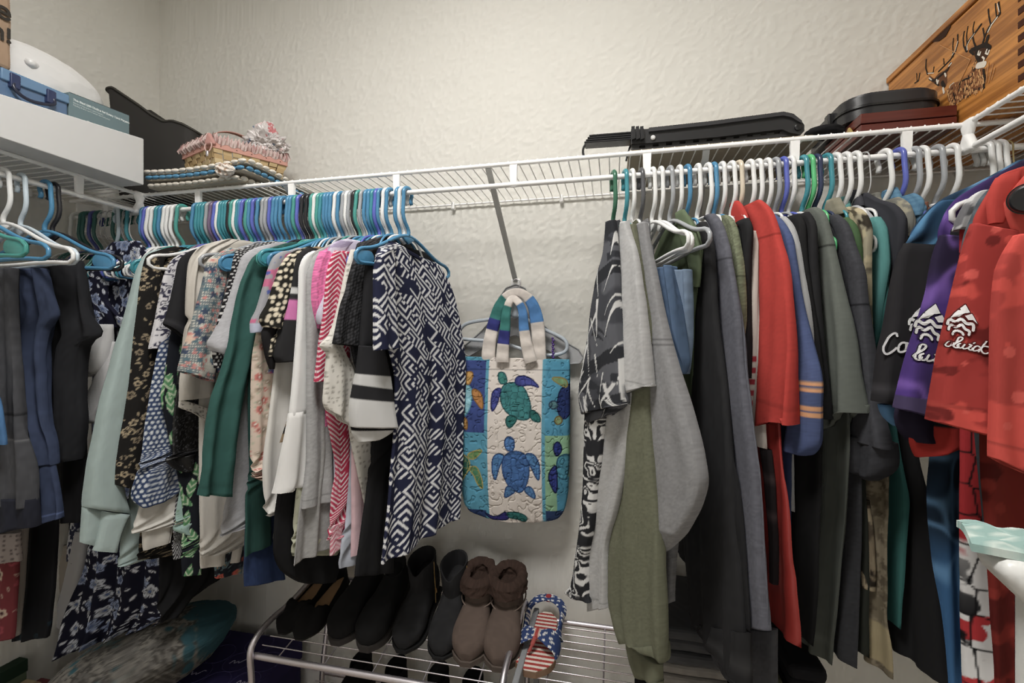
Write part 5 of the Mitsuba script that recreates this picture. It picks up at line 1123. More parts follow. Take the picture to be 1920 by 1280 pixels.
# ---------------------------------------------------------------- the quilted bag on the shelf brace
BY = 1.375
pb = PFace(BY)
def PZ(px, py, pl=pb):
    q = pl.hit(px, py); return (pl.along(q), q[2])
def pin(poly, a, z):
    P = np.array(poly); inside = np.zeros(len(a), bool)
    x0, y0 = P[-1]
    for x1, y1 in P:
        c = ((y1 > z) != (y0 > z)) & (a < (x0 - x1) * (z - y1) / (y0 - y1 + 1e-12) + x1)
        inside ^= c; x0, y0 = x1, y1
    return inside
def sm(P, n=60): return smooth_path(np.array([PZ(*p) for p in P]), n, True)
def cr(x, y): return (840 + x / 3.877, 660 + y / 3.877)          # measured on an enlarged view of the bag
TURT = [  # (outline, fill, line)
    ([cr(*p) for p in [(400, 290), (420, 235), (480, 215), (545, 235), (590, 300), (615, 380), (600, 470), (560, 480), (480, 450), (420, 390)]], '2f7f82', '1d4f55'),
    ([cr(*p) for p in [(405, 225), (380, 190), (385, 145), (415, 145), (438, 180), (440, 215)]], '2f8078', '1d4f55'),
    ([cr(*p) for p in [(500, 215), (510, 180), (560, 170), (620, 195), (668, 248), (610, 235), (550, 240)]], '474f9a', '2a2f66'),
    ([cr(*p) for p in [(395, 255), (360, 265), (335, 330), (345, 415), (375, 370), (392, 310)]], '474f9a', '2a2f66'),
    ([cr(*p) for p in [(460, 450), (445, 500), (465, 530), (500, 505), (515, 465)]], '1f6f6c', '15484a'),
    ([cr(*p) for p in [(615, 415), (650, 420), (680, 490), (640, 485), (612, 450)]], '1f6f6c', '15484a'),
    ([cr(*p) for p in [(430, 740), (470, 705), (540, 705), (590, 745), (605, 830), (590, 920), (530, 1000), (470, 960), (425, 880), (415, 800)]], '3f6fae', '29497f'),
    ([cr(*p) for p in [(455, 690), (435, 650), (445, 605), (470, 595), (498, 620), (500, 660), (488, 695)]], '4a7cb8', '29497f'),
    ([cr(*p) for p in [(425, 725), (375, 720), (342, 790), (345, 860), (360, 905), (385, 840), (415, 770)]], '4a86bf', '29497f'),
    ([cr(*p) for p in [(580, 725), (620, 715), (670, 770), (680, 850), (670, 905), (630, 840), (600, 780)]], '4a86bf', '29497f'),
    ([cr(*p) for p in [(455, 950), (430, 1000), (430, 1030), (470, 1015), (500, 985)]], '4a7cb0', '29497f'),
    ([cr(*p) for p in [(570, 975), (600, 955), (640, 1000), (642, 1038), (600, 1020)]], '4a7cb0', '29497f'),
    ([cr(*p) for p in [(60, 235), (130, 222), (185, 255), (195, 320), (180, 400), (130, 465), (90, 480), (60, 400)]], '8cc6d4', '4a98b0'),
    ([cr(*p) for p in [(135, 215), (130, 180), (155, 140), (190, 145), (190, 190), (165, 230)]], 'c99a4a', '8a5f22'),
    ([cr(*p) for p in [(200, 265), (240, 275), (270, 330), (268, 400), (230, 360), (200, 310)]], 'bd7f3c', '8a5f22'),
    ([cr(*p) for p in [(110, 475), (145, 462), (168, 510), (160, 545), (130, 525)]], 'cf9a48', '8a5f22'),
    ([cr(*p) for p in [(840, 250), (880, 230), (900, 330), (890, 440), (850, 475), (815, 440), (805, 340)]], '27386e', '1a2348'),
    ([cr(*p) for p in [(765, 185), (820, 180), (870, 215), (870, 245), (810, 225)]], '6f9a6c', '8a7a3a'),
    ([cr(*p) for p in [(745, 370), (775, 345), (800, 360), (800, 395), (765, 400)]], '4f7f86', '29405a'),
    ([cr(*p) for p in [(790, 470), (815, 455), (835, 495), (800, 510)]], '7f9a6a', '6a5a2a'),
    ([cr(*p) for p in [(785, 650), (805, 635), (830, 665), (828, 710), (800, 735), (782, 700)]], '2a3c84', '1a2348'),
    ([cr(*p) for p in [(820, 740), (870, 730), (880, 830), (850, 910), (815, 890), (800, 810)]], '3f8fa8', '20566e'),
    ([cr(*p) for p in [(750, 850), (790, 805), (800, 850), (785, 1000), (760, 950)]], '33408c', '1a2348'),
    ([cr(*p) for p in [(170, 735), (210, 700), (270, 695), (245, 730), (190, 755)]], '5f8f54', 'b0a050'),
    ([cr(*p) for p in [(110, 725), (165, 745), (180, 820), (150, 870), (115, 920), (105, 820)]], '2f6f60', 'b0a050'),
    ([cr(*p) for p in [(180, 825), (215, 808), (250, 850), (262, 970), (230, 930), (205, 870)]], '3f7f5a', 'b0a050'),
    ([cr(*p) for p in [(280, 1155), (340, 1180), (440, 1150), (450, 1185), (380, 1205), (310, 1190)]], '35317a', '1a2348'),
    ([cr(*p) for p in [(440, 1160), (520, 1155), (580, 1205), (560, 1222), (510, 1205), (450, 1180)]], '1f6f6c', '15484a')]
TP = [(sm(o), hx(f), hx(l)) for o, f, l in TURT]
seam1, seam2 = PZ(917, 800)[0], PZ(1022, 800)[0]
zmid, zband, zlow = PZ(960, 809)[1], PZ(960, 692)[1], PZ(960, 950)[1]
def meander(a, z, s=38):
    w1 = N(a, z, s, 3, 2); w2 = N(a + 0.3, z + 0.7, s, 8, 2)
    g = np.abs(np.sin(2 * PI * 1.6 * w1 + 1.2 * np.sin(6 * w2)))
    return g
def bag_color(V):
    a = (V - pb.p) @ pb.d; z = V[:, 2]
    c = np.repeat(hx('e3d9d0')[None], len(V), 0)
    cloud = N(a, z, 30, 5, 3)[:, None]
    left, right = a < seam1, a > seam2
    c[left & (z >= zmid)] = hx('3c4f8f'); c[left & (z < zmid)] = hx('4a9fbe')
    c[right & (z >= zmid)] = hx('3f93b4'); c[right & (z < zmid)] = hx('86b88e')
    c[right & (z < PZ(1040, 890)[1]) & (a > PZ(1046, 890)[0])] = hx('3f93b4')
    c[left & (z < PZ(880, 950)[1])] = hx('2c4272'); c[right & (z < PZ(1050, 955)[1])] = hx('2b4068')
    top = z > PZ(960, 676)[1]
    c[(left | right) & top] = hx('4a9cb8')
    c = c * np.where((left | right)[:, None], 0.82 + 0.36 * cloud, 0.97 + 0.05 * cloud)
    for sx in (seam1, seam2):
        c = mixc(c, hx('4f9fbc')[None], (1 - sst(0.004, 0.006, np.abs(a - sx))))
    shell = 1 - sst(0.03, 0.12, (lambda q: q[1] - q[0])(cells(a, z, 0.020, 6, 0.6)))
    for o, f, l in TP:
        x0, y0 = o.min(0) - 0.006; x1, y1 = o.max(0) + 0.006
        near = np.nonzero((a > x0) & (a < x1) & (z > y0) & (z < y1))[0]
        if len(near) == 0: continue
        ins = pin(o, a[near], z[near])
        d = cKDTree(np.vstack([o + (np.roll(o, -1, 0) - o) * k for k in (0, .33, .66)])).query(np.stack([a[near], z[near]], 1))[0]
        cc = f[None] * (0.8 + 0.45 * N(a[near], z[near], 60, 4, 2)[:, None])
        cc = mixc(cc, l[None], shell[near] * 0.8)
        c[near] = np.where(ins[:, None], cc, c[near])
        c[near] = mixc(c[near], l[None], (1 - sst(0.0012, 0.0024, d)))
    w = meander(a, z); c = c * (1 - 0.13 * (1 - sst(0.03, 0.14, w)))[:, None]  # shade in the quilting grooves also put into the colour
    line = np.minimum(np.abs(z - zband), np.abs(z - PZ(960, 845)[1]) + 0.0005)
    return np.clip(c * (1 - 0.25 * (1 - sst(0.001, 0.0025, line)))[:, None], 0, 1)
bag = thing('tote_bag', 'quilted tote bag with sea turtles, hanging from the shelf brace', 'bag')
tm, u, v, s, tot = loft([(862, 668, 1068, 674), (860, 690, 1069, 690), (861, 750, 1069), (864, 840, 1068), (866, 900, 1066), (870, 935, 1060), (882, 956, 1048), (915, 970, 1005), (935, 974, 990)], pb, thick=[0.012, 0.03, 0.04, 0.04, 0.03, 0.012], fold=[0.002, 0.004], lam=0.12, du=0.0019, dv=0.0019, power=4, lip=0.01)
V = np.array(tm.vertices); a = (V - pb.p) @ pb.d
fr = np.sign(np.array(tm.vertex_normals) @ pb.n)
w = meander(a, V[:, 2])
tm2 = trimesh.Trimesh(V + np.outer(-0.0028 * (1 - sst(0.0, 0.35, w)) * fr, pb.n), tm.faces, process=False)
put('body', tm2, 'cloth', bag_color(V), bag, True)
def strap(path, wpx, off, name, cols):
    P = smooth_path(np.array([PZ(*p) for p in path]), 120)
    tn = np.gradient(P, axis=0); tn /= np.linalg.norm(tn, axis=1, keepdims=True)
    nn = np.stack([tn[:, 1], -tn[:, 0]], 1)
    t = np.r_[0, np.cumsum(np.linalg.norm(np.diff(P, axis=0), axis=1))]; t /= t[-1]
    W = np.interp(t, [0, 0.25, 0.5, 0.75, 1], np.array(wpx) / F * 1.41 / 2)
    ang = np.linspace(0, 2 * PI, 20, endpoint=False)
    ca = np.sign(np.cos(ang)) * np.abs(np.cos(ang)) ** 0.6; sa = np.sign(np.sin(ang)) * np.abs(np.sin(ang)) ** 0.8
    quilt = 1 + 0.25 * np.sin(t * 60)
    G = P[:, None] + nn[:, None] * (W[:, None, None] * ca[None, :, None])
    Z = off + 0.007 * sa[None] * quilt[:, None] + 0.012 * np.sin(PI * t)[:, None]
    V = pb.p + G[..., :1] * pb.d + Z[..., None] * pb.n; V[..., 2] = G[..., 1]
    A, B = V.shape[:2]; i, j = np.meshgrid(np.arange(A - 1), np.arange(B), indexing='ij')
    q = np.stack([i * B + j, i * B + (j + 1) % B, (i + 1) * B + (j + 1) % B, (i + 1) * B + j], -1).reshape(-1, 4)
    T2 = np.repeat(t[:, None], B, 1).ravel()
    c = np.repeat(hx('e3d9d0')[None], A * B, 0)
    for x0, x1, col in cols:
        c[(T2 > x0) & (T2 < x1)] = hx(col)
    c = c * (0.9 + 0.18 * N(V.reshape(-1, 3)[:, 0], V.reshape(-1, 3)[:, 2], 90, 4, 2)[:, None])
    m = trimesh.Trimesh(V.reshape(-1, 3), np.vstack([q[:, [0, 1, 2]], q[:, [0, 2, 3]]]), process=False); m.fix_normals()
    put(name, m, 'cloth', c, bag, True)
strap([(917, 674), (920, 640), (930, 600), (944, 566), (968, 549), (994, 562), (1007, 595), (1011, 640), (1012, 674)], [27, 23, 15, 25, 26], 0.006, 'handle', [(0.20, 0.27, '3a3f88'), (0.27, 0.42, '2f807a'), (0.60, 0.76, '4a86c4')])
strap([(946, 678), (949, 640), (953, 605), (957, 578), (967, 562), (979, 572), (986, 605), (990, 640), (999, 678)], [25, 20, 13, 19, 24], 0.028, 'handle', [(0.14, 0.24, '3a3f88'), (0.24, 0.42, '2f807a'), (0.56, 0.76, '4a86c4')])
# the two hangers behind the bag
ph = PFace(1.43)
gh = thing('clothes_hanger', 'flat grey hanger against the wall behind the turtle tote bag', 'hanger')
def sect(P, pl, close=True): return np.array([pl.pt(pl.along(q), q[2]) for q in (pl.hit(*p) for p in P)])
og = pxpoly([(872, 648), (905, 620), (930, 590), (936, 560), (950, 540), (968, 533), (985, 540), (996, 562), (1004, 595), (1040, 628), (1085, 655), (1095, 670), (1088, 681), (1068, 682), (1000, 640), (966, 628), (935, 640), (880, 668), (866, 660)], ph).buffer(0.006).buffer(-0.006)
put('frame', prism(og, ph, 0.0, 0.006), 'plastic', 'a9aaac', gh, 30)
put('rim', tube(smooth_path(np.array([ph.pt(x, z, 0.007) for x, z in og.exterior.coords[:-1]])[::1], 140, True), 0.0022, 6, closed=True), 'plastic', '8d8e90', gh, True)
pw = PFace(1.40)
hk = thing('clothes_hanger', 'pale blue grey tube hanger behind the turtle tote bag', 'hanger')
put('frame', tube(smooth_path(sect([(966, 590), (920, 598), (880, 605), (864, 616), (862, 632), (875, 636), (960, 648), (1050, 663), (1062, 656), (1062, 642), (1048, 630), (1010, 612)], pw), 90, True), 0.0058, 10, closed=True), 'plastic', 'b4bfca', hk, True)
put('neck', rhull([pw.pt(pw.along(pw.hit(966, y)), pw.hit(966, y)[2]) for y in (566, 590)], 0.012, 10), 'plastic', 'b9c4ce', hk, 30)
hp = smooth_path(sect([(967, 568), (967, 548), (974, 536), (974, 527), (968, 523), (962, 527)], pw), 30)
put('hook', tube(hp, 0.0014, 7), 'chrome', None, hk, True)
beads = thing('bead_string', 'string of purple beads hanging beside the tote bag', 'beads')
for k, y in enumerate(range(634, 672, 4)):
    q = PFace(1.395).hit(1036 + (k % 2) * 1.5, y); b = trimesh.creation.icosphere(1, 0.0036 + 0.0008 * (k % 2)); b.apply_translation(q)
    put('bead', b, 'plastic', '5a3a8e', beads, True)
qa, qb = PFace(1.395).hit(1036, 632), PFace(1.395).hit(1037, 670); put('cord', rod(qa, qb, 0.0008, 6), 'matte', '40306a', beads, True)

# ---------------------------------------------------------------- things on the left half of the shelf
def box8(pts, r=0.003): return rhull(pts, r, 8)
wb = thing('white_box', 'large plain white cardboard box overhanging the corner of the shelf', 'box')
xf, y0w, y1w = -1.362, 0.50, 1.090
WB = [(xf, y0w, 1.716), (xf, y1w, 1.716), (xf, y0w, 1.778), (xf, y1w, 1.848), (xf - 0.30, y0w, 1.716), (xf - 0.30, y1w, 1.716), (xf - 0.30, y0w, 1.778), (xf - 0.30, y1w, 1.848)]
put('body', box8(WB), 'matte', lambda V: np.clip(hx('d2d2d1')[None] * (0.97 + 0.05 * N(V[:, 1], V[:, 2], 40, 2, 2)[:, None]), 0, 1), wb, 40)
put('flap_seam', box8([(xf + 0.0005, 0.945, 1.834), (xf + 0.0005, 0.953, 1.834), (xf + 0.0005, 0.945, 1.80), (xf + 0.0005, 0.953, 1.80)], 0.001), 'matte', 'c4c4c3', wb, 30)
def topz(y): return 1.778 + (y - y0w) / (y1w - y0w) * 0.07
tb_ = thing('game_box', 'slate teal card game box lying on the white box', 'box')
xg = -1.400
gb = [(xg - d, y, z) for d in (0, 0.12) for y, z in ((0.928, topz(0.928) + 0.004), (1.080, topz(1.08) + 0.004), (0.928, topz(0.928) + 0.076), (1.080, topz(1.08) + 0.070))]
put('body', box8(gb, 0.0015), 'matte', '6a8288', tb_, 40)
put('lid_edge', rod((xg, 0.928, topz(0.928) + 0.0775), (xg, 1.08, topz(1.08) + 0.0715), 0.0012, 6), 'matte', '2e3a3e', tb_, True)
def text_on_x(parent, txt, h, x, y, z, slope, col, bold=False, name='lettering', squeeze=1.0):
    m = meshkit.text_mesh(txt, h, 0.0006, bold); v = np.array(m.vertices)
    c_, s_ = math.cos(slope), math.sin(slope)
    v = np.stack([x + v[:, 2], y + (v[:, 0] * squeeze * c_ - v[:, 1] * s_), z + (v[:, 0] * squeeze * s_ + v[:, 1] * c_)], 1)
    put(name, trimesh.Trimesh(v, m.faces, process=False), 'matte', col, parent, False)
sl_ = math.atan2(0.064, 0.152) * 0.35
text_on_x(tb_, 'The Best Gift Choice for Every Card Players', 0.0054, xg + 0.0016, 0.936, 1.889, 0.03, 'e6ecec', True, squeeze=0.95)
text_on_x(tb_, 'Made of Paper for Card Players', 0.0036, xg + 0.0016, 0.936, 1.8815, 0.03, 'c4d0d2', squeeze=1.0)
text_on_x(tb_, 'Playing Cards and Games for Everyone', 0.0036, xg + 0.0016, 0.936, 1.8755, 0.03, 'c4d0d2')
bc = thing('plastic_case', 'translucent blue plastic storage case with a dark handle', 'case')
put('body', box8([(-1.405 - d, y, z) for d in (0, 0.16) for y, z in ((0.60, topz(0.6) + 0.003), (0.920, topz(0.92) + 0.003), (0.60, 1.868), (0.920, 1.885))], 0.006), 'plastic', '4f6f95', bc, 40)
put('lid_rim', box8([(-1.402 - d, y, z) for d in (-0.006, 0.17) for y, z in ((0.79, 1.866), (0.922, 1.876), (0.79, 1.888), (0.922, 1.893))], 0.003), 'plastic', '5d86ad', bc, 40)
for y in (0.812, 0.884):
    put('latch', box8([(-1.392 - d, y + k, z) for d in (0, 0.012) for k in (-0.007, 0.007) for z in (1.855, 1.884)], 0.003), 'plastic', '27355f', bc, 40)
put('handle', tube(smooth_path([(-1.394, 0.812, 1.868), (-1.388, 0.812, 1.846), (-1.386, 0.825, 1.838), (-1.386, 0.873, 1.845), (-1.388, 0.886, 1.852), (-1.394, 0.886, 1.872)], 40), 0.004, 8), 'plastic', '24293f', bc, True)
# white padded bundle
wbag = thing('padded_bundle', 'rounded white plastic wrapped bundle lying on the blue case', 'bundle')
sp = trimesh.creation.icosphere(5, 1.0); v = np.array(sp.vertices)
vv = np.sign(v) * np.abs(v) ** 0.85 * [0.10, 0.160, 0.100] + [-1.53, 0.925, 1.928]
vv[:, 2] = np.maximum(vv[:, 2], 1.872)
vv += v * (0.004 * (2 * meshkit.fbm(v * 3, 3, 4) - 1))[:, None]
put('wrap', trimesh.Trimesh(vv, sp.faces, process=False), 'plastic', 'd9d9d8', wbag, True)
nub = PFace(0.845).hit(62, 122)
put('twisted_end', rhull([(-1.436, 0.868, 1.952), (-1.46, 0.90, 1.955), (-1.47, 0.885, 1.965)], 0.012, 12), 'plastic', 'dededd', wbag, 30)
# brown box with lettering
brb = thing('cardboard_box', 'crumpled brown cardboard box with black lettering on the shelf', 'box')
def crumple(V): return V + 0.004 * (2 * np.stack([meshkit.fbm(V * 14 + k * 9, 3, k) for k in range(3)], -1) - 1)
bm_ = trimesh.Trimesh(*[(lambda m: (np.array(m.vertices), m.faces))(mesh_of(rbox(-1.64, -1.402, 0.52, 0.812, 1.893, 2.24, 0.008)))][0], process=False)
for _ in range(4): bm_ = bm_.subdivide()
bm_ = trimesh.Trimesh(crumple(np.array(bm_.vertices)), bm_.faces, process=False)
put('body', bm_, 'matte', lambda V: np.clip(hx('a3866a')[None] * (0.9 + 0.2 * N(V[:, 1], V[:, 2], 30, 3, 3)[:, None]), 0, 1), brb, True)
text_on_x(brb, 'e', 0.038, -1.3985, 0.778, 2.008, 0.0, '35302a', True)
text_on_x(brb, 'en!', 0.034, -1.3985, 0.742, 1.957, 0.0, '35302a', True)
# black bin with a wavy rim
bn = thing('waste_bin', 'black bin with a wavy sloping rim in the shelf corner', 'bin')
Ab, Bb = np.array([-1.615, 1.165]), np.array([-1.328, 1.222])
dirb = (Bb - Ab) / np.linalg.norm(Bb - Ab); inb = np.array([-dirb[1], dirb[0]])
Lb, Db = np.linalg.norm(Bb - Ab), 0.15
def rr_path(n=96):
    p = sbox(0, 0, Lb, Db).buffer(-0.03).buffer(0.03, quad_segs=8).exterior
    return np.array([p.interpolate(k / n, normalized=True).coords[0] for k in range(n)])
rp = rr_path()
def rimz(s):
    x = np.clip(s / Lb, 0, 1)
    return np.interp(x, [0, 0.12, 0.22, 0.42, 0.55, 0.68, 0.78, 0.9, 1], [2.070, 2.072, 2.052, 2.012, 1.982, 1.960, 1.962, 1.950, 1.934])
def ringb(sc, zf, inset=0.0):
    c = np.array([Lb / 2, Db / 2]); q = c + (rp - c) * sc
    w = Ab + q[:, :1] * dirb + q[:, 1:] * inb
    return np.c_[w, zf(rp[:, 0])]
lev = [(0.80, lambda s: 0 * s + 1.717), (0.80, lambda s: 0 * s + 1.717), (0.90, lambda s: 1.717 + (rimz(s) - 1.717) * 0.5), (0.985, lambda s: rimz(s) - 0.012), (1.02, lambda s: rimz(s) - 0.004), (1.02, lambda s: rimz(s) + 0.001), (0.985, lambda s: rimz(s) + 0.001), (0.96, lambda s: rimz(s) - 0.012), (0.78, lambda s: 0 * s + 1.722)]
R_ = [ringb(a, f) for a, f in lev]; nb_ = len(rp)
Vb = np.vstack(R_ + [np.r_[R_[0].mean(0)][None], np.r_[R_[-1].mean(0)][None]]); fb = []
for i in range(len(R_) - 1):
    for j in range(nb_):
        k = (j + 1) % nb_; fb += [[i * nb_ + j, i * nb_ + k, (i + 1) * nb_ + k], [i * nb_ + j, (i + 1) * nb_ + k, (i + 1) * nb_ + j]]
for j in range(nb_):
    fb += [[len(Vb) - 2, (j + 1) % nb_, j], [len(Vb) - 1, (len(R_) - 1) * nb_ + j, (len(R_) - 1) * nb_ + (j + 1) % nb_]]
put('body', trimesh.Trimesh(Vb, fb, process=False), 'matte', '3c3a38', bn, 35)
put('rolled_rim', tube(ringb(1.022, rimz), 0.004, 8, closed=True), 'matte', '46443f', bn, True)
# shell edged mats, stacked
def cowrie(r=0.010):
    s = trimesh.creation.icosphere(2, 1.0); v = np.array(s.vertices)
    v = v * [1.25, 0.8, 0.62]; v[:, 2] -= 0.25 * np.exp(-(v[:, 1] / 0.16) ** 2) * (v[:, 2] > 0)
    return trimesh.Trimesh(v * r, s.faces, process=False)
SHELL = {c: shape_of(cowrie(), 'plastic', c, True) for c in ('e0d9cb', '3f8ab4', 'd6cfc0')}
def mat(name, label, x0, x1, y0, y1, z, shell, dz, droop, n=14, m=11):
    t = thing(name, label, 'mat')
    gx, gy = np.meshgrid(np.linspace(x0, x1, 40), np.linspace(y0, y1, 24), indexing='ij')
    zf = lambda x, y: z + droop * (0.012 * np.sin((x - x0) / (x1 - x0) * PI * 1.0 + 3.5) + 0.004 * np.sin((y - y0) * 22))
    gz = zf(gx, gy); A, B = gx.shape
    tp = np.stack([gx, gy, gz], -1).reshape(-1, 3); bt = tp - [0, 0, 0.004]
    i, j = np.meshgrid(np.arange(A - 1), np.arange(B - 1), indexing='ij')
    q = np.stack([i * B + j, (i + 1) * B + j, (i + 1) * B + j + 1, i * B + j + 1], -1).reshape(-1, 4)
    edge = [k for k in range(A * B) if (k // B in (0, A - 1)) or (k % B in (0, B - 1))]
    f = np.vstack([q[:, [0, 1, 2]], q[:, [0, 2, 3]]]); nV = A * B
    side = []
    for i_ in range(A - 1):
        for j_ in (0, B - 1):
            a_, b_ = i_ * B + j_, (i_ + 1) * B + j_; side += [[a_, b_, b_ + nV], [a_, b_ + nV, a_ + nV]]
    for j_ in range(B - 1):
        for i_ in (0, A - 1):
            a_, b_ = i_ * B + j_, i_ * B + j_ + 1; side += [[a_, b_, b_ + nV], [a_, b_ + nV, a_ + nV]]
    put('cloth', trimesh.Trimesh(np.vstack([tp, bt]), np.vstack([f, f[:, ::-1] + nV, side]), process=False), 'cloth', lambda V: np.clip(hx('b3aa98')[None] * (0.9 + 0.2 * N(V[:, 0] * 8, V[:, 1] * 8, 30, 2)[:, None]), 0, 1), t, 40)
    sd = SHELL[shell]
    for k in range(n):
        x = x0 + (k + 0.5) / n * (x1 - x0); rs = np.random.RandomState(k)
        put_dict('shell', {**sd, 'to_world': T().translate([x, y0 - 0.001, zf(x, y0) + dz]).rotate([0, 0, 1], rs.uniform(-12, 12)).rotate([1, 0, 0], 25)}, t)
    for k in range(m):
        y = y0 + (k + 0.7) / m * (y1 - y0); rs = np.random.RandomState(k + 40)
        put_dict('shell', {**sd, 'to_world': T().translate([x1 + 0.001, y, zf(x1, y) + dz]).rotate([0, 0, 1], 90 + rs.uniform(-12, 12)).rotate([1, 0, 0], -25)}, t)
    return t, zf
mat('shell_mat', 'woven mat edged with cream shells, lowest of the mat stack', -1.385, -1.06, 1.128, 1.42, 1.7225, 'd6cfc0', 0.004, 0.3)
mat('shell_mat', 'woven mat edged with blue shells in the middle of the stack', -1.385, -1.035, 1.120, 1.43, 1.744, '3f8ab4', 0.005, 0.55)
tmat, zmat = mat('shell_mat', 'woven mat edged with cream shells, topmost under the basket', -1.395, -1.030, 1.122, 1.43, 1.764, 'e0d9cb', 0.005, 0.7)
conch = thing('conch_shell', 'knobbly white conch shell at the corner of the mats', 'shell')
cs = trimesh.creation.icosphere(4, 1.0); v = np.array(cs.vertices)
ang = np.arctan2(v[:, 1], v[:, 2]); rad = 1 - 0.55 * (v[:, 0] * 0.5 + 0.5); knob = 1 + 0.22 * np.cos(7 * ang + 6 * v[:, 0]) * (np.abs(np.sin(9 * v[:, 0])))
cv = np.c_[v[:, 0] * 0.030, v[:, 1] * 0.019 * rad * knob * 1.3, v[:, 2] * 0.019 * rad * knob * 1.3]
single_m = trimesh.Trimesh(cv + [-1.085, 1.108, 1.742], cs.faces, process=False)
put('body', single_m, 'matte', lambda V: mixc(np.repeat(hx('ddd3c8')[None], len(V), 0), hx('a8846a')[None], sst(0.55, 0.7, N(V[:, 0], V[:, 2], 120, 3, 2))), conch, True)
# basket
bk = thing('basket', 'small splint basket with pink rim, ruffled liner and pink handle', 'basket')
FC, RC, LC = np.array([-1.19, 1.165]), np.array([-1.075, 1.345]), np.array([-1.392, 1.235]); BC = RC + LC - FC; CC = (RC + LC) / 2
def bp(q, s): return CC + (q - CC) * s
zb, zr = 1.785, 1.842
crn = [FC, RC, BC, LC]
for e in range(4):
    p, q = crn[e], crn[(e + 1) % 4]; nrm = np.array([(q - p)[1], -(q - p)[0]]); nrm /= np.linalg.norm(nrm)
    if e % 3 == 0 or True:
        for row in range(4):
            for k in range(8):
                a0, a1 = k / 8, (k + 1) / 8
                zz0, zz1 = zb + row * (zr - zb) / 4, zb + (row + 1) * (zr - zb) / 4 - 0.001
                o = 0.0022 if (k + row) % 2 else -0.0008
                pts = []
                for aa in (a0 + 0.006, a1 - 0.006):
                    for zz in (zz0, zz1):
                        sc = 0.88 + 0.12 * (zz - zb) / (zr - zb); w = bp(p + (q - p) * aa, sc)
                        for oo in (o, o - 0.003): pts.append((*(w + nrm * oo), zz))
                put('splint', trimesh.convex.convex_hull(pts), 'matte', ['c9ad78', 'd2b986', 'bfa06a'][(k * 3 + row) % 3], bk, False)
    pts = [(*(bp(w, 1.0) + nrm * oo), zz) for w in (p, q) for oo in (-0.003, 0.004) for zz in (zr - 0.002, zr + 0.016)]
    put('rim_band', trimesh.convex.convex_hull(pts), 'matte', 'cf9484', bk, False)
    for k in range(5):
        w = p + (q - p) * (0.1 + 0.2 * k) + nrm * 0.0045; b = trimesh.creation.icosphere(1, 0.0016); b.apply_translation([*w, zr + 0.006]); put('nail', b, 'matte', '6a4038', bk, True)
    L_, n_ = [], 120
    for k in range(n_):
        w = p + (q - p) * k / (n_ - 1)
        for lv, (oo, zz) in enumerate(((0.005, zr + 0.012), (0.010, zr + 0.024), (0.002, zr + 0.040), (-0.012, zr + 0.030), (-0.016, zr + 0.012))):
            f_ = 0.006 * math.sin(k * 1.1 + lv) * (lv in (1, 2)); L_.append((*(w + nrm * (oo + f_)), zz + 0.004 * math.sin(k * 1.1 + 1) * (lv == 2) + 0.003 * math.sin(k * 0.37)))
    Fq = [[k * 5 + l, (k + 1) * 5 + l, (k + 1) * 5 + l + 1, k * 5 + l + 1] for k in range(n_ - 1) for l in range(4)]
    put('ruffle', (np.array(L_), np.array(Fq)), 'cloth', lambda V: mixc(np.repeat(hx('d9c3bd')[None], len(V), 0), hx('b98a86')[None], sst(0.5, 0.62, N(V[:, 0] * 2, V[:, 2] * 2, 120, 5, 2))), bk, True)
put('base', trimesh.convex.convex_hull([(*bp(c, 0.87), z) for c in crn for z in (zb - 0.004, zb)]), 'matte', 'c2a672', bk, False)
hA, hB = (FC + LC) / 2 * 0.5 + FC * 0.5, (RC + BC) / 2
arc = [np.r_[hA + (hB - hA) * (0.5 - 0.5 * math.cos(a)), zr + 0.088 * math.sin(a)] for a in np.linspace(0, PI, 30)]
sid = np.array([-(hB - hA)[1], (hB - hA)[0], 0]); sid /= np.linalg.norm(sid)
hv = []
for p_ in arc:
    for s_, o_ in ((-1, 0), (1, 0), (1, 1), (-1, 1)): hv.append(p_ + sid * 0.008 * s_ + np.array([0, 0, 0.003 * o_]))
put('handle', (np.array(hv), np.array([[k * 4 + j, k * 4 + (j + 1) % 4, (k + 1) * 4 + (j + 1) % 4, (k + 1) * 4 + j] for k in range(29) for j in range(4)])), 'matte', 'c58f80', bk, 30)
qh = np.r_[FC + (LC - FC) * 0.02 + np.array([0.0, -0.008]), zr + 0.014]
put('leather_tab', rhull([qh + [0, 0, 0.018], qh + [0.010, 0.004, -0.004], qh + [-0.010, 0.002, -0.004]], 0.007, 10), 'matte', 'c78f86', bk, 30)
for s_ in (-1, 1): put('tie', tube(smooth_path([qh, qh + [0.012 * s_, -0.004, -0.014], qh + [0.004 * s_, -0.006, -0.034]], 12), 0.0022, 6), 'cloth', 'cba39a', bk, True)
ch = trimesh.creation.icosphere(2, 0.006); ch.apply_scale([0.8, 0.6, 1.6]); ch.apply_translation(qh + [0, -0.008, -0.04]); put('charm', ch, 'chrome', None, bk, True)
pbag = thing('plastic_bag', 'crumpled clear plastic bag with red and blue floral print in the basket', 'bag')
cs = trimesh.creation.icosphere(5, 1.0); v = np.array(cs.vertices)
cr_ = 1 + 0.35 * (np.abs(2 * meshkit.fbm(v * 2.6, 4, 3) - 1) * 2 - 0.4)
pv = v * cr_[:, None] * [0.066, 0.05, 0.055]; pv[:, 2] += 0.03 * np.maximum(0, v[:, 2]) ** 3 * np.cos(3 * v[:, 0])
pc = np.r_[(RC * 0.62 + CC * 0.38), 1.905]
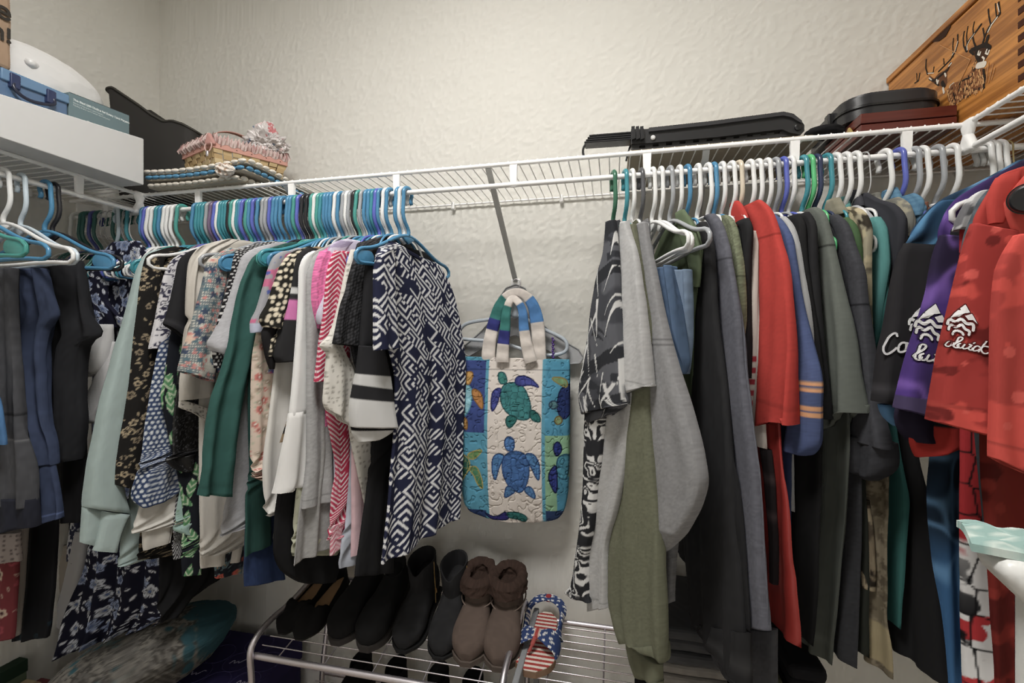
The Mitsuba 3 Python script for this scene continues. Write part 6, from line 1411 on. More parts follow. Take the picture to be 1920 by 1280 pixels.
put('body', trimesh.Trimesh(pv + pc, cs.faces, process=False), 'plastic', lambda V: splash('cfc8c6', [('c9656a', 0.58), ('5a6f8c', 0.63), ('e3c9c8', 0.6)], 30, 2, False)(V[:, 0] + V[:, 1] * 0.6, V[:, 2], V[:, 0], 1), pbag, 25)

# ---------------------------------------------------------------- things on the right half of the shelf
bo = thing('board', 'flat beige cardboard sheet lying under the black folding frame', 'board')
put('sheet', rbox(0.036, 0.47, YR + 0.018, 1.445, ZS + 0.008, ZS + 0.016, 0.003), 'matte', lambda V: np.clip(hx('b3a68e')[None] * (0.92 + 0.14 * N(V[:, 0] * 12, V[:, 1], 20, 4)[:, None]), 0, 1), bo, 30)
fd = thing('folding_frame', 'long black folding frame with a ribbed handle end and slotted rail', 'tool')
pf = PFace(1.205)
arm = pxpoly([(1184, 250), (1210, 250), (1330, 238), (1462, 221), (1478, 224), (1494, 234), (1500, 242), (1500, 252), (1492, 257), (1476, 254), (1462, 248), (1440, 250), (1340, 262), (1213, 273), (1184, 274)], pf).buffer(0.003).buffer(-0.001)
put('arm', prism(arm, pf, -0.02, 0.02), 'plastic', '2b2b2d', fd, 30)
put('arm_ridge', prism(pxpoly([(1215, 248), (1330, 236), (1462, 219), (1480, 223), (1496, 236), (1494, 240), (1476, 229), (1461, 226), (1330, 243), (1215, 255)], pf), pf, 0.018, 0.026), 'plastic', '3a3a3d', fd, 30)
rail = pxpoly([(1184, 276), (1340, 264), (1478, 249), (1480, 258), (1340, 276), (1184, 290)], pf)
slots = []
for k in range(11):
    x = 1198 + k * 25; y = 281 - (x - 1184) * 0.104
    slots.append(pxpoly([(x, y - 3), (x + 11, y - 4), (x + 11, y + 1), (x, y + 2)], pf))
put('slotted_rail', prism(rail.difference(unary_union(slots)), pf, -0.004, 0.012), 'plastic', '333335', fd, 30)
put('backing', prism(rail.buffer(-0.001), pf, -0.012, -0.008), 'matte', 'b0aca2', fd, 30)
for k in range(4):
    y = 268 - 4.0 * k
    a_, b_ = pf.hit(1098 + 3 * k, y + 4), pf.hit(1184, y - 4 + 2)
    put('handle_rib', rhull([a_ + [0, d_, 0] for d_ in (-0.018, 0.018)] + [b_ + [0, d_, 0] for d_ in (-0.018, 0.018)], 0.0024, 6), 'plastic', '29292b', fd, 30)
put('handle_loop', tube(smooth_path(sect([(1184, 254), (1112, 261), (1097, 272), (1096, 296)], pf), 30), 0.003, 8), 'plastic', '2b2b2d', fd, True)
for k, x in enumerate((1183, 1191, 1199)):
    put('buckle_rib', prism(pxpoly([(x, 247), (x + 6, 246), (x + 8, 268), (x + 1, 271)], pf), pf, 0.018, 0.030), 'plastic', '1f1f21', fd, 30)
put('strap', tube(smooth_path(sect([(1184, 268), (1178, 285), (1174, 302)], pf), 12), 0.0025, 6), 'plastic', '232325', fd, True)
for x, y, r_, c in ((1223, 265, 0.0055, 'd9d9d8'), (1490, 246, 0.008, '141416')):
    q = pf.hit(x, y) + pf.n * 0.022; put('rivet', tube([q - pf.n * 0.004, q + pf.n * 0.002, q + pf.n * 0.0035], [r_, r_, r_ * 0.6], 14), 'plastic', c, fd, 30)
rb = thing('wooden_case', 'dark red polished wooden box with a brass clasp', 'box')
put('base', rbox(0.545, 0.729, 1.180, 1.36, ZS + 0.007, ZS + 0.031, 0.002), 'cherry', None, rb, 30)
put('lid', rbox(0.545, 0.729, 1.180, 1.36, ZS + 0.033, ZS + 0.056, 0.002), 'cherry', None, rb, 30)
put('clasp', rhull([(0.541, 1.21, ZS + 0.026), (0.541, 1.235, ZS + 0.026), (0.541, 1.222, ZS + 0.040)], 0.004, 8), 'plastic', 'a88a3c', rb, 30)
cz = ZS + 0.062
hc = thing('hard_case', 'black hard plastic case with rounded corners leaning on the red wooden box', 'case')
Mx = np.eye(4)
def case_part(z0, z1, gr=0.0):
    p = sbox(-0.10 - gr, -0.125 - gr, 0.10 + gr, 0.122 + gr).buffer(-0.055).buffer(0.055, quad_segs=8)
    e = trimesh.creation.extrude_polygon(p, z1 - z0, engine='earcut'); e.apply_translation([0, 0, z0]); return e
CM = np.array([0.629, 1.328, ZS + 0.058])
def place_case(m):
    m = mesh_of(m).copy(); m.apply_transform(Mx); m.apply_translation(CM); return m
for nm, z0, z1, g_, c in (('base_shell', 0.0, 0.024, 0.0, '29292c'), ('seam', 0.024, 0.029, 0.003, '1a1a1c'), ('lid_shell', 0.029, 0.050, 0.0, '2d2d30'), ('lid_rim', 0.050, 0.058, -0.007, '333337')):
    put(nm, place_case(case_part(z0, z1, g_)), 'plastic', c, hc, 30)
for y_ in (-0.045, 0.055):
    put('latch', place_case(rbox(-0.112, -0.098, y_ - 0.012, y_ + 0.012, 0.008, 0.046, 0.003)), 'plastic', '1b1b1d', hc, 30)
pp = thing('paper_pad', 'white rounded paper pad on top of the black hard case', 'pad')
put('pad', place_case(m3.Manifold.batch_hull([m3.Manifold.sphere(0.008, 8).translate([x_, y_, 0.067]) for x_, y_ in ((-0.03, -0.03), (0.06, -0.03), (0.06, 0.09), (-0.03, 0.09))])), 'matte', 'cdc6c2', pp, 30)
pch = thing('pouch', 'small black fabric pouch between the hard case and the red box', 'pouch')
pm = trimesh.creation.icosphere(3, 1.0); v = np.array(pm.vertices); put('body', trimesh.Trimesh(v * [0.042, 0.025, 0.016] * (1 + 0.15 * (2 * meshkit.fbm(v * 2, 3) - 1))[:, None] + [0.475, 1.185, ZS + 0.022], pm.faces, process=False), 'cloth', '1b1b1d', pch, True)
db = thing('deer_box', 'brown wooden dovetailed chest painted with deer on the right shelf', 'chest')
dx0, dx1, dy0, dy1, dz0, dz1 = 0.737, 0.99, 1.022, 1.452, ZS + 0.012, 1.974
put('front_board', rbox(dx0, dx0 + 0.014, dy0 + 0.0, dy1, dz0, dz1 - 0.018, 0.002), 'oak', None, db, 30)
put('back_board', rbox(dx1 - 0.014, dx1, dy0, dy1, dz0, dz1 - 0.018, 0.002), 'oak', None, db, 30)
put('end_board', rbox(dx0 + 0.015, dx1 - 0.015, dy0 + 0.001, dy0 + 0.014, dz0, dz1 - 0.018, 0.002), 'oak', None, db, 30)
put('end_board', rbox(dx0 + 0.015, dx1 - 0.015, dy1 - 0.014, dy1 - 0.001, dz0, dz1 - 0.018, 0.002), 'oak', None, db, 30)
put('lid', rbox(dx0 - 0.004, dx1 + 0.004, dy0 - 0.004, dy1 + 0.004, dz1 - 0.016, dz1, 0.003), 'oak', None, db, 30)
put('base', rbox(dx0 + 0.003, dx1 - 0.003, dy0 + 0.003, dy1 - 0.003, dz0 - 0.004, dz0 + 0.006, 0.002), 'oak', None, db, 30)
for k in range(9):
    z_ = dz0 + 0.012 + k * (dz1 - dz0 - 0.03) / 9
    put('dovetail', rbox(dx0 - 0.0012, dx0 + 0.006, dy0 - 0.0008, dy0 + 0.016, z_, z_ + 0.0125, 0.0006), 'matte', '4a2412', db, False)
pd_ = Plane(dx0, 1.2, (0, -1))
cut = prism(pxpoly([(1746, 78), (1762, 76), (1774, 67), (1783, 50), (1781, 45)], pd_).buffer(0.001), pd_, 0.0006, 0.0016)
put('finger_notch', cut, 'matte', '3a1f0e', db, False)  # notch is not cut in; its dark hollow is laid on as a thin patch
def dr_(x, y): return (1640 + x / 5.818, y / 5.818)
INK = {'2b2018': [([(1000, 560), (975, 500), (968, 420), (980, 345)], 5), ([(1010, 480), (1005, 380), (1020, 290)], 4), ([(1010, 560), (1000, 510), (1030, 440), (1080, 380), (1120, 330), (1165, 265)], 7), ([(1080, 380), (1075, 310), (1090, 240)], 4), ([(1110, 520), (1085, 460), (1075, 410)], 6),
                  ([(1180, 480), (1210, 380), (1250, 300), (1320, 210), (1370, 150), (1355, 30)], 8), ([(1270, 270), (1250, 180), (1243, 100)], 5), ([(1335, 190), (1325, 110), (1320, 40)], 4), ([(1200, 400), (1185, 310)], 5), ([(1060, 545), (1110, 525), (1170, 500), (1215, 490), (1260, 520)], 15), ([(1115, 560), (1120, 620), (1140, 660)], 14), ([(1240, 400), (1220, 470), (1180, 500)], 14), ([(1040, 555), (1080, 590)], 8),
                  ([(580, 810), (560, 740), (565, 650)], 6), ([(580, 800), (640, 790), (650, 730)], 4), ([(700, 780), (760, 720), (830, 650), (880, 570), (910, 470), (908, 380)], 6), ([(860, 620), (855, 500), (862, 420)], 4), ([(760, 700), (755, 640)], 4), ([(600, 860), (650, 880), (690, 850), (760, 790)], 9), ([(830, 690), (800, 760), (770, 790)], 9), ([(740, 900), (760, 940)], 16), ([(660, 900), (700, 930)], 7),
                  ([(440, 905), (480, 880), (495, 800)], 5), ([(465, 880), (460, 800)], 3), ([(1190, 760), (1205, 850), (1190, 960)], 9), ([(960, 880), (1000, 860), (1040, 850)], 6)],
       'e6dccb': [([(1015, 545), (1010, 500), (1045, 430), (1095, 365)], 3), ([(1240, 350), (1280, 270), (1345, 185)], 5), ([(1365, 130), (1345, 40)], 3), ([(1140, 560), (1130, 590), (1150, 600), (1158, 570)], 6), ([(1230, 540), (1215, 580), (1240, 590), (1255, 550)], 6), ([(1130, 715), (1200, 700)], 22), ([(1180, 620), (1200, 640), (1190, 670)], 6), ([(585, 800), (650, 795)], 3), ([(850, 600), (885, 550), (912, 450)], 3), ([(680, 870), (690, 910), (700, 880)], 7), ([(770, 800), (780, 830)], 7), ([(750, 960), (760, 1010)], 9), ([(815, 720), (840, 690)], 6), ([(600, 850), (625, 870)], 5), ([(870, 900), (830, 930), (820, 960)], 3)],
       'c98a4a': [([(720, 490), (840, 550), (900, 580), (1050, 650)], 3), ([(1050, 650), (980, 800), (880, 1000)], 3), ([(1220, 900), (1240, 760), (1250, 680)], 3), ([(1250, 900), (1280, 780), (1300, 700)], 3), ([(1280, 870), (1320, 740)], 3)]}
rs = np.random.RandomState(4)
body = Polygon([(1100, 660), (1180, 740), (1200, 960), (1000, 1060), (860, 1150), (800, 1100), (790, 980), (880, 900), (1000, 870), (1060, 760)])
for k in range(420):
    x_, y_ = rs.uniform(780, 1210), rs.uniform(660, 1150)
    if body.contains(Point(x_, y_)): INK[['2b2018', 'd9a05a', 'c98a4a'][k % 3]].append(([(x_, y_), (x_ + rs.uniform(-6, 6), y_ + rs.uniform(18, 34))], rs.uniform(2.5, 4.5))) if ['2b2018', 'd9a05a', 'c98a4a'][k % 3] in INK else INK.setdefault(['2b2018', 'd9a05a', 'c98a4a'][k % 3], []).append(([(x_, y_), (x_ + rs.uniform(-6, 6), y_ + rs.uniform(18, 34))], 3))
for c_, P_ in (('8a5226', [(1100, 660), (1180, 740), (1200, 960), (1000, 1060), (860, 1150), (800, 1100), (790, 980), (880, 900), (1000, 870), (1060, 760)]), ('4a2c18', [(1035, 560), (1060, 540), (1110, 522), (1180, 485), (1220, 495), (1262, 520), (1248, 590), (1212, 650), (1160, 690), (1115, 650), (1085, 600)]), ('6e4222', [(588, 815), (650, 858), (700, 800), (760, 770), (795, 740), (792, 900), (775, 950), (735, 945), (690, 935), (620, 890)])):
    put('deer_print', prism(pxpoly([dr_(*p) for p in P_], pd_), pd_, 0.0, 0.0003), 'matte', c_, db, False)
for n_, (c_, L_) in enumerate(INK.items()):
    g = unary_union([pxline([dr_(*p) for p in P], pd_, w_ * 1.5 / 5.818 * 0.9 / F) for P, w_ in L_])
    put('deer_print', prism(g, pd_, 0.0003 + 0.0002 * n_, 0.0009 + 0.0002 * n_), 'matte', c_, db, False, kind='stuff')

# ---------------------------------------------------------------- shoe racks and shoes
ZK = 0.398
def tilt_z(y): return 0.384 + (y - 1.082) / 0.313 * 0.062        # the upper tier slopes down towards the front
def rack(name, label, x0, x1, y0, y1, zt, nw, tube_col='chrome', flat=False):
    t = thing(name, label, 'shoe rack')
    zf = lambda y: ZK if flat else tilt_z(y)
    put('front_rail', rod((x0, y0, zf(y0)), (x1, y0, zf(y0)), 0.0085, 14), 'chrome', None, t, True)
    put('back_rail', rod((x0, y1, zf(y1)), (x1, y1, zf(y1)), 0.0075, 14), 'chrome', None, t, True)
    for k in range(nw):
        y = y0 + (k + 1) / (nw + 1) * (y1 - y0); put('wire', rod((x0, y, zf(y) + 0.003), (x1, y, zf(y) + 0.003), 0.0019, 7), 'chrome', None, t, True)
    for k in range(5):
        x = x0 + (k + 0.5) / 5 * (x1 - x0); put('cross_wire', rod((x, y0, zf(y0) - 0.001), (x, y1, zf(y1) - 0.001), 0.0022, 7), 'chrome', None, t, True)
    put('lower_rail', rod((x0, y0, 0.12), (x1, y0, 0.12), 0.0085, 12), 'chrome', None, t, True)
    put('lower_rail', rod((x0, y1, 0.12), (x1, y1, 0.12), 0.0085, 12), 'chrome', None, t, True)
    for k in range(6):
        y = y0 + (k + 1) / 7 * (y1 - y0); put('lower_wire', rod((x0, y, 0.122), (x1, y, 0.122), 0.0019, 6), 'chrome', None, t, True)
    for x in (x0, x1):
        if flat:
            put('side_panel', rbox(x - 0.008, x + 0.008, y0 - 0.012, y1 + 0.01, ZK - 0.02, ZK + 0.028, 0.003), 'matte', '8f9296', t, 30)
            for y in (y0, y1): put('leg', rbox(x - 0.008, x + 0.008, y - 0.01, y + 0.01, 0.0, ZK, 0.003), 'matte', '8f9296', t, 30)
        else:
            put('side_frame', tube(smooth_path([(x, y0 - 0.012, 0.0), (x, y0 - 0.012, 0.2), (x, y0 - 0.012, 0.36), (x, y0 - 0.008, 0.415), (x, y0 + 0.03, zt), (x, (y0 + y1) / 2, zt + 0.012), (x, y1 - 0.02, zt + 0.016), (x, y1 + 0.006, 0.42), (x, y1 + 0.006, 0.2), (x, y1 + 0.006, 0.0)], 90), 0.0085, 12), 'chrome', None, t, True)
    return t
rack('shoe_rack', 'chrome wire shoe rack holding the black shoes and brown boots', -0.968, -0.262, 1.082, 1.395, 0.438, 9)
rack('shoe_rack', 'second wire shoe rack with grey side bars under the men\'s clothes', -0.232, 0.46, 1.082, 1.395, 0.43, 9, flat=True)

def shoe_last(L=0.25, w=0.088, toe=0.4, heel_h=0.0, inst=0.055):
    """solid foot shape along -y (toe at y=-L): rows of cross-sections"""
    return L, w, toe, heel_h, inst
def sections(S, cap0=True, cap1=True, n=28):
    """S: list of (center xyz, half width, half height, power); rings in the x-z plane"""
    t = np.linspace(0, 1, len(S)); u_ = np.linspace(0, 1, max(24, len(S) * 5))
    arr = np.array([[*c, a, b, p] for c, a, b, p in S], float)
    A_ = PchipInterpolator(t, arr)(u_); ang = np.linspace(0, 2 * PI, n, endpoint=False); R = []
    for x, y, z, a, b, p in A_:
        cx = np.sign(np.cos(ang)) * np.abs(np.cos(ang)) ** p; sz = np.sign(np.sin(ang)) * np.abs(np.sin(ang)) ** p
        R.append(np.stack([x + a * cx, np.full(n, y), z + b * sz], 1))
    V = np.vstack(R); Fc = []
    for i in range(len(R) - 1):
        for j in range(n):
            k = (j + 1) % n; Fc += [[i * n + j, i * n + k, (i + 1) * n + k], [i * n + j, (i + 1) * n + k, (i + 1) * n + j]]
    V = np.vstack([V, R[0].mean(0), R[-1].mean(0)])
    for j in range(n):
        k = (j + 1) % n; Fc += [[len(V) - 2, k, j], [len(V) - 1, (len(R) - 1) * n + j, (len(R) - 1) * n + k]]
    m = trimesh.Trimesh(V, Fc, process=False); m.fix_normals(); return m
def foot_outline(L, w, grow=0.0, n=60):
    t = np.linspace(0, 1, n)
    hw = np.interp(t, [0, 0.05, 0.15, 0.3, 0.5, 0.68, 0.82, 0.93, 0.98, 1.0], np.array([0.05, 0.45, 0.62, 0.66, 0.72, 0.95, 0.98, 0.72, 0.42, 0.06]) * w / 2)
    hw = np.convolve(np.pad(hw, 3, mode='edge'), np.ones(7) / 7, 'valid')
    P = np.r_[np.c_[hw, -t * L], np.c_[-hw[::-1], -t[::-1] * L]]
    return Polygon(P).buffer(0.004 + grow)
def sole(L, w, z0, z1, grow=0.0):
    e = trimesh.creation.extrude_polygon(foot_outline(L, w, grow), z1 - z0, engine='earcut'); e.apply_translation([0, 0, z0]); return e
def at_shoe(m, x, y, rz, flat=False):
    m = mesh_of(m).copy(); m.apply_transform(trimesh.transformations.rotation_matrix(math.radians(rz), [0, 0, 1]))
    if not flat: m.apply_transform(trimesh.transformations.rotation_matrix(math.atan(0.062 / 0.313), [1, 0, 0]))
    m.apply_translation([x, y, ZK + 0.006 if flat else tilt_z(y) + 0.006]); return m
def upper(L, w, hs, shift=0.0):
    """closed upper over the foot outline, height by position: hs [(t, height)]"""
    S = []
    for t, h in hs:
        hw = np.interp(t, [0, 0.04, 0.15, 0.3, 0.5, 0.68, 0.82, 0.93, 1.0], np.array([0.28, 0.50, 0.66, 0.70, 0.76, 0.98, 1.0, 0.76, 0.22]) * w / 2)
        S.append(((0, -t * L, h / 2 + shift), hw + 0.002, h / 2, 0.72))
    return sections(S)
def shoe_boot(label, x, y, rz, brown, L, w, mirror):
    t = thing('boot' if brown else 'ankle_boot', label, 'boot', None)
    sx = -1 if mirror else 1
    def P(m, nm, bs, c, sm_=40):
        m = mesh_of(m).copy(); m.apply_scale([1, 1, 0.74 if brown else 0.84])
        if mirror:
            m.apply_scale([-1, 1, 1]); 
            if m.volume < 0: m.invert()
        put(nm, at_shoe(m, x, y, rz), bs, c, t, sm_)
    if brown:
        P(sole(L, w * 1.04, 0.0, 0.020, 0.001), 'sole', 'matte', '5d5149')
        hide = lambda V: np.clip(hx('5f5048')[None] * (0.88 + 0.24 * N(V[:, 0] * 2, V[:, 1] + V[:, 2], 40, 3, 3)[:, None]), 0, 1)
        P(upper(L, w * 1.04, [(0, 0.06), (0.03, 0.10), (0.12, 0.125), (0.3, 0.13), (0.45, 0.118), (0.6, 0.098), (0.75, 0.082), (0.88, 0.066), (0.96, 0.048), (1.0, 0.03)], 0.016), 'vamp', 'cloth', hide, True)
        sh = [(0, -0.085, 0.08), (0, -0.080, 0.13), (0, -0.076, 0.165)]
        def shaft(z0, z1, r0, r1, th, yc0=-0.082, yc1=-0.074, nn=36, ring=None, bump=0):
            R = []; zz = np.linspace(z0, z1, 8)
            prof = [(r0 + (r1 - r0) * k / 7, z) for k, z in enumerate(zz)] + [(r1 - th * 0.5, z1 + th * 0.5)] + [(r1 - th, z1)] + [(r0 + (r1 - r0) * k / 7 - th, z) for k, z in list(enumerate(zz))[::-1][1:]]
            ang = np.linspace(0, 2 * PI, nn, endpoint=False); V = []
            for i, (r, z) in enumerate(prof):
                yc = yc0 + (yc1 - yc0) * (z - z0) / (z1 - z0 + 1e-9); V.append(np.stack([r * 0.92 * np.cos(ang), yc + r * 1.18 * np.sin(ang), np.full(nn, z)], 1))
            A = len(V); V = np.vstack(V); Fc = []
            for i in range(A - 1):
                for j in range(nn):
                    k = (j + 1) % nn; Fc += [[i * nn + j, i * nn + k, (i + 1) * nn + k], [i * nn + j, (i + 1) * nn + k, (i + 1) * nn + j]]
            if bump:
                V = V + bump * (2 * np.stack([meshkit.fbm(V * 70 + 5 * q, 3, q) for q in range(3)], -1) - 1)
            V0 = np.vstack([V, [0, yc0, z0 + 0.012]])
            for j in range(nn): Fc.append([len(V0) - 1, (A - 1) * nn + j, (A - 1) * nn + (j + 1) % nn])
            return trimesh.Trimesh(V0, Fc, process=False)
        P(shaft(0.085, 0.175, 0.046, 0.046, 0.008), 'shaft', 'cloth', hide, True)
        fur = lambda V: np.clip(hx('3f2f28')[None] * (0.7 + 0.6 * N(V[:, 0] * 3, V[:, 2] * 3 + V[:, 1], 130, 3, 2)[:, None]), 0, 1)
        P(shaft(0.160, 0.196, 0.060, 0.057, 0.028, -0.078, -0.070, 96, bump=0.007), 'fur_cuff', 'cloth', fur, True)
        P(tube([(0.05 * math.cos(a), -0.082 + 0.062 * math.sin(a), 0.118 + 0.006 * math.sin(a)) for a in np.linspace(0, 2 * PI, 40, endpoint=False)], 0.0022, 6, closed=True), 'seam', 'cloth', '7a6a60', True)
    else:
        P(sole(L, w, 0.0, 0.010, 0.002), 'sole', 'matte', '1a1a1b')
        P(rbox(-0.028, 0.028, -0.06, -0.004, -0.0, 0.02, 0.004), 'heel', 'matte', '1a1a1b', 30)
        hide = lambda V: np.clip(hx('29292b')[None] * (0.75 + 0.5 * N(V[:, 0] * 2, V[:, 1] + V[:, 2], 30, 5, 3)[:, None]), 0, 1)
        P(upper(L, w, [(0, 0.07), (0.03, 0.11), (0.12, 0.135), (0.28, 0.135), (0.42, 0.115), (0.56, 0.088), (0.72, 0.066), (0.86, 0.052), (0.95, 0.040), (1.0, 0.022)], 0.010), 'vamp', 'cloth', hide, True)
        nn = 40; ang = np.linspace(0, 2 * PI, nn, endpoint=False); V = []
        prof = [(0.042, 0.08, 0), (0.043, 0.12, 0), (0.045, 0.165, 1), (0.046, 0.198, 1), (0.043, 0.200, 1), (0.040, 0.196, 1), (0.037, 0.15, 0.6), (0.034, 0.10, 0)]
        for r, z, d in prof: V.append(np.stack([r * 0.85 * np.cos(ang), -0.076 + r * 1.28 * np.sin(ang), z - d * 0.028 * np.exp(-((ang - 1.5 * PI) / 0.5) ** 2) * (z > 0.15)], 1))
        A = len(V); V = np.vstack(V + [np.array([[0, -0.076, 0.10]])]); Fc = []
        for i in range(A - 1):
            for j in range(nn):
                k = (j + 1) % nn; Fc += [[i * nn + j, i * nn + k, (i + 1) * nn + k], [i * nn + j, (i + 1) * nn + k, (i + 1) * nn + j]]
        for j in range(nn): Fc.append([len(V) - 1, (A - 1) * nn + j, (A - 1) * nn + (j + 1) % nn])
        P(trimesh.Trimesh(V, Fc, process=False), 'shaft', 'cloth', hide, True)
        P(tube([(0.037, -0.085, 0.03), (0.0385, -0.082, 0.09), (0.0375, -0.080, 0.14), (0.0395, -0.08, 0.19)], 0.0016, 6), 'zipper', 'plastic', 'a8843c', True)
        P(rhull([(0.039, -0.082, 0.085), (0.040, -0.082, 0.070)], 0.003, 8), 'zipper_pull', 'plastic', 'b5853a', 30)
for k, (x, y) in enumerate(((-0.562, 1.395), (-0.462, 1.392))): shoe_boot(['black suede ankle boot beside the black slip-on shoe', 'black suede ankle boot beside the brown fur boot'][k], x, y, (0, 2)[k], False, 0.245, 0.088, False)
for k, (x, y) in enumerate(((-0.385, 1.385), (-0.298, 1.385))): shoe_boot(['brown suede boot with fur cuff beside the black ankle boot', 'brown suede boot with fur cuff against the rack side frame'][k], x, y, (2, 2)[k], True, 0.245, 0.094, k == 1)
def slip_on(label, x, y, rz, z=0.0, col='1f1f20', name='slip_on_shoe'):
    t = thing(name, label, 'shoe')
    def P(m, nm, bs, c, sm_=40):
        m = at_shoe(m, x, y, rz, z != 0); m.apply_translation([0, 0, z]); put(nm, m, bs, c, t, sm_)
    S = Polygon([(0, 0.004), (0, 0.045), (-0.10, 0.036), (-0.19, 0.020), (-0.245, 0.018), (-0.25, 0.006), (-0.23, 0.0), (-0.0, 0.0)])
    P(sole(0.25, 0.09, 0.0, 0.018, 0.002), 'sole', 'matte', '3a3634')
    P(sections([((0, -t_ * 0.16, h / 2), w_, h / 2, 0.6) for t_, h, w_ in ((0, 0.036, 0.02), (0.1, 0.040, 0.032), (0.5, 0.034, 0.032), (1, 0.018, 0.036))]), 'wedge', 'matte', '2b2826', True)
    full = upper(0.25, 0.09, [(0, 0.05), (0.03, 0.085), (0.10, 0.094), (0.22, 0.092), (0.36, 0.086), (0.5, 0.076), (0.66, 0.068), (0.82, 0.054), (0.93, 0.042), (1.0, 0.022)], 0.014)
    hide = lambda V: np.clip(hx(col)[None] * (0.8 + 0.4 * N(V[:, 0] * 2, V[:, 1] + V[:, 2], 30, 5, 3)[:, None]), 0, 1)
    P(full, 'upper', 'cloth', hide, True)
    nn = 30; ang = np.linspace(0, 2 * PI, nn, endpoint=False)
    ring = lambda r, z: np.stack([0.030 * r * np.cos(ang), -0.046 + 0.040 * r * np.sin(ang), z - 0.012 * np.sin(ang) * 0 + 0.010 * np.cos(ang * 2) * 0 + 0.012 * np.sin(ang) * (z > 0.1)], 1)
    V = np.vstack([ring(1.02, 0.093), ring(1.04, 0.112), ring(0.94, 0.114), ring(0.88, 0.101), [[0, -0.046, 0.098]]]); Fc = []
    for i in range(3):
        for j in range(nn):
            k = (j + 1) % nn; Fc += [[i * nn + j, i * nn + k, (i + 1) * nn + k], [i * nn + j, (i + 1) * nn + k, (i + 1) * nn + j]]
    for j in range(nn): Fc.append([len(V) - 1, 3 * nn + j, 3 * nn + (j + 1) % nn])
    P(trimesh.Trimesh(V, Fc, process=False), 'collar', 'cloth', col, True)
    lb = trimesh.creation.icosphere(2, 1.0); lb.apply_scale([0.010, 0.012, 0.003]); lb.apply_translation([0.004, -0.030, 0.104]); P(lb, 'insole_label', 'matte', '8c8884', True)
slip_on('black suede wedge slip-on shoe beside the black flat', -0.757, 1.392, 0)
slip_on('black suede wedge slip-on shoe beside the ankle boot', -0.664, 1.386, 0)
def flat_shoe(label, x, y, rz):
    t = thing('flat_shoe', label, 'shoe')
    def P(m, nm, bs, c, sm_=40): put(nm, at_shoe(m, x, y, rz), bs, c, t, sm_)
    L, w = 0.245, 0.082
    o = foot_outline(L, w)
    P(sole(L, w, 0.0, 0.006, 0.001), 'sole', 'matte', '1c1b1a')
    e = trimesh.creation.extrude_polygon(foot_outline(L, w, -0.006), 0.003, engine='earcut'); e.apply_translation([0, 0, 0.007]); P(e, 'insole', 'matte', 'a98258', 30)
    n = 120; P0 = np.array([o.exterior.interpolate(k / n, normalized=True).coords[0] for k in range(n)])
    c0 = np.array([0, -L / 2]); tt = -P0[:, 1] / L
    hgt = np.interp(tt, [-0.05, 0.0, 0.1, 0.3, 0.5, 0.62, 0.75, 0.9, 1.05], [0.058, 0.056, 0.050, 0.036, 0.030, 0.032, 0.038, 0.034, 0.026])
    inn = np.clip(np.interp(tt, [0, 0.2, 0.5, 0.68, 0.8, 1.0], [0.93, 0.92, 0.86, 0.55, 0.25, 0.12]), 0, 1)
    apex = np.array([0, -0.72 * L])
    R0 = np.c_[P0, np.full(n, 0.004)]; R1 = np.c_[P0 * [1.02, 1] , hgt * 0.6]; 
    Pin = np.where((tt > 0.62)[:, None], P0 + (np.array([0, -0.62 * L]) - P0) * (1 - inn)[:, None], P0 * [0.92, 1.0] + [0, -0.004])
    mid_ = (P0 + Pin) / 2
    R2 = np.c_[mid_, hgt * 1.0 + 0.006 * (tt > 0.62)]; R3 = np.c_[Pin, hgt + 0.006 * (tt > 0.62)]
    R4 = np.c_[Pin * [0.96, 1], np.maximum(hgt - 0.012, 0.012)]; R5 = np.c_[P0 * [0.93, 0.99], np.full(n, 0.009)]
    V = np.vstack([R0, R1, R2, R3, R4, R5]); Fc = []
    for i in range(5):
        for j in range(n):
            k = (j + 1) % n; Fc += [[i * n + j, i * n + k, (i + 1) * n + k], [i * n + j, (i + 1) * n + k, (i + 1) * n + j]]
    P(trimesh.Trimesh(V, Fc, process=False), 'upper', 'cloth', '1e1d1e', True)
    P(rbox(-0.022, 0.022, -0.045, -0.005, -0.004, 0.006, 0.003), 'heel', 'matte', '1a1918', 30)
flat_shoe('black ballet flat with tan insole at the end of the rack', -0.944, 1.395, 2)
flat_shoe('black ballet flat with tan insole beside the slip-on shoes', -0.880, 1.385, 2)
# star spangled sandal
sd = thing('sandal', 'sandal with red striped sole and blue star patterned bow straps', 'sandal')
sx, sy, sr_ = -0.196, 1.395, -2
def SD(m, nm, bs, c, sm_=40): put(nm, at_shoe(m, sx, sy, sr_, True), bs, c, sd, sm_)
def stripes(V): return np.where((np.floor((V[:, 1] - 0.3 * V[:, 0]) / 0.0085) % 2 == 0)[:, None], hx('b8443a')[None], hx('e6d9cc')[None])
so = foot_outline(0.255, 0.105); 
SD(sole(0.255, 0.105, 0.0, 0.016), 'sole', 'matte', '8a6a50')
g_ = np.array([(x_, y_) for x_ in np.linspace(-0.06, 0.06, 50) for y_ in np.linspace(-0.27, 0.01, 180)])
ins = foot_outline(0.255, 0.105, -0.001); 
bars = []
for k in range(34):
    b0 = Polygon([(-0.08, -0.29 + k * 0.0085), (0.08, -0.29 + k * 0.0085 + 0.004), (0.08, -0.29 + k * 0.0085 + 0.0125), (-0.08, -0.29 + k * 0.0085 + 0.0085)]).intersection(ins)
    if b0.is_empty: continue
    for g in getattr(b0, 'geoms', [b0]):
        e = trimesh.creation.extrude_polygon(g, 0.0015, engine='earcut'); e.apply_translation([0, 0, 0.016]); bars.append((k % 2, e))
for par, c in ((0, 'b3403a'), (1, 'e2d5c8')): SD(cat_m(*[e for p_, e in bars if p_ == par]), 'insole_stripe', 'cloth', c, False)
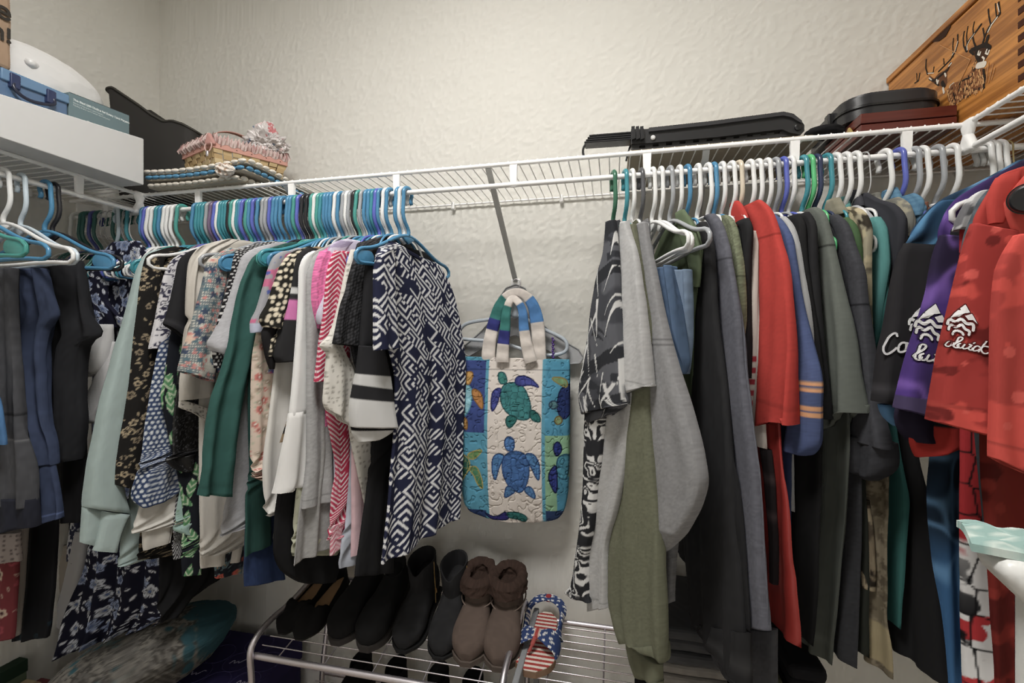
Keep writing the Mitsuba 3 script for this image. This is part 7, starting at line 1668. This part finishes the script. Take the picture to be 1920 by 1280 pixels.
def starpat(V, sc=0.017):
    d, d2, hid, dx_, dy_ = cells(V[:, 0] + 0.3 * V[:, 2], V[:, 1] + 0.8 * V[:, 2], sc, 3, 0.5)
    an = np.arctan2(dy_, dx_) + hid * 6; R = 0.34 * np.cos(PI / 5) / np.cos((np.mod(an, 2 * PI / 5)) - PI / 5) * (0.55 + 0.45 * np.abs(np.cos(2.5 * an)))
    return np.where((d < R)[:, None], hx('e6e4e2')[None], hx('34497c')[None])
def strap_mesh(path, wid, thk=0.006, n=70, pinch=0.0):
    P = smooth_path(np.array(path), n); tn = np.gradient(P, axis=0); tn /= np.linalg.norm(tn, axis=1, keepdims=True)
    yv = np.array([0, 1.0, 0]); V = []
    t = np.linspace(0, 1, n); W = wid * (1 - pinch * np.exp(-((t - 0.5) / 0.13) ** 2))
    ang = np.linspace(0, 2 * PI, 22, endpoint=False)
    for i in range(n):
        s_ = yv - tn[i] * (tn[i] @ yv); s_ /= np.linalg.norm(s_); u2 = np.cross(tn[i], s_)
        V.append(P[i] + np.outer(W[i] * np.cos(ang), s_) + np.outer(thk * np.sin(ang), u2))
    V = np.vstack(V); i, j = np.meshgrid(np.arange(n - 1), np.arange(22), indexing='ij')
    q = np.stack([i * 22 + j, i * 22 + (j + 1) % 22, (i + 1) * 22 + (j + 1) % 22, (i + 1) * 22 + j], -1).reshape(-1, 4)
    m = trimesh.Trimesh(V, np.vstack([q[:, [0, 1, 2]], q[:, [0, 2, 3]]]), process=False); m.fix_normals()
    for _ in range(1): m = m.subdivide()
    return m
SD(strap_mesh([(-0.056, -0.165, 0.012), (-0.048, -0.163, 0.036), (0, -0.165, 0.052), (0.048, -0.163, 0.036), (0.056, -0.165, 0.012)], 0.040, pinch=0.6), 'toe_bow', 'cloth', starpat, True)
SD(strap_mesh([(-0.050, -0.115, 0.016), (-0.050, -0.05, 0.036), (-0.034, 0.002, 0.05), (0, 0.016, 0.054), (0.034, 0.002, 0.05), (0.050, -0.05, 0.036), (0.052, -0.115, 0.016)], 0.018), 'heel_strap', 'cloth', starpat, True)
SD(rbox(-0.009, 0.009, -0.182, -0.146, 0.044, 0.062, 0.006), 'knot', 'cloth', lambda V: np.where((np.floor(V[:, 0] / 0.004) % 2 == 0)[:, None], hx('b3403a')[None], hx('e2d5c8')[None]), 30)
SD(rbox(-0.010, 0.010, 0.004, 0.026, 0.044, 0.062, 0.006), 'knot', 'cloth', 'a8323a', 30)
SD(tube(smooth_path([(-0.004, -0.178, 0.052), (-0.010, -0.196, 0.036), (-0.016, -0.205, 0.026)], 12), [0.006] * 6 + [0.004] * 6, 8), 'tie_end', 'cloth', 'b3504a', True)
# shoes on the lower tiers, seen through the wires
for k, (x, y) in enumerate(((-0.78, 1.36), (-0.66, 1.36), (-0.52, 1.36), (-0.41, 1.36))):
    slip_on(['black sequined shoe on the lower tier, at the purple box end', 'black sequined shoe on the lower tier under the slip-on shoes', 'black sequined shoe on the lower tier under the ankle boots', 'black sequined shoe on the lower tier under the brown boots'][k], x, y, 0, 0.128 - ZK - 0.006 + 0.0, '171718', 'lower_shoe')
for k, (x, y) in enumerate(((-0.085, 1.33), (0.0, 1.33))):
    slip_on(['peach shoe below the second rack, beside the sandal', 'peach shoe below the second rack, under the olive cuff'][k], x, y, 0, 0.128 - ZK - 0.006, 'c79a78', 'lower_shoe')
# folded trousers on the second rack
def folded(label, x0, x1, y0, y1, z0, z1, col, layers=3, name='folded_trousers'):
    t = thing(name, label, 'trousers')
    h_ = (z1 - z0) / layers
    for k in range(layers):
        m = mesh_of(rbox(x0 + 0.004 * (k % 2), x1 - 0.003 * ((k + 1) % 2), y0 + 0.006 * (k % 2), y1, z0 + k * h_, z0 + (k + 1) * h_ - 0.001, min(0.012, h_ * 0.45), 10))
        m = m.subdivide_to_size(0.02); 
        V = np.array(m.vertices); V = V + 0.003 * (2 * np.stack([meshkit.fbm(V * 18 + 7 * q, 2, q) for q in range(3)], -1) - 1) * [1, 1, 0.5]
        put('layer', trimesh.Trimesh(V, m.faces, process=False), 'cloth', lambda V_: denim(col, 0.3, 2)(V_[:, 0] + V_[:, 1], V_[:, 2], V_[:, 0], 1), t, True)
folded('black folded trousers at the bottom of the stack on the second rack', 0.052, 0.30, 1.115, 1.39, ZK + 0.007, ZK + 0.048, '1c1d1f', 2)
folded('grey folded trousers in the middle of the stack on the second rack', 0.058, 0.26, 1.12, 1.39, ZK + 0.050, ZK + 0.098, '8a857f', 2)
folded('dark denim folded trousers at the top of the stack on the second rack', 0.055, 0.27, 1.12, 1.39, ZK + 0.100, ZK + 0.185, '4c4d50', 3)
folded('olive folded shirt beside the folded trousers', 0.275, 0.37, 1.11, 1.37, ZK + 0.050, ZK + 0.100, '55573f', 2, 'folded_shirt')
folded('black folded shirt heap at the end of the second rack', 0.31, 0.452, 1.10, 1.38, ZK + 0.007, ZK + 0.048, '1b1b1e', 1, 'folded_shirt')
folded('black folded jacket on the black shirt heap', 0.375, 0.452, 1.10, 1.38, ZK + 0.050, ZK + 0.15, '222226', 3, 'folded_shirt')
# purple box, cushion and the things in the lower corner
pu = thing('shoe_box', 'dark purple shoe box with a pattern of thin rings', 'box')
put('body', rbox(-1.42, -1.062, 1.04, 1.40, 0.0, 0.165, 0.002), 'matte', '282250', pu, 30)
put('lid', rbox(-1.424, -1.058, 1.036, 1.404, 0.150, 0.205, 0.002), 'matte', '2a2355', pu, 30)
for i in range(4):
    for j in range(4):
        cx, cy = -1.375 + 0.09 * i, 1.085 + 0.092 * j + 0.02 * (i % 2)
        if cy > 1.375: continue
        put('ring_print', tube([(cx + 0.043 * math.cos(a), cy + 0.046 * math.sin(a), 0.2052) for a in np.linspace(0, 2 * PI, 40, endpoint=False)], 0.0007, 4, closed=True), 'matte', '57508a', pu, True)
        if (i + j) % 2 == 0:
            ln = LineString(smooth_path(np.array([(-0.022, -0.012), (-0.012, -0.002), (-0.008, -0.008), (0.0, 0.002), (0.004, -0.004), (0.012, 0.008), (0.024, 0.014)]), 40)).buffer(0.0014)
            e = trimesh.creation.extrude_polygon(ln, 0.0005, engine='earcut'); e.apply_translation([cx, cy, 0.205]); put('script_print', e, 'matte', 'b3aecb', pu, False)
cu = thing('cushion', 'large grey and teal mottled cushion slumped over the purple box', 'cushion')
cs = trimesh.creation.icosphere(6, 1.0); v = np.array(cs.vertices)
sq = lambda q, p: np.sign(q) * np.abs(q) ** p
cv = np.c_[sq(v[:, 0], 0.65) * 0.26, sq(v[:, 1], 0.65) * 0.20, v[:, 2] * 0.085 * np.clip(1.15 - 0.5 * (v[:, 0] ** 2 + v[:, 1] ** 2), 0.2, 1.2)]
cv += v * (0.006 * (2 * meshkit.fbm(v * 4, 3, 2) - 1))[:, None]
R1 = trimesh.transformations.rotation_matrix(math.radians(48), [0, 0, 1]) @ trimesh.transformations.rotation_matrix(math.radians(-15), [0, 1, 0]) @ trimesh.transformations.rotation_matrix(math.radians(-16), [1, 0, 0])
cc_ = np.r_[floorhit(262, 1235, 0.29)[:2], 0.285]
def cush_col(V):
    c = mixc(np.repeat(hx('5c5955')[None], len(V), 0), hx('75716a')[None], sst(0.4, 0.6, N(V[:, 0], V[:, 1], 60, 3, 3)))
    c = mixc(c, hx('46433f')[None], sst(0.52, 0.6, N(V[:, 0], V[:, 1] + V[:, 2], 90, 5, 2)))
    L0 = (V - cc_) @ R1[:3, :3]
    return mixc(c, hx('2b5560')[None], sst(0.56, 0.68, N(V[:, 0], V[:, 1], 22, 7, 3) + 0.45 * sst(0.10, 0.26, L0[:, 0] + 0.0 * L0[:, 1])))
cm = trimesh.Trimesh((np.c_[cv, np.ones(len(cv))] @ R1.T)[:, :3] + cc_, cs.faces, process=False)
put('cover', cm, 'cloth', cush_col, cu, True)
ob = thing('gift_box', 'green box with an orange triangle in the corner under the red skirt', 'box')
oq = floorhit(48, 1238, 0.30)
put('body', rhull([(oq[0] - a_, oq[1] + b_, z_) for a_ in (0.0, 0.22) for b_ in (-0.16, 0.0) for z_ in (0.003, 0.30)], 0.002), 'matte', '63755a', ob, 30)
put('lid_band', rhull([(oq[0] + 0.002 - a_, oq[1] + 0.002 + b_, z_) for a_ in (0.0, 0.224) for b_ in (-0.164, 0.0) for z_ in (0.27, 0.303)], 0.002), 'matte', '1f3a28', ob, 30)
put('orange_patch', trimesh.convex.convex_hull([(oq[0] + d_, oq[1] - y_, z_) for d_ in (0.001, 0.004) for y_, z_ in ((0.07, 0.262), (0.16, 0.262), (0.16, 0.14))]), 'matte', 'c4533a', ob, False)
for lab, px, c, w_ in (('tan card edge sticking up on the floor beside the green box', 75, 'b8a47c', 0.05), ('dark red box lid on the floor below the cushion', 112, '5a2428', 0.07)):
    q = floorhit(px, 1276, 0.26); t = thing('card' if 'tan' in lab else 'red_box', lab, 'card' if 'tan' in lab else 'box'); put('sheet', rbox(q[0] - w_, q[0] + w_ * 0.3, q[1] - 0.10, q[1], 0.003, 0.26, 0.003), 'matte', c, t, 30)
# white frame with a quilted cloth at the right-hand edge
wf = thing('hamper_frame', 'white rounded metal frame standing in front of the red polo', 'frame')
pk = PFace(0.62)
A_, B_ = pk.hit(1880, 1062), pk.hit(2120, 1162)
A_ = np.array([0.435, 0.60, 0.98]); 
top_a = PFace(0.55).hit(1904, 1072); 
put('top_rail', rhull([top_a + [0, 0, 0.0], top_a + [0.02, -0.006, -0.026], top_a + [0.33, -0.16, 0.0], top_a + [0.35, -0.166, -0.026], top_a + [0.004, 0.03, 0.0]], 0.014, 12), 'plastic', 'e3e4e1', wf, 30)
for dx_, dy_ in ((0.022, 0.012), (0.34, -0.15)):
    g = top_a + [dx_, dy_, 0]; put('leg', rbox(g[0] - 0.0095, g[0] + 0.0095, g[1] - 0.0095, g[1] + 0.0095, 0.0, g[2] - 0.01, 0.004), 'plastic', 'dcddda', wf, 30)
put('lower_rail', rhull([top_a + [0.022, 0.012, 0.3 - top_a[2]], top_a + [0.34, -0.15, 0.3 - top_a[2]]], 0.008, 8), 'plastic', 'dcddda', wf, 30)
cl = thing('quilted_cloth', 'folded aqua quilted cloth on top of the white frame', 'cloth')
gx, gy = np.meshgrid(np.linspace(0, 1, 50), np.linspace(0, 1, 20), indexing='ij')
o_ = top_a + [-0.030, 0.010, 0.021]; e1 = np.array([0.36, -0.17, 0.0]); e2 = np.array([0.03, 0.07, 0.0])
Vt = o_ + gx[..., None] * e1 + gy[..., None] * e2; Vt[..., 2] += 0.004 * np.sin(gx * 40) * np.sin(gy * 14) + 0.006 * np.sin(PI * gy)
Vt = Vt.reshape(-1, 3); nq = len(Vt); i, j = np.meshgrid(np.arange(49), np.arange(19), indexing='ij')
q = np.stack([i * 20 + j, (i + 1) * 20 + j, (i + 1) * 20 + j + 1, i * 20 + j + 1], -1).reshape(-1, 4)
sd_ = []
for k in range(49):
    for b in (0, 19): sd_ += [[k * 20 + b, (k + 1) * 20 + b, (k + 1) * 20 + b + nq, k * 20 + b + nq]]
for k in range(19):
    for b in (0, 49 * 20): sd_ += [[b + k, b + k + 1, b + k + 1 + nq, b + k + nq]]
put('quilt', (np.vstack([Vt, Vt - [0, 0, 0.008]]), np.vstack([q, q[:, ::-1] + nq, sd_])), 'cloth', lambda V: mixc(np.repeat(hx('8fb3ad')[None], len(V), 0), hx('c3d3cb')[None], sst(0.5, 0.6, N(V[:, 0], V[:, 1], 90, 2, 2))), cl, 40)
